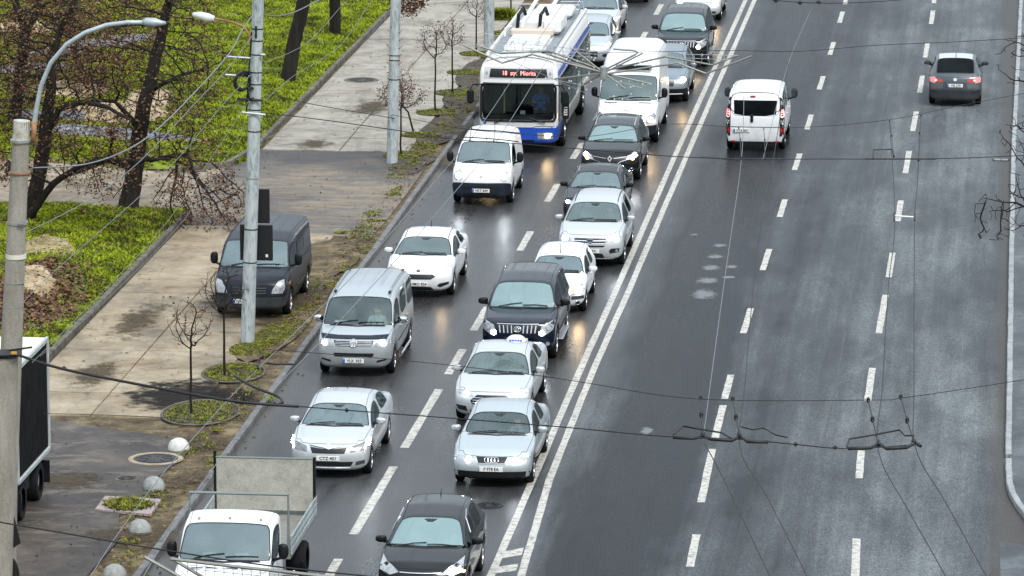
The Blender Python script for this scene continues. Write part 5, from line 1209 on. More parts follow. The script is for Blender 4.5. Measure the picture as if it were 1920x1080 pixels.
# ---- black crossover at the bottom
c = Car('crossover_car', 'black crossover with wet grey roof beside the dropside truck, the nearest black vehicle', 'car', -11.5, 92.3, 0, G1, paint=p_black, wglass=g_pale, L=4.5, W=1.82, H=1.62, zb=.2, zn=.86, cowl=(1.08, 1.10), hdr=1.95, rh=3.7, deck=(4.3, 1.14), wr=.62,
        bp=(2.6, 2.7), cp=3.6, bow=.28, wrad=.34, zt=1.0, mirrorm=m_black, wcurve=.26, hcurve=.14, seatm=m_seatl)
h = c.skin('headlight', [(.44, .78), (.62, .72), (.84, .80), (.90, .98), (.82, 1.0), (.60, .90)], m_lens, mirror=True, off=.012); c.bulb(.84, .80, .025, e_amber, parent=h, mirror=False)
c.skin('grille', rect(-.42, .56, .42, .74), m_grille); c.antenna(y=3.6, h=.12, back=.1); c.line([(-.42, .78), (.42, .78)], .014, m_chrome)
c.line([(2.0, 1.18), (2.2, 1.43), (2.6, 1.52)], .012, m_chrome, 'left', 'window_trim', two=True)
driver(c, 'driver in a beige coat seen through the windscreen of the black crossover at the bottom', mat('beige_coat', (.5, .42, .33), .8))
# ---- parked dark van
c = Car('parked_van', 'dusty dark blue panel van parked on the pavement behind the pole with sign boards', 'van', -19.45, 120.6, 0, None, z=.13, paint=p_vandark, L=4.95, W=1.97, H=2.02, hz=1.85, hrise=.25, zb=.26, zn=1.02, cowl=(.84, 1.26), hdr=1.48, rh=4.75, deck=(4.9, 1.3), wr=.80, cw=.87,
        belt=(1.18, 1.22), bp=(2.1, 2.22), cp=4.6, no_rear_windows=True, doors=1, bow=.13, wrad=.34, wheels=(.95, 3.9), nose=(.10, .0, 0, .05, .14), mirror='van', mirrorm=m_black, bump_rows=2, bumpm=m_bumpg, zt=1.2, rtaper=.04, sharp=.25, wcurve=.12, hcurve=.05, dw=.84)
gr = c.skin('grille', [(-.42, .66), (.42, .66), (.46, .88), (-.46, .88)], m_grille, off=.004)
for k in range(3): c.line([(-.44, .70 + k * .065), (.44, .70 + k * .065)], .016, m_bumpg, name='slat', parent=gr, off=.014)
h = c.skin('headlight', [(.58, .70), (.86, .70), (.91, .84), (.88, 1.04), (.74, 1.00), (.60, .80)], m_lens, mirror=True, off=.01)
c.skin('indicator', [(.6, .86), (.8, .88), (.8, .92), (.62, .90)], m_orange, 'left', .008, two=True); c.plate(.50, 'NAK 617', x=-.15); c.ribs((-.45, -.15, .15, .45), 1.9, 4.5, p_vandark)
c.skin('bonnet_vent', [(.18, .60), (.46, .61), (.46, .64), (.18, .63)], m_grille, 'top', .004, .01)
c.line([(1.2, .60), (4.6, .62)], .02, m_black, 'left', 'side_moulding', two=True)
c.skin('side_pane', rect(2.35, 1.3, 3.35, 1.72), g_dark, 'left', .008, .01, two=True); c.skin('side_pane', rect(3.5, 1.3, 4.45, 1.72), p_vandark, 'left', .006, .01, two=True)
c.line([(2.3, 1.12), (4.7, 1.12)], .012, m_black, 'left', 'sliding_rail', two=True)
# ---- white van driving away
c = Car('passenger_van', 'white van driving away with dark rear window and red tail lamps', 'van', -7.92, 149.5 + 4.78, pi, G3, paint=p_whitev, L=4.78, W=1.90, H=1.96, zb=.26, zn=.95, cowl=(.8, 1.2), hdr=1.5, rh=4.55, deck=(4.72, 1.25), wr=.78, cw=.86,
        belt=(1.14, 1.18), bp=(2.05, 2.16), cp=3.4, quarter=(3.5, 4.45), bow=.16, rbow=.06, wrad=.33, wheels=(.9, 3.95), rbump_rows=1, bumpm=m_bumpd, mirror='van', mirrorm=m_black, rsglass=g_dark, zt=1.15, gw=1.04, rdrop=.08, rtaper=.03, tail=(.02, 0, 0, .0, .02), dw=.88, rcurve=.02, no_rear_windows=False, rglass=p_whitev, rear_name='tailgate_top')
c.skin('tailgate_window', [(-.66, 1.20), (-.3, 1.15), (.3, 1.15), (.66, 1.20), (.68, 1.62), (-.68, 1.62)], g_dark, 'rear', .012)
for sx in (1, -1):
    o = c.skin('lamp_panel', [(sx * .78, .50), (sx * .90, .52), (sx * .92, 1.3), (sx * .86, 1.72), (sx * .76, 1.72), (sx * .77, 1.3)][::sx], m_black, 'rear', .012)
    c.skin('tail_lamp', oval(sx * .84, 1.22, .055, .13, 12), e_red, 'rear', .03, parent=o); c.skin('reverse_lamp', [(sx * .79, 1.48), (sx * .85, 1.48), (sx * .85, 1.62), (sx * .79, 1.60)][::sx], m_lens, 'rear', .024, parent=o)
    c.skin('reverse_lamp', [(sx * .80, .90), (sx * .89, .92), (sx * .89, 1.04), (sx * .80, 1.02)][::sx], m_lens, 'rear', .024, parent=o); c.skin('indicator', [(sx * .80, .58), (sx * .89, .60), (sx * .89, .78), (sx * .80, .76)][::sx], m_red, 'rear', .024, parent=o)
p = c.cast((0, 1.06), 'rear')[0]; MB().box((.10, p.y + .03, 1.08), (.09, .05, .26), bev=.02).build('handle', m_black, c.root); MB().box((.08, c.cast((0, 1.74), 'rear')[0].y + .02, 1.75), (.16, .05, .05), bev=.01).build('brake_lamp', m_red, c.root)
c.line([(-.76, .80), (.76, .80)], .006, m_gap, 'rear', 'panel_gap'); c.plate(.68, 'VTA 007', 'rear', x=.42); c.skin('reflector', rect(-.75, .32, -.62, .36), m_red, 'rear', .012); c.skin('reflector', rect(.62, .32, .75, .36), m_red, 'rear', .012)
# ---- grey crossover driving away
c = Car('crossover_car', 'grey crossover driving away in the rightmost lane with red and white tail lamps', 'car', -1.77, 159.3 + 4.33, pi, G3, paint=p_gun, L=4.33, W=1.80, H=1.60, zb=.22, zn=.86, cowl=(1.1, 1.10), hdr=1.85, rh=3.45, deck=(4.12, 1.14), wr=.63, bp=(2.5, 2.6), cp=3.3, wrad=.34,
        bow=.22, rbow=.14, rbump_rows=2, bumpm=m_bumpg, mirrorm=m_black, zt=1.0, tail=(.08, .0, -.03, .05, .08), roofm=mat('pale_roof_paint', (.6, .63, .64), .3, .3, .6), dw=.70)
for sx in (1, -1):
    c.skin('tail_lamp', [(sx * .38, .86), (sx * .66, .82), (sx * .68, .95), (sx * .46, .94)][::sx], m_red, 'rear', .012); o = c.skin('tail_lamp', [(sx * .66, .80), (sx * .84, .84), (sx * .84, 1.0), (sx * .66, 1.0)][::sx], mat('pale_red_lens', (.75, .25, .25), .2, coat=1), 'rear', .014)
    c.skin('glow', oval(sx * .64, .90, .04, .035, 10), e_red, 'rear', .026, parent=o)
c.skin('plate_recess', [(-.42, .62), (.42, .62), (.38, .84), (-.38, .84)], m_bumpg, 'rear', .006); c.plate(.74, 'YSI 270', 'rear', x=0); c.skin('badge', oval(0, .93, .06, .05), m_chrome, 'rear', .015)
c.skin('reflector_panel', [(.56, .56), (.80, .60), (.80, .70), (.6, .64)], p_gun, 'rear', .03, mirror=True); c.antenna(y=3.3, h=.1, back=.12); c.line([(0, 2.1), (0, 3.3)], .012, m_seal, 'top', 'roof_seam', off=.002)
# ------------------------------------------------------------------ trolleybus
def trolleybus():
    root = empty('trolleybus', (-15.3, 148.2, 0), 0, 'white and blue trolleybus with red destination text 18 str. Miorita', 'trolleybus', None)
    pw = mat('bus_white_paint', (.72, .73, .72), .35, 0, .4, dirt=(1.1, .45)); pb = mat('bus_blue_paint', (.01, .07, .42), .35, 0, .4, dirt=(.6, .3)); L = 12.0
    gb = glass('bus_glass', (.62, .68, .7), 1.42); sd = g_dark
    prof = [(0, .34), (1.0, .34), (1.22, .42), (1.25, .86), (1.25, 1.08), (1.25, 2.22), (1.225, 2.62), (1.12, 2.92), (.6, 3.05), (0, 3.08)]
    Y = [0, .3, .9, 1.4, 1.9, 3.2, 6.0, 7.8, 8.4, 9.0, 9.6, 11.7, 12.0]
    def yo(z): return .10 if z < .4 else (.03 if z < .9 else (0 if z < 1.2 else .02 + (z - 1.2) * .09 + max(0, z - 2.7) * .5))
    rings = []
    for y in Y:
        k = .955 if y in (0, 12.0) else 1; r = []
        for x, z in prof:
            zz = z
            for wc in (1.9 + 0 * y, 8.4): pass
            yy = y + (yo(z) + .10 * (x / 1.25) ** 2 if y == 0 else 0) - (.1 * (x / 1.25) ** 2 if y == 12 else 0)
            r.append((x * k, yy, zz))
        rings.append(r)
    V, Fc, Tg, idx = [], [], [], {}
    def vid(p):
        k = tuple(round(t, 5) for t in p)
        if k not in idx: idx[k] = len(V); V.append(p)
        return idx[k]
    def face(ps, t):
        for s in (1, -1):
            a = []
            for p in ps:
                i = vid((s * p[0], p[1], p[2])); (a.append(i) if i not in a else None)
            if len(a) > 2: Fc.append(a if s > 0 else a[::-1]); Tg.append(t)
    for i in range(len(Y) - 1):
        for j in range(9):
            t = 1 if (j in (1, 2) and i == 0) or j == 6 - 0 and False else 0
            if j == 5 and i >= 1: t = 1
            if j in (2,) and i == 1: t = 1
            face([rings[i][j], rings[i + 1][j], rings[i + 1][j + 1], rings[i][j + 1]], t)
    r = rings[0]; G = {}
    for j in range(2, 7):
        for c, x in ((0, 0.), (1, .6), (2, 1.15)): z = prof[j][1]; G[c, j] = (x, yo(z) + .10 * (x / 1.25) ** 2, z)
    F = lambda ps, t: face(ps, t)
    F([r[1], r[2], G[2, 2]], 1); F([r[0], r[1], G[2, 2], G[1, 2]], 1); F([r[0], G[1, 2], G[0, 2]], 1)
    for j in range(2, 6):
        t = 1 if j == 2 else (2 if j == 4 else 0)
        F([r[j], r[j + 1], G[2, j + 1], G[2, j]], 0 if t == 2 else t)
        F([G[2, j], G[2, j + 1], G[1, j + 1], G[1, j]], t); F([G[1, j], G[1, j + 1], G[0, j + 1], G[0, j]], t)
    F([r[6], r[7], G[2, 6]], 0); F([G[2, 6], r[7], r[8], G[1, 6]], 0); F([G[1, 6], r[8], r[9], G[0, 6]], 0)
    r = rings[-1]; face([r[k] for k in range(9, -1, -1)], 0)
    me = bpy.data.meshes.new('bus'); me.from_pydata(V, [], Fc); bm = bmesh.new(); bm.from_mesh(me); bm.faces.ensure_lookup_table()
    for i, t in enumerate(Tg): bm.faces[i].material_index = t
    bmesh.ops.recalc_face_normals(bm, faces=bm.faces); cr = bm.edges.layers.float.new('crease_edge')
    for e in bm.edges:
        e[cr] = .35
        tt = {f.material_index for f in e.link_faces}
        if len(tt) > 1: e[cr] = .6
    bm.to_mesh(me); bm.free(); [me.materials.append(None) for _ in range(3)]
    sub = evaluated(me, [('SUBSURF', dict(levels=2, render_levels=2))]); co = [tuple(v.co) for v in sub.vertices]; nor = [tuple(v.normal) for v in sub.vertices]
    polys = [tuple(p.vertices) for p in sub.polygons]; mi = [p.material_index for p in sub.polygons]
    o = Car.__new__(Car); o.bvh = BVHTree.FromPolygons(co, polys); o.L = L; o.W = 2.5; o.root = root; o.k = {}
    for t, nm, m in ((0, 'body', pw), (1, 'blue_panel', pb), (2, 'windscreen', gb)):
        ps = [p for p, k in zip(polys, mi) if k == t]; used = sorted({v for p in ps for v in p}); mp = {v: i for i, v in enumerate(used)}
        m2 = bpy.data.meshes.new(nm); m2.from_pydata([co[v] for v in used], [], [tuple(mp[v] for v in p) for p in ps]); m2.materials.append(m); m2.polygons.foreach_set('use_smooth', [True] * len(ps)); m2.update()
        m2.normals_split_custom_set_from_vertices([nor[v] for v in used]); link(nm, m2, None, root)
    # black surround of the windscreen, destination display, lamps
    o.line([(-1.12, 1.08), (1.12, 1.08), (1.17, 1.18), (1.17, 2.12), (1.10, 2.22), (-1.10, 2.22), (-1.17, 2.12), (-1.17, 1.18), (-1.12, 1.08)], .045, m_black, name='windscreen_surround', off=.0, n=6)
    o.skin('display_frame', [(-1.1, 2.38), (1.1, 2.38), (1.08, 2.74), (-1.08, 2.74)], mat('pale_grey_trim', (.5, .52, .53), .4), off=.008, thick=.01)
    d = o.skin('destination_display', [(-.92, 2.42), (.92, 2.42), (.88, 2.69), (-.88, 2.69)], m_grille, off=.016, thick=.01)
    yy = o.cast((0, 2.57), 'front')[0].y - .03
    text_mesh('lettering', '18  str.  Miorita', .20, e_led, d, (.02, yy - .01, 2.565), (pi / 2 - .1, 0, 0), sx=.84, bold=.0)
    for sx in (-1, 1): o.skin('marker_lamp', oval(sx * 1.0, 2.56, .035, .05, 10), m_lens, off=.02)
    h = o.skin('headlight', [(.62, .50), (1.10, .50), (1.10, .70), (.60, .70)], m_lens, mirror=True, off=.014)
    for sx, hh in ((1, h[0]), (-1, h[1])): o._skin('bulb', oval(sx * .92, .60, .085, .075, 10), e_warm, 'front', .03, .01, hh, 9)
    o._skin('bulb', oval(1.02, .64, .04, .04, 8), e_amber, 'front', .032, .01, h[0], 9)
    o.skin('intake', rect(-.6, .40, .5, .47), m_grille, off=.008); o.skin('badge', oval(-1.05, 1.0, .05, .05), m_blue, off=.01)
    o.line([(-1.15, .86), (.45, .86), (.55, .90), (1.15, .90)], .008, m_gap, name='panel_gap', off=.002)
    for a, b in (((-.75, 1.0), (-.5, 1.12)), ((.35, 1.18), (.85, 1.02))): o.line([a, b], .018, m_black, name='wiper', off=.05)
    # side windows, doors, skirt panels
    xs = [(.35, 1.15), (1.3, 2.9), (3.05, 4.65), (4.8, 6.4), (6.55, 8.15), (8.3, 9.9), (10.05, 11.6)]
    for a, b in xs: o.skin('side_window', rect(a, 1.02 if a > 1 else .98, b, 2.34), sd, 'left', .012, .02); o.skin('side_window', rect(a, 1.1, b, 2.34), sd, 'right', .012, .02)
    for a, b in xs[1:]: o.line([(a, 1.95), (b, 1.95)], .012, m_black, 'left', 'window_bar', off=.02)
    o.line([(.3, 2.40), (11.7, 2.40)], .02, m_steel, 'left', 'gutter', off=.01)
    o.skin('blue_panel', [(.05, .40), (1.3, .40), (1.36, 1.0), (1.15, 1.12), (.6, 1.0), (.1, .88)], pb, 'left', .010, .01)
    for a, b in ((2.7, 4.2), (4.25, 5.9), (5.95, 7.5), (9.3, 11.5)): o.skin('skirt_panel', rect(a, .42, b, .92), mat('bus_skirt_silver', (.5, .52, .53), .4, .3, .3, dirt=(1, .5)), 'left', .01, .012)
    for wy in (1.95, 8.45):
        for ax in ('left', 'right'): o.skin('wheel_arch', [(wy + .62 * cos(w), .40 + .66 * max(0, sin(w))) for w in np.linspace(0, pi, 12)], m_black, ax, .014, .02)
        for sx in (-1, 1):
            t = MB().lathe([(.30, -.14), (.45, -.14), (.50, -.09), (.50, .09), (.45, .14), (.30, .14)], 28, axis='x').build('wheel', m_rubber, root, angle=50); t.location = (sx * 1.17, wy, .5)
            MB().lathe([(.31, .13), (.28, .10), (.14, .10), (.12, .16), (.001, .16)], 20, axis='x').build('rim', m_alloy, t, angle=40); t.rotation_euler = (0, 0, 0 if sx > 0 else pi)
    # roof: side troughs, centre fairings, boxes, hatches
    tr = mat('trough_grey', (.20, .23, .25), .35, .2, 0, var=.3)
    for sx in (-1, 1): MB().box((sx * .80, 6.6, 3.035), (.28, 10.0, .03), bev=.01).build('roof_trough', tr, root)
    for sx in (-1, 1): MB().box((sx * 1.08, 6.4, 3.02), (.10, 10.8, .15), bev=.04).build('roof_edge_rail', pw, root)
    fb = MB()
    for y0, y1 in ((1.6, 3.0), (3.05, 4.3)): fb.box((0, (y0 + y1) / 2, 3.14), (1.24, y1 - y0, .16), bev=.04)
    fb.build('roof_fairing', pw, root)
    for k in range(3): MB().box((-.42 + k * .42, 2.2, 3.235), (.02, 1.2, .012)).build('seam', tr, root)
    MB().lathe([(.22, 0), (.2, .05), (.001, .07)], 18, c=(0, 3.4, 3.22)).build('roof_vent', pw, root, angle=40)
    MB().box((-.05, 5.0, 3.20), (1.4, .5, .24), bev=.05).build('pole_base', mat('beige_base', (.55, .48, .4), .6), root)
    MB().box((.55, 6.3, 3.34), (.62, 2.2, .46), bev=.08).build('equipment_box', pw, root); MB().box((-.25, 7.2, 3.28), (.66, 2.4, .34), bev=.08).build('equipment_box', pw, root)
    MB().box((.2, 10.0, 3.22), (1.3, 1.6, .26), bev=.08).build('equipment_box', pw, root); MB().lathe([(.2, 0), (.19, .05), (.001, .07)], 18, c=(.6, 11.0, 3.2)).build('roof_vent', pw, root, angle=40)
    rail = MB()
    for xx in (-1.0, .98): rail.tube([(xx, 10.6, 3.1), (xx, 10.6, 3.34), (xx * .4, 10.6, 3.36)], .02, 6)
    rail.tube([(.25, 11.6, 3.1), (.25, 11.6, 3.32), (1.0, 11.6, 3.32), (1.05, 11.3, 3.1)], .018, 6); rail.build('roof_rail', m_steel, root)
    wh = mat('insulator_white', (.66, .66, .63), .5)
    for sx in (-1, 1):
        p0 = Vector((sx * .3 - .1, 5.6, 3.45)); p1 = Vector((sx * .34 + .25, 8.6, 4.05)); p2 = Vector((sx * .38 + 1.3, 14.4, 5.45))
        t = MB().tube([p0, p1], [.07, .06], 8).build('pole_boom', wh, root); MB().tube([p1, p2], [.035, .022], 6).build('boom_tip', m_darkmetal, t)
        MB().box(p2, (.05, .16, .1), bev=.01).build('contact_shoe', m_darkmetal, t)
        MB().tube([p1 + Vector((0, 0, -.02)), p1 + Vector((-.2 * -sx, -.05, .14)), p1 + Vector((-.34 * -sx, .0, .05)), p1 + Vector((-.36 * -sx, .05, -.05))], .025, 6).build('hook', wh, t)
        MB().tube([(sx * .36 - .18, 5.05, 3.3), (sx * .36 - .14, 5.1, 3.75), (sx * .36 + .0, 5.25, 3.95), (sx * .36 + .04, 5.5, 3.7)], .06, 7).build('spring_cover', m_black, root)
        MB().tube([(sx * .3 - .1, 5.0, 3.3), (sx * .3 - .08, 5.6, 3.5)], .07, 8).build('pivot', wh, root)
    MB().tube([(-.9, 4.6, 3.1), (-.9, 4.7, 3.35), (-.7, 4.8, 3.42)], .03, 6).build('bracket', wh, root)
    # mirrors
    for sx in (-1, 1):
        a = MB().tube([(sx * 1.17, .15, 2.2), (sx * 1.40, -.12, 2.24), (sx * 1.48, -.15, 2.10)], .022, 6).build('mirror_arm', m_black, root)
        MB().box((sx * 1.48, -.15, 1.86), (.22, .14, .46), bev=.06).build('mirror', m_black, a)
    # inside: floor, dash, pole, seats
    MB().box((0, 6, .8), (2.3, 11.4, .05)).build('floor', m_dash, root); MB().box((.1, .42, 1.12), (2.1, .4, .22), bev=.05).build('dashboard', m_dash, root)
    MB().tube([(-.50, .7, .85), (-.50, .7, 2.5)], .03, 8).build('handrail', mat('yellow_rail', (.62, .48, .08), .4), root)
    MB().box((.5, 1.55, 1.7), (.9, .04, 1.3)).build('cab_partition', g_dark, root)
    MB().box((.12, .33, 1.30), (.16, .02, .12)).build('paper', m_paper, root)
    MB().tube([(.62 + .22 * cos(w), .80 + .1 * sin(w), 1.42 + .2 * sin(w)) for w in np.linspace(0, 2 * pi, 19)[:-1]], .018, 6, closed=True).build('steering_wheel', m_black, root)
    sb = MB().box((0, 0, 0), (.48, .46, .1), bev=.04); sb.box((0, .24, .34), (.46, .1, .6), bev=.04); s0 = sb.build('seat', m_seat, root); s0.location = (.62, 1.3, 1.28)
    for ry in range(5):
        for sx in (-.85, -.4, .4, .85): q = link('seat', s0.data, None, root); q.location = (sx, 2.8 + ry * 1.3, 1.2)
    pr = make_person('person', (-15.3 + .62, 148.2 + 1.18, 1.22), 'trolleybus driver in a bright blue shirt seen through the windscreen', mat('blue_shirt', (.03, .25, .75), .8))
    mm = MB().box((1.50, .05, 1.55), (.22, .10, .80), bev=.06).build('mirror', m_black, root); text_mesh('lettering', '1323', .15, mat('white_print', (.7, .7, .7), .5), mm, (1.50, -.004, 1.42), (pi / 2, pi / 2, 0), bold=.004)
trolleybus()

# ------------------------------------------------------------------ open truck at lower left
def open_truck():
    c = Car('flatbed_truck', 'white dropside truck with a tall grey board standing at the back of its bed', 'truck', -15.2, 90.1, 0, G2, paint=p_whitev, L=2.35, W=1.98, H=2.12, hz=1.98, zb=.4, zn=1.15, cowl=(.72, 1.36), hdr=1.28, rh=2.1, deck=(2.25, 1.5), wr=.82, cw=.88,
            belt=(1.24, 1.26), bp=(1.9, 1.96), cp=2.0, no_rear_windows=True, doors=1, bow=.14, wrad=.36, wheels=(.85,), nose=(.12, .03, 0, .03, .12), mirror='van', mirrorm=m_black, zt=1.35, rtaper=.02, wcurve=.12, hcurve=.05, dw=.86, rglass=p_whitev)
    R = c.root; al = mat('board_aluminium', (.42, .48, .48), .4, .5, 0, var=.25, vs=2)
    h = c.skin('headlight', [(.58, .82), (.86, .84), (.90, 1.02), (.62, 1.0)], m_lens, mirror=True)
    c.skin('grille', rect(-.45, .80, .45, 1.0), m_grille)
    for xx in (-.5, -.2, .2, .5): c.skin('hood_vent', rect(xx - .12, .42, xx + .12, .46), m_grille, 'top', .004, .01)
    for xx in (-.62, .0, .62): c.skin('marker_lamp', oval(xx, 1.5, .03, .05, 8), m_lensd, 'top', .02)
    MB().box((0, 4.3, .78), (.7, 4.4, .16)).build('chassis', m_black, R); fl = MB().box((0, 4.32, .98), (2.08, 3.5, .08)).build('bed_floor', mat('grey_bed_boards', (.2, .2, .175), .8, var=.25), R)
    for sx in (-1, 1):
        for k in range(3): MB().box((sx * 1.06, 4.32, 1.09 + k * .135), (.035, 3.5, .125), bev=.01).build('side_board', al, R)
    for k in range(3): MB().box((0, 6.08, 1.09 + k * .135), (2.1, .035, .125), bev=.01).build('tail_board', al, R)
    hb = MB(); hb.tube([(-1.0, 2.62, 1.0), (-1.0, 2.62, 2.26), (1.0, 2.62, 2.26), (1.0, 2.62, 1.0)], .035, 6); hb.build('head_frame', mat('grey_green_frame', (.16, .19, .18), .5), R)
    bd = MB().box((0, 5.95, 1.68), (2.02, .05, 1.12)).build('load_board', ground_mat('grey_canvas', [(.26, .26, .22), (.37, .365, .32), (.45, .44, .39)], 1.5, .85, .3, world=False), R)
    for sx in (-1, 1): MB().tube([(sx * 1.04, 5.95, 1.0), (sx * 1.04, 5.95, 2.36 if sx < 0 else 2.26)], .035, 6).build('post', m_black, R)
    MB().tube([(-1.02, 5.93, 2.23), (1.02, 5.93, 2.23)], .02, 6).build('top_bar', mat('grey_green_frame', (.16, .19, .18), .5), R)
    for wy in (5.0,):
        for sx in (-1, 1):
            t = MB().lathe([(.22, -.2), (.33, -.2), (.36, -.16), (.36, .16), (.33, .2), (.22, .2)], 24, axis='x').build('wheel', m_rubber, R, angle=50); t.location = (sx * .82, wy, .36); MB().lathe([(.22, .12), (.001, .1)], 16, axis='x').build('rim', m_steel, t); t.rotation_euler = (0, 0, 0 if sx > 0 else pi)
    MB().tube([(1.12, 3.0, .8), (1.16, 3.1, .74)], .08, 8).build('fuel_cap', m_black, R)
    for xx in (-.35, .3): MB().box((xx, 1.05, 1.40), (.26, .2, .012), rz=.3).build('paper', m_paper, R)
    MB().box((.0, 1.05, 1.41), (.1, .08, .02)).build('sticker', mat('green_sticker', (.1, .5, .25), .5), R)
open_truck()
# ------------------------------------------------------------------ box truck half hidden by the left pole
def box_truck():
    c = Car('box_truck', 'box truck with dark side panel and white roof half hidden behind the arched-lamp pole', 'truck', -22.0, 95.7, 0, None, z=.13, paint=p_whitev, L=2.2, W=1.98, H=2.12, hz=1.98, zb=.4, zn=1.15, cowl=(.62, 1.36), hdr=1.15, rh=1.95, deck=(2.1, 1.5), wr=.82, cw=.88,
            belt=(1.24, 1.26), bp=(1.75, 1.81), cp=1.88, no_rear_windows=True, doors=1, bow=.14, wrad=.40, wheels=(.85,), nose=(.12, .03, 0, .03, .12), mirror='van', mirrorm=m_black, zt=1.35, rtaper=.02, wcurve=.12, hcurve=.05, dw=.86, rglass=p_whitev)
    c.skin('headlight', [(.58, .82), (.86, .84), (.90, 1.02), (.62, 1.0)], m_lens, mirror=True); c.skin('grille', rect(-.45, .80, .45, 1.0), m_grille)
    R = c.root; old = set(R.children)
    wh = mat('box_white', (.62, .60, .52), .5, dirt=(.1, .1), var=.1); dk = mat('dark_side_panel', (.010, .011, .011), .8, spec=.06, var=.5, vs=2); al = mat('box_rail', (.5, .54, .54), .4, .4, 0, var=.15)
    MB().box((0, 1.7, 2.2), (2.34, 3.3, 2.45)).build('box_body', wh, R)
    for k in range(3): MB().box((1.18, .62 + k * 1.07, 2.2), (.02, 1.05, 2.3), bev=.004).build('side_panel', dk, R)
    for z in (.98, 3.43): MB().box((1.19, 1.7, z), (.07, 3.36, .12), bev=.02).build('rail', al, R)
    for y in (.03, 3.37): MB().box((1.19, y, 2.2), (.07, .08, 2.5), bev=.02).build('corner_post', al, R)
    MB().box((0, 1.7, 3.44), (2.4, 3.3, .06), bev=.02).build('roof', mat('box_roof', (.66, .63, .5), .5, var=.12), R)
    MB().box((0, 1.2, .72), (.8, 4.2, .2)).build('chassis', m_black, R); MB().box((.9, 1.5, .62), (.3, .8, .4), bev=.04).build('tank', m_black, R)
    for y in (.75, 2.6):
        for sx in (-1, 1):
            t = MB().lathe([(.25, -.22), (.40, -.22), (.44, -.17), (.44, .17), (.40, .22), (.25, .22)], 24, axis='x').build('wheel', m_rubber, R, angle=50); t.location = (sx * .92, y, .44)
            MB().lathe([(.26, .14), (.12, .06), (.001, .1)], 18, axis='x').build('rim', m_steel, t); t.rotation_euler = (0, 0, 0 if sx > 0 else pi)
    MB().box((.98, 3.2, .5), (.5, .03, .5)).build('mud_flap', m_black, R); MB().box((.98, .16, .5), (.5, .03, .4)).build('mud_flap', m_black, R)
    for o in R.children:
        if o not in old: o.location.y += 2.2
box_truck()

# ------------------------------------------------------------------ poles
m_pole = ground_mat('pole_concrete', [(.20, .185, .15), (.30, .28, .24), (.38, .36, .32)], 3, .85, .6, (1, 1, .3), world=False)
def painted_pole_mat():
    n = N('flaking_pole_paint'); P = n.pos((1, 1, .25)); f = n.noise(4, 6, P, .8, .6); f2 = n.noise(14, 4, P, .7)
    c = n.ramp(n.math('ADD', n.math('MULTIPLY', f, .6), n.math('MULTIPLY', f2, .4)), [(.36, (.05, .08, .08)), (.43, (.22, .26, .26)), (.50, (.36, .40, .41)), (.64, (.48, .52, .53))])
    n.bsdf(c, .7, normal=n.bump(f2, .4, .01)); return n.m
m_ppole = painted_pole_mat()
m_rust = mat('rusty_pipe', (.28, .14, .07), .7, var=.5, vs=6); m_pipe = mat('pale_pipe', (.38, .44, .46), .45, .3, var=.2, vs=3)
def pole(name, base, top, r0, r1, m, label, group=None, collars=(), cz=.13):
    b = at(*base, cz); Hh = top[2]; t = atY(top[0], top[1], b.y + top[3] if len(top) > 3 else b.y)
    d = (t - b); d = d / d.z; root = empty(name, b, label=label, cat='pole', group=group)
    nseg = 10; pts = [d * (Hh * k / nseg) for k in range(nseg + 1)]
    pts[0] = pts[0] + Vector((0, 0, -.1)); s = MB().tube(pts, [r0 + (r1 - r0) * k / nseg for k in range(nseg + 1)], 20).build('shaft', m, root, smooth=True, angle=50)
    for z, cm, hh in collars:
        rr = r0 + (r1 - r0) * z / Hh + .006; MB().tube([d * z, d * (z + hh)], rr, 20).build('collar', cm, root, angle=40)
    return root, d, b
PG = 'concrete poles along the kerb'
# painted pole with lamp arm, sign boards and cable coil
rt, d, b = pole('utility_pole', (464, 641), (484, 0, 11.5), .18, .135, m_ppole, 'pale concrete pole with lamp arm, black sign boards and a cable coil', PG,
                [(z, m_darkmetal, .03) for z in (2.05, 2.9, 5.4, 5.95, 6.6, 6.9, 7.35, 7.7, 8.0)] + [(4.2, m_steel, .04)])
sbm = mat('sign_board_black', (.006, .006, .007), .5)
def board(parent, c, w, h, name='sign_board'):
    MB().box(c, (w, .04, h), bev=.02).build(name, sbm, parent)
board(rt, d * 3.45 + Vector((.13, .2, .02)), .60, .88); board(rt, d * 2.5 + Vector((.12, .2, .03)), .84, .92)
MB().box(d * 2.2 + Vector((.40, .17, 0)), (.06, .01, .07)).build('sticker', m_plate, rt)
def P2(px, py, dy=0): return atY(px, py, b.y + dy) - b
MB().tube([P2(471, 118), P2(471, 85), P2(466, 62), P2(456, 50), P2(440, 43), P2(415, 37), P2(400, 34)], [.035] * 4 + [.03] * 3, 7).build('lamp_arm', m_rust, rt, smooth=True)
lh = MB().tube([P2(402, 35), P2(390, 33), P2(375, 29), P2(361, 27)], [.07, .11, .10, .05], 10).build('lamp_head', mat('lamp_white', (.6, .63, .64), .4), rt, smooth=True)
def coil(parent, c, R, r, n, tilt):
    mb = MB()
    for k in range(n):
        P = [c + Vector((R * cos(w) * tilt + random.uniform(-.01, .01), (k - n / 2) * .035 + .2 * cos(w), R * sin(w) * random.uniform(.97, 1.0))) for w in np.linspace(0, 2 * pi, 25)[:-1]]; mb.tube(P, r, 5, closed=True)
    mb.build('cable_coil', m_black, parent, smooth=True)
coil(rt, P2(455, 152, -.25), .22, .034, 7, .72); coil(rt, P2(472, 175, -.2), .14, .02, 3, .4)
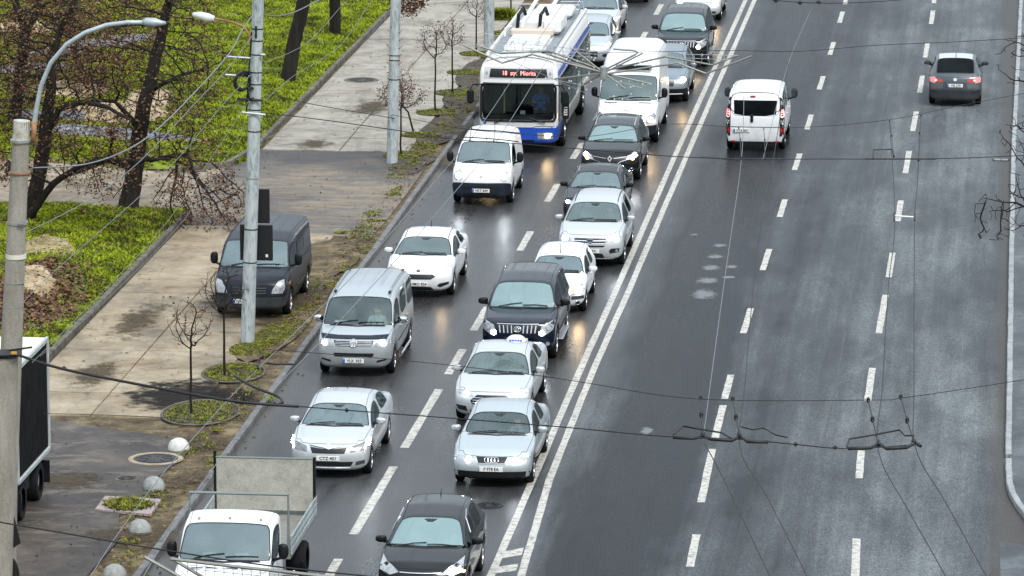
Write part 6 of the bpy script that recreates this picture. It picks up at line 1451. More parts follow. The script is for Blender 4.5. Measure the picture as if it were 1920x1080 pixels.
for a, e, r in ((P2(427, 104), P2(472, 107), .03), (P2(425, 138), P2(470, 141), .03), (P2(447, 183), P2(494, 186), .035), (P2(455, 208), P2(500, 213), .03), (P2(491, 100), P2(500, 101), .03)): MB().tube([a + Vector((0, -.2, 0)), e + Vector((0, -.2, 0))], r, 6).build('cross_arm', m_darkmetal if r > .03 else m_steel, rt)
MB().box(P2(480, 60, -.18), (.05, .05, .3)).build('bracket', m_darkmetal, rt); MB().tube([P2(472, 60, -.2), P2(467, 130, -.2), P2(462, 210, -.2)], .02, 5).build('cable', m_black, rt)
# second and third pole
rt3, d3, b3 = pole('utility_pole', (735, 305), (742, 0, 11), .175, .15, m_ppole, 'pale pole on the corner of the slab pavement left of the saplings', PG, [(z, m_darkmetal, .03) for z in (2.6, 3.2, 3.35)])
for k in range(4): MB().tube([atY(726, 100 + k * 14, b3.y - .1) - b3, atY(752, 102 + k * 14, b3.y - .1) - b3], .012, 4).build('step_iron', m_rust, rt3) if k % 2 else None
for z in (3.1, 3.35, 3.6, 3.85, 4.1): MB().tube([d3 * z + Vector((-.22, -.05, .05)), d3 * z + Vector((-.14, -.1, 0)), d3 * z + Vector((.18, -.1, 0)), d3 * z + Vector((.24, -.05, .06))], .016, 5).build('hook', m_rust, rt3)
rt4, d4, b4 = pole('utility_pole', (917, 94), (917, 0, 11), .19, .18, m_ppole, 'pale pole nearest the top edge, left of the trolleybus roof', PG)
# big concrete pole on the left with the arched lamp
bL = Vector((-20.35, 92.3, .13)); rtL = empty('lamp_pole', bL, label='concrete pole with a tall arched pipe lamp and rusted top sleeve', cat='pole', group=PG)
def PL(px, py, dy=0): return atY(px, py, bL.y + dy) - bL
tb, tt = PL(3, 1400), PL(41, 228)
MB().tube([Vector((tb.x + .12, 0, -.1)), PL(12, 900), PL(22, 640), PL(31, 430), tt], [.235, .225, .215, .19, .165], 22).build('shaft', m_pole, rtL, smooth=True, angle=50)
MB().tube([PL(39, 268), PL(41, 226)], [.175, .165], 20).build('cap_sleeve', ground_mat('rusty_paint', [(.25, .14, .08), (.45, .45, .40), (.6, .6, .56)], 5, .7, world=False), rtL, angle=50)
for (px, py, m, h) in ((39, 266, m_steel, .05), (36, 325, m_rust, .03), (33, 420, m_steel, .05), (30, 484, mat('pale_band', (.6, .58, .5), .6), .09), (28, 530, m_steel, .02), (25, 575, m_steel, .02), (15, 876, m_steel, .02), (9, 975, m_steel, .02)):
    p = PL(px, py); MB().tube([p, p + Vector((0, 0, h))], .21, 20).build('collar', m, rtL, angle=40)
MB().box(PL(41, 417, -.25), (.14, .06, .06)).build('clamp', m_steel, rtL)
arch = [(62, 270), (64, 235), (68, 205), (77, 160), (95, 118), (125, 83), (160, 61), (200, 47), (240, 42), (272, 42)]
MB().tube([PL(*p) for p in arch], [.05] * 3 + [.045] * 7, 9).build('lamp_arm', m_pipe, rtL, smooth=True); MB().tube([PL(62, 268, -.01), PL(64, 228, -.01)], .056, 9).build('rusty_sleeve', m_rust, rtL, smooth=True)
lh = MB().tube([PL(268, 41), PL(275, 41), PL(290, 42), PL(303, 43), PL(311, 43)], [.05, .085, .09, .05, .03], 10).build('lamp_head', m_pipe, rtL, smooth=True)
MB().tube([PL(272, 45), PL(289, 46)], .07, 8).build('lamp_glass', m_lensd, lh)
# stub post in front of it, with two dark sign plates
bS = Vector((-20.55, 91.3, .13)); st = empty('concrete_post', bS, label='stout concrete stub post with flat broken top in front of the leftmost pole', cat='post')
def PS(px, py, dy=0): return atY(px, py, bS.y + dy) - bS
MB().tube([PS(-8, 1250), PS(1, 900), PS(8, 668)], [.30, .29, .275], 22).build('shaft', m_pole, st, angle=50)
MB().box(PS(12, 662, -.1), (.62, .5, .06), rz=.2, bev=.02).build('cap', m_darkmetal, st); MB().box(PS(26, 662, -.36), (.12, .05, .06), bev=.01).build('rust_clip', mat('yellow_rust', (.5, .3, .08), .7, var=.4), st)
MB().tube([PS(17, 657, -.35), PS(60, 651, -.35)], .02, 5).build('strap', m_black, st)
s1 = MB().add([PS(18, 960), PS(24, 958), PS(39, 1018), PS(16, 1034)] + [PS(18, 960, .05), PS(24, 958, .05), PS(39, 1018, .05), PS(16, 1034, .05)], [(0, 1, 2, 3), (7, 6, 5, 4), (0, 4, 5, 1), (1, 5, 6, 2), (2, 6, 7, 3), (3, 7, 4, 0)]).build('sign_plate', sbm, st)
q = [PS(10 + 26 * cos(w), 1082 + 42 * sin(w)) for w in np.linspace(0, 2 * pi, 25)[:-1]]; k = len(q)
MB().add(q + [p + Vector((0, .05, 0)) for p in q], [tuple(range(k)), tuple(range(2 * k - 1, k - 1, -1))] + [(i, (i + 1) % k, k + (i + 1) % k, k + i) for i in range(k)]).build('sign_plate', sbm, st)

# ------------------------------------------------------------------ trees
m_bark = ground_mat('bark', [(.006, .005, .004), (.018, .015, .012), (.04, .033, .026)], 5, .9, 1.0, (1, 1, .2), world=False)
m_twig = mat('twig', (.035, .024, .02), .85, var=.3)
def grow(seeds, attr, step, infl, kill, iters=160, rng=None, bias=(0, 0, .0)):
    """space colonisation: seeds = [(point, parent index)] ; attr = (n,3)"""
    P = [np.array(p, float) for p, _ in seeds]; par = [q for _, q in seeds]; A = attr.copy(); near = None; alive = np.ones(len(A), bool)
    arr = np.array(P); D = np.linalg.norm(A[:, None] - arr[None], axis=2); ni = D.argmin(1); nd = D.min(1); bias = np.array(bias)
    for it in range(iters):
        act = alive & (nd < infl)
        if not act.any(): break
        add = []
        for i in np.unique(ni[act]):
            s_ = act & (ni == i); v = A[s_] - arr[i]; v /= np.linalg.norm(v, axis=1)[:, None] + 1e-9; d = v.sum(0) + bias; l = np.linalg.norm(d)
            if l < 1e-3: continue
            d = d / l + (rng or RN).normal(0, .16, 3); d /= np.linalg.norm(d); add.append((arr[i] + d * step, i))
        if not add: break
        k0 = len(P)
        for p, i in add: P.append(p); par.append(i)
        new = np.array([p for p, _ in add]); arr = np.array(P)
        for q in range(len(new)):
            dd = np.linalg.norm(A - new[q], axis=1); m = dd < nd; ni[m] = k0 + q; nd[m] = dd[m]
        alive &= nd > kill
        if len(P) > 6000: break
    return np.array(P), par
def tree_mesh(name, P, par, fixed_r, tip, expo, m, parent, thick_sides=7, minr=0.0, maxr=9):
    n = len(P); ch = [[] for _ in range(n)]
    for i, q in enumerate(par):
        if q >= 0: ch[q].append(i)
    r = np.zeros(n)
    for i in range(n - 1, -1, -1):
        if not ch[i]: r[i] = tip
        else: r[i] = sum(r[c] ** expo for c in ch[i]) ** (1 / expo)
    r = np.clip(r, minr, maxr)
    for i, v in fixed_r.items(): r[i] = v
    mb = MB(); done = set()
    starts = [i for i in range(n) if par[i] < 0]
    stack = [(i, None) for i in starts]
    while stack:
        i, frm = stack.pop(); chain = [i] if frm is None else [frm, i]; cur = i
        while ch[cur]:
            nx = max(ch[cur], key=lambda c: r[c])
            for c in ch[cur]:
                if c != nx: stack.append((c, cur))
            chain.append(nx); cur = nx
        rs = [min(r[k], r[chain[1]] * 1.05 if (q == 0 and frm is not None and len(chain) > 1) else 9) for q, k in enumerate(chain)]
        ns = thick_sides if rs[0] > .06 else (5 if rs[0] > .02 else 3)
        if len(chain) > 1: mb.tube([P[k] for k in chain], rs, ns, cap=False)
    tips = [i for i in range(n) if not ch[i]]; return mb.build(name, m, parent, smooth=True), r, tips, ch
def make_tree(name, label, trunks, attrs, bias=(0, 0, 0), step=.2, infl=2.5, kill=.2, tip=.0075, expo=2.2, leaves=0, leaf=.1, group=None, cat='tree', fixed=True, rng_seed=1, leafbias=None):
    """trunks: list of polylines [(Vector, radius)], the first starts on the ground; others start from a joint of the first"""
    rng = np.random.RandomState(rng_seed); base = Vector(trunks[0][0][0]); root = empty(name, base, label=label, cat=cat, group=group)
    seeds = []; fr = {}
    for t in trunks:
        if seeds:
            d = [np.linalg.norm(np.array(t[0][0]) - s[0]) for s in seeds]; prev = int(np.argmin(d))
        else: prev = -1
        for (a, ra), (b_, rb) in zip(t[:-1], t[1:]):
            L = (Vector(b_) - Vector(a)).length; k = max(1, int(L / .35))
            for q in range(k):
                if q == 0 and a is t[0][0] and prev >= 0: continue
                p = Vector(a).lerp(Vector(b_), q / k) + Vector(rng.normal(0, .02, 3)) * (1 if q else 0); seeds.append((np.array(p), prev)); prev = len(seeds) - 1; fr[prev] = ra + (rb - ra) * q / k
        seeds.append((np.array(t[-1][0]), prev)); prev = len(seeds) - 1; fr[prev] = t[-1][1]
    P, par = grow(seeds, attrs, step, infl, kill, rng=rng, bias=bias); o = np.array(base)
    br, r, tips, ch = tree_mesh('trunk', P - o, par, fr, tip, expo, m_bark, root)
    if leaves:
        tw = np.array([i for i in range(len(P)) if r[i] < tip * 2.2 and i not in fr]); idx = rng.choice(tw, leaves); Q = P[idx] - o + rng.normal(0, .09, (leaves, 3))
        if leafbias is not None: kk = leafbias(Q + o); Q = Q[kk > rng.uniform(0, 1, len(Q))]
        scatter_leaves('foliage', Q, leaf, 1.2, root, kind='stuff')
    return root
def ell(n, c, r, rng): v = rng.normal(0, 1, (n, 3)); v /= np.linalg.norm(v, axis=1)[:, None]; return np.array(c) + v * np.array(r) * (rng.uniform(.15, 1, n) ** .4)[:, None]
def Y3(px, py, Y): return atY(px, py, Y)
rg = np.random.RandomState(5)
# A: dark tree whose trunk stands by the sandy path
YA = 136.0
tA = [[(Y3(240, 408, YA) , .34), (Y3(250, 345, YA), .27), (Y3(262, 250, YA), .24), (Y3(275, 180, YA + .2), .21), (Y3(300, 80, YA + .5), .17), (Y3(318, 0, YA + .6), .13), (Y3(330, -60, YA + .6), .09)],
      [(Y3(258, 300, YA), .10), (Y3(300, 296, YA - .8), .07), (Y3(350, 290, YA - 1.6), .05)], [(Y3(256, 320, YA), .10), (Y3(200, 300, YA - .8), .08), (Y3(120, 330, YA - 1.4), .06), (Y3(60, 385, YA - 2.0), .04)],
      [(Y3(262, 240, YA), .09), (Y3(215, 190, YA - .4), .06), (Y3(160, 190, YA - .6), .045)], [(Y3(275, 170, YA), .08), (Y3(340, 140, YA - .5), .05), (Y3(390, 130, YA - .8), .03)]]
at_ = np.concatenate([ell(2300, Y3(285, 110, YA), (2.3, 2.2, 2.6), rg), ell(900, Y3(375, 375, YA - 2.2), (1.5, 1.2, 1.25), rg), ell(350, Y3(350, 250, YA - 1.2), (1.1, 1.2, 1.1), rg), ell(700, Y3(180, 250, YA - 1), (1.4, 1.4, 1.5), rg)])
def lb(Q): v = (Q - np.array([0, 0, H])) @ R_; px = 960 + F_ * v[:, 0] / -v[:, 2]; py = 540 - F_ * v[:, 1] / -v[:, 2]; return np.where((px > 325) & (py > 255), 1.0, .42)
make_tree('bare_tree', 'dark tree by the sandy path with russet leaves and long drooping branches', tA, at_, leaves=13500, leaf=.09, rng_seed=3, leafbias=lb, group='trees on the left bank')
# B: leaning tree behind the leftmost pole
YB = 133.0
tB = [[(Y3(40, 455, YB), .26), (Y3(70, 340, YB), .22), (Y3(84, 250, YB), .20), (Y3(92, 190, YB), .17), (Y3(95, 110, YB), .12), (Y3(120, 40, YB), .08), (Y3(150, -20, YB), .05)],
      [(Y3(82, 260, YB), .11), (Y3(110, 205, YB - .3), .09), (Y3(150, 192, YB - .6), .08), (Y3(200, 200, YB - .9), .06), (Y3(245, 225, YB - 1), .04)],
      [(Y3(45, 420, YB), .14), (Y3(100, 345, YB - .6), .10), (Y3(150, 310, YB - 1), .08), (Y3(200, 300, YB - 1.2), .06), (Y3(255, 303, YB - 1.3), .05), (Y3(320, 298, YB - 1.4), .04)]]
at_ = np.concatenate([ell(1800, Y3(90, 90, YB), (1.9, 2, 2.4), rg), ell(700, Y3(40, 250, YB - .5), (1.2, 1.3, 1.8), rg), ell(360, Y3(190, 300, YB - 1.3), (1.5, 1.0, 1.2), rg)])
make_tree('bare_tree', 'leaning tree behind the leftmost pole with few russet leaves', tB, at_, leaves=6500, leaf=.09, rng_seed=4, group='trees on the left bank')
# C: forked tree further back at the top-left corner
YC = 150.0
tC = [[(Y3(20, 330, YC), .26), (Y3(30, 200, YC), .22), (Y3(46, 90, YC), .20), (Y3(48, 52, YC), .18), (Y3(34, 22, YC), .13), (Y3(22, -30, YC), .11)], [(Y3(48, 55, YC), .16), (Y3(64, 28, YC), .14), (Y3(74, 0, YC), .12), (Y3(80, -40, YC), .10)],
      [(Y3(66, 24, YC), .06), (Y3(82, 10, YC - .2), .05), (Y3(100, 0, YC - .3), .04)]]
at_ = np.concatenate([ell(1200, Y3(55, 20, YC), (2.2, 2, 2.5), rg), ell(250, Y3(10, 170, YC - .5), (1.4, 1.2, 2.0), rg)])
make_tree('bare_tree', 'forked dark trunk at the top-left corner, behind the arched lamp', tC, at_, leaves=6500, leaf=.09, rng_seed=6, group='trees on the left bank')
# D: second trunk between them
YD = 158.0
tD = [[(Y3(186, 300, YD), .18), (Y3(178, 200, YD), .15), (Y3(140, 100, YD), .13), (Y3(130, 30, YD), .12), (Y3(145, -40, YD), .1)]]
at_ = ell(800, Y3(160, 60, YD), (2.6, 2, 2.6), rg); make_tree('bare_tree', 'thin dark tree rising between the arched lamp and the drooping tree', tD, at_, leaves=6500, leaf=.09, rng_seed=8, group='trees on the left bank')
# E: leaning trunk on the bright grass
YE = at(540, 147, .3).y
tE = [[(Y3(540, 149, YE), .27), (Y3(547, 110, YE), .25), (Y3(556, 60, YE), .24), (Y3(568, 10, YE), .24), (Y3(580, -50, YE), .22), (Y3(600, -160, YE), .16)]]
at_ = ell(350, Y3(600, -260, YE), (3, 3, 2.4), rg); make_tree('bare_tree', 'leaning dark trunk on the bright green grass above the slab pavement', tE, at_, leaves=300, leaf=.1, rng_seed=9, group='trees on the left bank')
# drooping leafy branch end at the top, behind the second pole
YF = 172.0
tF = [[(Vector((-24.6, YF + 1, .2)), .22), (Vector((-24.4, YF, 5.0)), .18), (Vector((-23.6, YF - .5, 6.6)), .1), (Y3(745, -30, YF - 1), .03)]]
at_ = ell(260, Y3(765, 4, YF - 1), (.75, .6, .5), rg); make_tree('bare_tree', 'tree whose russet leafy branch end hangs in at the top beside the corner pole', tF, at_, infl=3, leaves=800, leaf=.12, rng_seed=10, kill=.25, group='trees on the left bank')
# right edge: bare crown reaching over the kerb
YR = 126.0
tR = [[(Vector((2.6, YR, .1)), .2), (Vector((2.5, YR, 2.2)), .16), (Vector((2.3, YR - .5, 3.6)), .12), (Vector((2.0, YR - .5, 6.5)), .05)], [(Vector((2.4, YR, 3.2)), .08), (Y3(1950, 395, YR - 2), .04), (Y3(1905, 380, YR - 3), .025), (Y3(1850, 372, YR - 3.2), .014)]]
at_ = np.concatenate([ell(70, Y3(1868, 405, YR - 3), (.75, .7, .75), rg), ell(90, Y3(1925, 380, YR - 2), (.9, .9, 1.1), rg), ell(70, Y3(1915, 260, YR - 1), (.7, .8, .7), rg), ell(70, Y3(1915, 110, YR), (.75, .8, .9), rg), ell(120, Y3(1990, 220, YR), (1.2, 1.2, 2.4), rg)])
make_tree('bare_tree', 'leafless tree reaching in over the right kerb', tR, at_, step=.14, infl=2.2, kill=.16, tip=.009, expo=2.4, rng_seed=12)
# saplings
def sapling(px, py, hpx, wpx, label, lean=0, seed=0, leaves=120, crown=.45, top=0, n=170):
    b_ = at(px, py, .14); s_ = 9000 / (b_.y / .985 + 4); hh = hpx / s_; w = wpx / s_ / 2; tx = lean / s_; r_ = np.random.RandomState(seed)
    zc = hh * (1 - crown / 2); t = [[(b_, .035), (b_ + Vector((tx * .4, 0, hh * .3)), .03), (b_ + Vector((tx * .8, 0, hh * (1 - crown) * 1.02)), .026)]]
    A_ = ell(n, b_ + Vector((tx, 0, zc)), (w, w, hh * crown / 2), r_)
    return make_tree('sapling', label, t, A_, bias=(0, 0, .7), step=.1, infl=.75, kill=.13, tip=.006, expo=2.3, leaves=leaves, leaf=.07, group='saplings along the kerb', rng_seed=seed, cat='sapling')
sapling(359, 775, 218, 100, 'rounded bare sapling rising from the black soil patch', seed=21, leaves=60, n=260)
sapling(421, 704, 215, 100, 'thin sapling with wispy twigs in the grass ring by the pole with sign boards', seed=22, leaves=25, crown=.5, n=200)
sapling(775, 247, 122, 60, 'leaning sapling with russet leaves nearest the corner pole', lean=-24, seed=23, leaves=260, crown=.62)
sapling(752, 290, 140, 100, 'dark sapling hidden behind the corner pole, its low crown showing on both sides', seed=24, leaves=420, crown=.42)
sapling(816, 208, 166, 72, 'tallest bare sapling of the row, second from the corner pole', seed=25, leaves=200, crown=.42)
sapling(848, 173, 142, 60, 'slender sapling third from the corner pole', seed=26, leaves=110, crown=.45)
sapling(893, 100, 110, 50, 'small sapling just left of the pole nearest the top edge', seed=27, leaves=50)
sapling(958, 32, 90, 30, 'dark straight sapling stem above the trolleybus', seed=28, leaves=10, n=60)
c = at(938, 34, .14); scatter_blades('shrub', moss(c.x, c.y, .35, .4, 900, .15), .22, kind=None, h=1.2); bpy.data.objects['shrub']['label'] = 'small yellow-green shrub beside the dark sapling stem above the trolleybus'; bpy.data.objects['shrub']['category'] = 'shrub'

# ------------------------------------------------------------------ overhead wires
m_wire = mat('black_wire', (.012, .012, .013), .6); m_wirel = mat('pale_wire', (.2, .22, .235), .5, .3)
def wire(pts, r, m, label, name='cable', cat='cable', group=None, sub=8, sag=0):
    P = [at(p[0], p[1], p[2]) for p in pts]; out = []
    for i in range(len(P) - 1):
        p0, p1, p2, p3 = P[max(i - 1, 0)], P[i], P[i + 1], P[min(i + 2, len(P) - 1)]
        for k in range(sub):
            t = k / sub; out.append(.5 * ((2 * p1) + (p2 - p0) * t + (2 * p0 - 5 * p1 + 4 * p2 - p3) * t * t + (3 * p1 - 3 * p2 + p3 - p0) * t ** 3))
    out.append(P[-1]); o = MB().tube(out, r, 5).build(name, m, smooth=True); tag(o, label, cat, group); return o
ZC = 5.8
GW = 'overhead contact wires'
# right carriageway contact wires
wire([(1395, 180, ZC), (1390, 300, ZC), (1362, 500, ZC), (1332, 720, ZC), (1318, 826, ZC)], .008, m_wirel, 'pale thin contact wire left of the left-hand hanger, running down the dashed line', 'contact_wire', group=GW)
wire([(1318, 826, ZC), (1360, 905, ZC), (1446, 1085, ZC), (1600, 1400, ZC)], .010, m_wire, 'leftmost dark contact wire running down from the left-hand hanger', 'contact_wire', group=GW)
wire([(1478, 120, ZC), (1450, 300, ZC), (1420, 470, ZC), (1397, 720, ZC), (1388, 840, ZC), (1440, 935, ZC), (1515, 1085, ZC), (1660, 1400, ZC)], .009, m_wire, 'contact wire through the second fitting of the left-hand hanger', 'contact_wire', group=GW)
wire([(1668, 228, ZC), (1678, 410, ZC), (1666, 536, ZC), (1655, 720, ZC), (1647, 845, ZC), (1705, 960, ZC), (1775, 1085, ZC), (1900, 1330, ZC)], .010, m_wire, 'contact wire through the left fitting of the right-hand hanger', 'contact_wire', group=GW)
wire([(1727, 215, ZC), (1720, 347, ZC), (1715, 416, ZC), (1714, 720, ZC), (1717, 840, ZC), (1775, 945, ZC), (1852, 1085, ZC), (1990, 1330, ZC)], .010, m_wire, 'contact wire through the right fitting of the right-hand hanger', 'contact_wire', group=GW)
wire([(1520, 20, ZC), (1478, 120, ZC), (1430, 300, ZC), (1345, 300, ZC)][:3], .007, m_wirel, 'pale contact wire crossing the roof of the white van driving away', 'contact_wire', group=GW)
# left carriageway contact wires
wire([(1060, 0, ZC), (987, 108, ZC), (907, 228, ZC), (820, 335, ZC), (672, 506, ZC), (570, 607, ZC), (480, 695, ZC), (395, 785, ZC), (300, 895, ZC), (215, 1010, ZC), (140, 1130, ZC)], .008, m_wirel, 'pale contact wire passing left over the trolleybus windscreen', 'contact_wire', group=GW)
wire([(1100, 0, ZC), (1026, 113, ZC), (933, 261, ZC), (797, 425, ZC), (740, 490, ZC), (604, 637, ZC), (510, 735, ZC), (420, 850, ZC), (330, 980, ZC), (240, 1130, ZC)], .008, m_wirel, 'pale contact wire passing right over the trolleybus windscreen', 'contact_wire', group=GW)
# span wires
ZS = 6.1
GS = 'span wires across the road'
wire([(36, 666, 6.6), (120, 692, 6.5), (300, 728, 6.4), (440, 752, 6.3), (560, 762, 6.2)], .028, m_wire, 'thick twisted black cable from the leftmost pole to the kerb lane', 'span_cable', group=GS)
wire([(560, 762, ZS), (700, 773, ZS), (900, 788, ZS), (1060, 801, ZS), (1245, 818, ZS), (1390, 824, ZS), (1500, 834, ZS), (1590, 841, ZS), (1726, 833, ZS)], .011, m_wire, 'long black span wire crossing the road over the roof of the saloon with four rings', 'span_wire', group=GS)
wire([(440, 705, 6.3), (475, 725, 6.3), (520, 743, 6.2), (530, 755, 6.2)], .026, m_wire, 'short bent black cable above the thick twisted cable end', 'span_cable', group=GS)
wire([(80, 775, 6.6), (250, 780, 6.5), (420, 790, 6.4)], .006, m_wire, 'thin wire crossing the lower pavement under the thick twisted cable', 'span_wire', group=GS)
wire([(0, 979, 7), (100, 996, 7), (300, 1030, 6.9), (500, 1060, 6.8), (700, 1081, 6.7)], .013, m_wire, 'dark wire crossing the bottom-left corner over the open truck', 'span_wire', group=GS)
wire([(500, 655, ZS), (760, 676, ZS), (1000, 703, ZS), (1100, 718, ZS), (1310, 748, ZS), (1630, 750, ZS), (1700, 745, ZS), (1920, 712, ZS), (2050, 690, ZS)], .007, m_wire, 'thin upper cross wire carrying the four hangers', 'span_wire', group=GS)
wire([(490, 211, 7.5), (600, 224, 7.2), (735, 243, 7), (860, 262, ZS), (980, 270, ZS), (1230, 291, ZS), (1390, 298, ZS), (1550, 298, ZS), (1690, 298, ZS), (1810, 296, ZS), (1920, 291, ZS), (2050, 280, ZS)], .011, m_wire, 'black span wire crossing below the white van driving away', 'span_wire', group=GS)
wire([(735, 215, 7), (860, 240, ZS), (960, 250, ZS), (1100, 256, ZS), (1250, 233, ZS), (1380, 238, ZS), (1520, 238, ZS), (1670, 224, ZS), (1790, 200, ZS), (1920, 175, ZS), (2050, 150, ZS)], .007, m_wire, 'thin cross wire just above the bumper of the white van driving away', 'span_wire', group=GS)
wire([(1100, 100, ZS), (1350, 95, ZS), (1500, 96, ZS), (1640, 85, ZS), (1780, 79, ZS), (1920, 71, ZS), (2050, 64, ZS)], .009, m_wire, 'cross wire passing just above the grey crossover roof', 'span_wire', group=GS)
wire([(1420, -4, ZS), (1480, 3, ZS), (1560, 6, ZS), (1660, 2, ZS), (1740, -6, ZS)], .012, m_wire, 'short black span wire along the top edge', 'span_wire', group=GS)
wire([(496, 172, 8), (560, 190, 8), (640, 205, 7.6), (740, 222, 7)], .009, m_wire, 'dark wire between the pole with the coil and the corner pole', 'span_wire', group=GS)
# bundles of pale cables from pole to pole
GC = 'pale cables strung between the left poles'
for pts, r, lb_ in (([(480, 20, 9.2), (455, 55, 9), (430, 100, 8.8), (370, 168, 8.5), (300, 238, 8.3), (240, 280, 8.2), (160, 308, 8.1), (60, 315, 8)], .016, 'thickest pale cable sagging from the coil pole to the arched-lamp pole'),
                    ([(478, 60, 8.6), (430, 125, 8.4), (360, 200, 8.2), (290, 275, 8), (230, 330, 7.8), (150, 385, 7.6), (40, 440, 7.4)], .009, 'pale cable just under the thickest one on the left'),
                    ([(470, 140, 8.2), (410, 205, 8), (340, 290, 7.6), (260, 370, 7.3), (180, 440, 7), (90, 520, 6.8), (40, 570, 6.7)], .007, 'thin pale cable crossing the trunk of the drooping tree'),
                    ([(466, 190, 7.8), (400, 290, 7.4), (310, 420, 7), (200, 540, 6.8), (60, 680, 6.6)], .005, 'thin pale cable over the lower grass bank'),
                    ([(460, 230, 7.6), (420, 300, 7.4), (330, 430, 7), (180, 580, 6.8), (75, 668, 6.6)], .004, 'faint pale cable running to the stub post'),
                    ([(740, -20, 9.5), (699, 0, 9.4), (637, 86, 9), (551, 142, 8.6), (495, 190, 8.4)], .006, 'pale cable from the top over the grass, lower one'),
                    ([(700, -30, 9.6), (652, 0, 9.4), (587, 71, 9.1), (545, 98, 9), (495, 118, 8.8)], .006, 'pale cable from the top over the leaning trunk, middle one'),
                    ([(640, -22, 9.8), (598, 0, 9.7), (554, 22, 9.5), (525, 29, 9.5), (498, 29, 9.4)], .014, 'pale blue cable touching the top of the leaning trunk'),
                    ([(735, 20, 9), (690, 70, 8.8), (620, 160, 8.4), (560, 225, 8.2), (500, 260, 8)], .004, 'faint pale cable over the grass, lowest one'),
                    ([(1180, 210, 8), (960, 115, 8), (900, 92, 8.2)], .006, 'faint cable above the trolleybus display')):
    wire(pts, r, m_wirel, lb_, 'cable', group=GC)
# hangers: two yokes over the right carriageway and one over the kerb lane
def P6(px, py, z=ZS): return at(px, py, z)
def hanger(label, bar, arm, drops, r=.032, z=ZS):
    c_ = P6(*bar[0], z); root = empty('wire_hanger', c_, label=label, cat='wire hanger', group='wire hangers over the road')
    MB().tube([P6(*p, z) - c_ for p in bar], r, 7).build('yoke', m_wire, root, smooth=True)
    if arm: MB().tube([P6(*p, z + .02) - c_ for p in arm], .017, 5).build('spring_arm', m_wire, root)
    for (a, m_, e) in drops:
        A_, M_, E_ = (P6(*q, z) - c_ for q in (a, m_, e))
        o = MB().tube([A_, M_, E_], .012 * (r / .032) ** .5, 5).build('drop_rod', m_wire, root)
        q = r / .032 * .72; MB().lathe([(.001, -.1 * q), (.05 * q, -.05 * q), (.05 * q, .05 * q), (.001, .1 * q)], 8, c=M_).build('insulator', m_wire, o); MB().lathe([(.001, -.09 * q), (.045 * q, -.03 * q), (.045 * q, .04 * q), (.001, .08 * q)], 8, c=A_).build('clamp', m_wire, o)
        MB().lathe([(.001, -.12 * q), (.05 * q, -.06 * q), (.06 * q, .02 * q), (.001, .12 * q)], 8, c=E_).build('clamp', m_wire, o)
    return root
hanger('larger black wire hanger over the left dashed line of the right carriageway', [(1262, 820), (1300, 822), (1314, 818), (1322, 818), (1332, 823), (1372, 826), (1383, 820), (1393, 821), (1402, 828), (1440, 829)],
       [(1263, 815), (1281, 799), (1316, 805), (1352, 811), (1372, 822)], [((1314, 746), (1315, 778), (1318, 815)), ((1374, 748), (1380, 782), (1386, 816))])
hanger('black wire hanger yoke right, over the right dashed line', [(1590, 841), (1632, 840), (1645, 833), (1652, 834), (1662, 841), (1700, 839), (1712, 832), (1718, 831), (1726, 836)],
       [(1588, 838), (1592, 823), (1640, 815), (1686, 806), (1697, 817), (1714, 816)], [((1628, 750), (1636, 786), (1647, 832)), ((1689, 744), (1701, 788), (1713, 828))])
wire([(1390, 800, ZS), (1412, 805, ZS), (1432, 803, ZS), (1452, 814, ZS), (1476, 820, ZS)], .014, m_wire, 'bent loose wire end right of the left hanger', 'wire_end')
hanger('small black hanger over the upper right lanes', [(1622, 298), (1640, 298), (1662, 298), (1690, 298), (1720, 298), (1755, 298)], [(1637, 297), (1637, 281), (1672, 280), (1676, 292)], [((1668, 227), (1672, 255), (1676, 293)), ((1727, 217), (1724, 250), (1722, 300))], .018)
hanger('small hanger behind the white van driving away', [(1313, 295), (1335, 296), (1360, 298), (1385, 299), (1420, 298), (1450, 298), (1480, 298)], None, [((1385, 240), (1388, 262), (1390, 296)), ((1432, 242), (1434, 262), (1434, 298))], .016)
hanger('black hanger above the roof of the small white van', [(866, 257), (890, 258), (918, 260), (950, 263), (972, 266)], [(880, 242), (905, 244), (940, 246), (975, 250)], [((884, 225), (884, 240), (881, 262)), ((928, 228), (928, 245), (926, 264))], .014)
hanger('thin black hanger above the left dashed line near the silver passenger van', [(500, 681), (520, 683), (550, 683)], None, [((487, 660), (486, 676), (484, 690))], .02)
br_ = empty('spacer_bar', P6(1695, 406, ZC), label='white horizontal spacer bar between two contact wires', cat='spacer bar'); o_ = br_.location
MB().tube([P6(1678, 405, ZC) - o_, P6(1713, 407, ZC) - o_], .022, 6).build('bar', m_plate, br_)
for px in (1677, 1715): MB().tube([P6(px, 400, ZC) - o_, P6(px, 414, ZC) - o_], .022, 6).build('clamp', m_wire, br_)
bead = MB()
for px, py in ((300, 727), (312, 729), (330, 731), (120, 690), (505, 756), (515, 757), (525, 758), (650, 769), (1492, 833), (1566, 839)): p = P6(px, py); bead.lathe([(.001, -.05), (.045, 0), (.001, .05)], 7, c=p, axis='x')
for px, py in ((1455, 1), (1500, 5), (1535, 4)): p = P6(px, py); bead.lathe([(.001, -.09), (.07, 0), (.001, .09)], 7, c=p, axis='x')
tag(bead.build('insulators', m_wire), 'small black insulators threaded on the span wires', 'insulators')
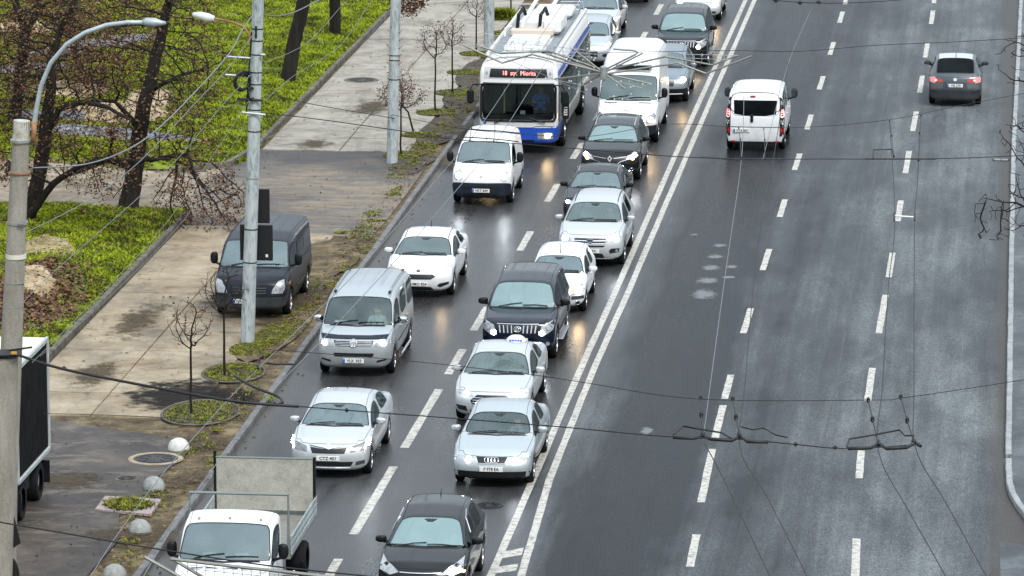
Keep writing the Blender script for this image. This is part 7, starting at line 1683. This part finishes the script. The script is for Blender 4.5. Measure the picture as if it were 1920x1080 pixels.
# ------------------------------------------------------------------ hanging festive light frames
m_rod = mat('frame_rod', (.20, .20, .18), .5, .3, 0, var=.2, vs=4)
def light_frame(label, hub, polys, rods, grid, z=7.5):
    h0 = at(*hub, z); root = empty('light_frame', h0, label=label, cat='light frame', group='festive light frames')
    Yh = h0.y
    Q = lambda p, d=0: atY(p[0], p[1], Yh + d) - h0
    for k, pl in enumerate(polys): MB().tube([Q(p, .25 * (k % 2)) for p in pl], .026, 6).build('arm', m_rod, root)
    for k, (a, b_) in enumerate(rods): MB().tube([Q(a), Q(b_, .15 * (k % 3))], .022, 6).build('rod', m_rod, root)
    MB().lathe([(.001, -.2), (.09, -.15), (.09, .15), (.001, .2)], 10).build('hub', m_steel, root)
    g_ = MB()
    for a, b_ in grid: g_.tube([Q(a, .1), Q(b_, .1)], .006, 4)
    g_.build('wire_mesh', m_steel, root)
    bl = MB(); r_ = random.Random(4)
    for k in range(55):
        a, b_ = r_.choice(rods); t = r_.uniform(.2, 1); p = Q(a).lerp(Q(b_), t) + Vector((r_.uniform(-.3, .3), .1, r_.uniform(-.35, .2))); bl.box(p, (.028, .028, .028))
    bl.build('bulbs', m_plate, root)['kind'] = 'stuff'
    return root
hub = (1132, 137); gr_ = []
for k in range(12): x = 950 + k * 15; gr_ += [((x, 80 + k * .9), (x + 1, 107 + k * .3))]
for k in range(3): gr_ += [((935, 77 + k * 9), (1120, 96 + k * 6))]
for k in range(9): x = 1260 + k * 14; gr_ += [((x, 101), (x, 119 - abs(k - 4)))]
gr_ += [((1250, 101), (1384, 104)), ((1258, 108), (1372, 112)), ((905, 62), (1075, 92)), ((880, 90), (960, 78)), ((1040, 150), (1096, 160)), ((1172, 166), (1222, 158)), ((1150, 150), (1205, 165)), ((1145, 158), (1215, 150))]
light_frame('radiating metal light frame with V-shaped arms hanging over the trolleybus and the tall white van', hub,
            [[(868, 84), (942, 118), (998, 102), (1132, 136)], [(893, 84), (938, 100), (1030, 96), (1132, 132)], [(1133, 139), (1271, 118), (1324, 138), (1410, 105)], [(1133, 133), (1248, 106), (1336, 122), (1383, 104)], [(1133, 131), (1190, 103), (1197, 98), (1190, 95), (1150, 92)]],
            [(hub, (1075, 92)), (hub, (1040, 148)), (hub, (1090, 161)), (hub, (1172, 166)), (hub, (1222, 158)), (hub, (1010, 96)), (hub, (1205, 100))], gr_)
gr_ = [((352, 1052 + k * 7), (560, 1073 + k * 7)) for k in range(3)] + [((352 + k * 17, 1052 + k * 2), (352 + k * 17, 1075 + k * 2)) for k in range(13)]
light_frame('second light frame cut by the bottom edge, in front of the open truck', (460, 1118), [[(271, 1044), (345, 1086), (460, 1118)], [(327, 1050), (400, 1094), (460, 1118)], [(320, 1048), (440, 1062), (560, 1075), (700, 1092)]], [((460, 1118), (620, 1100)), ((460, 1118), (540, 1090))], gr_, 7.0)
bpy.data.scenes.remove(TMP)
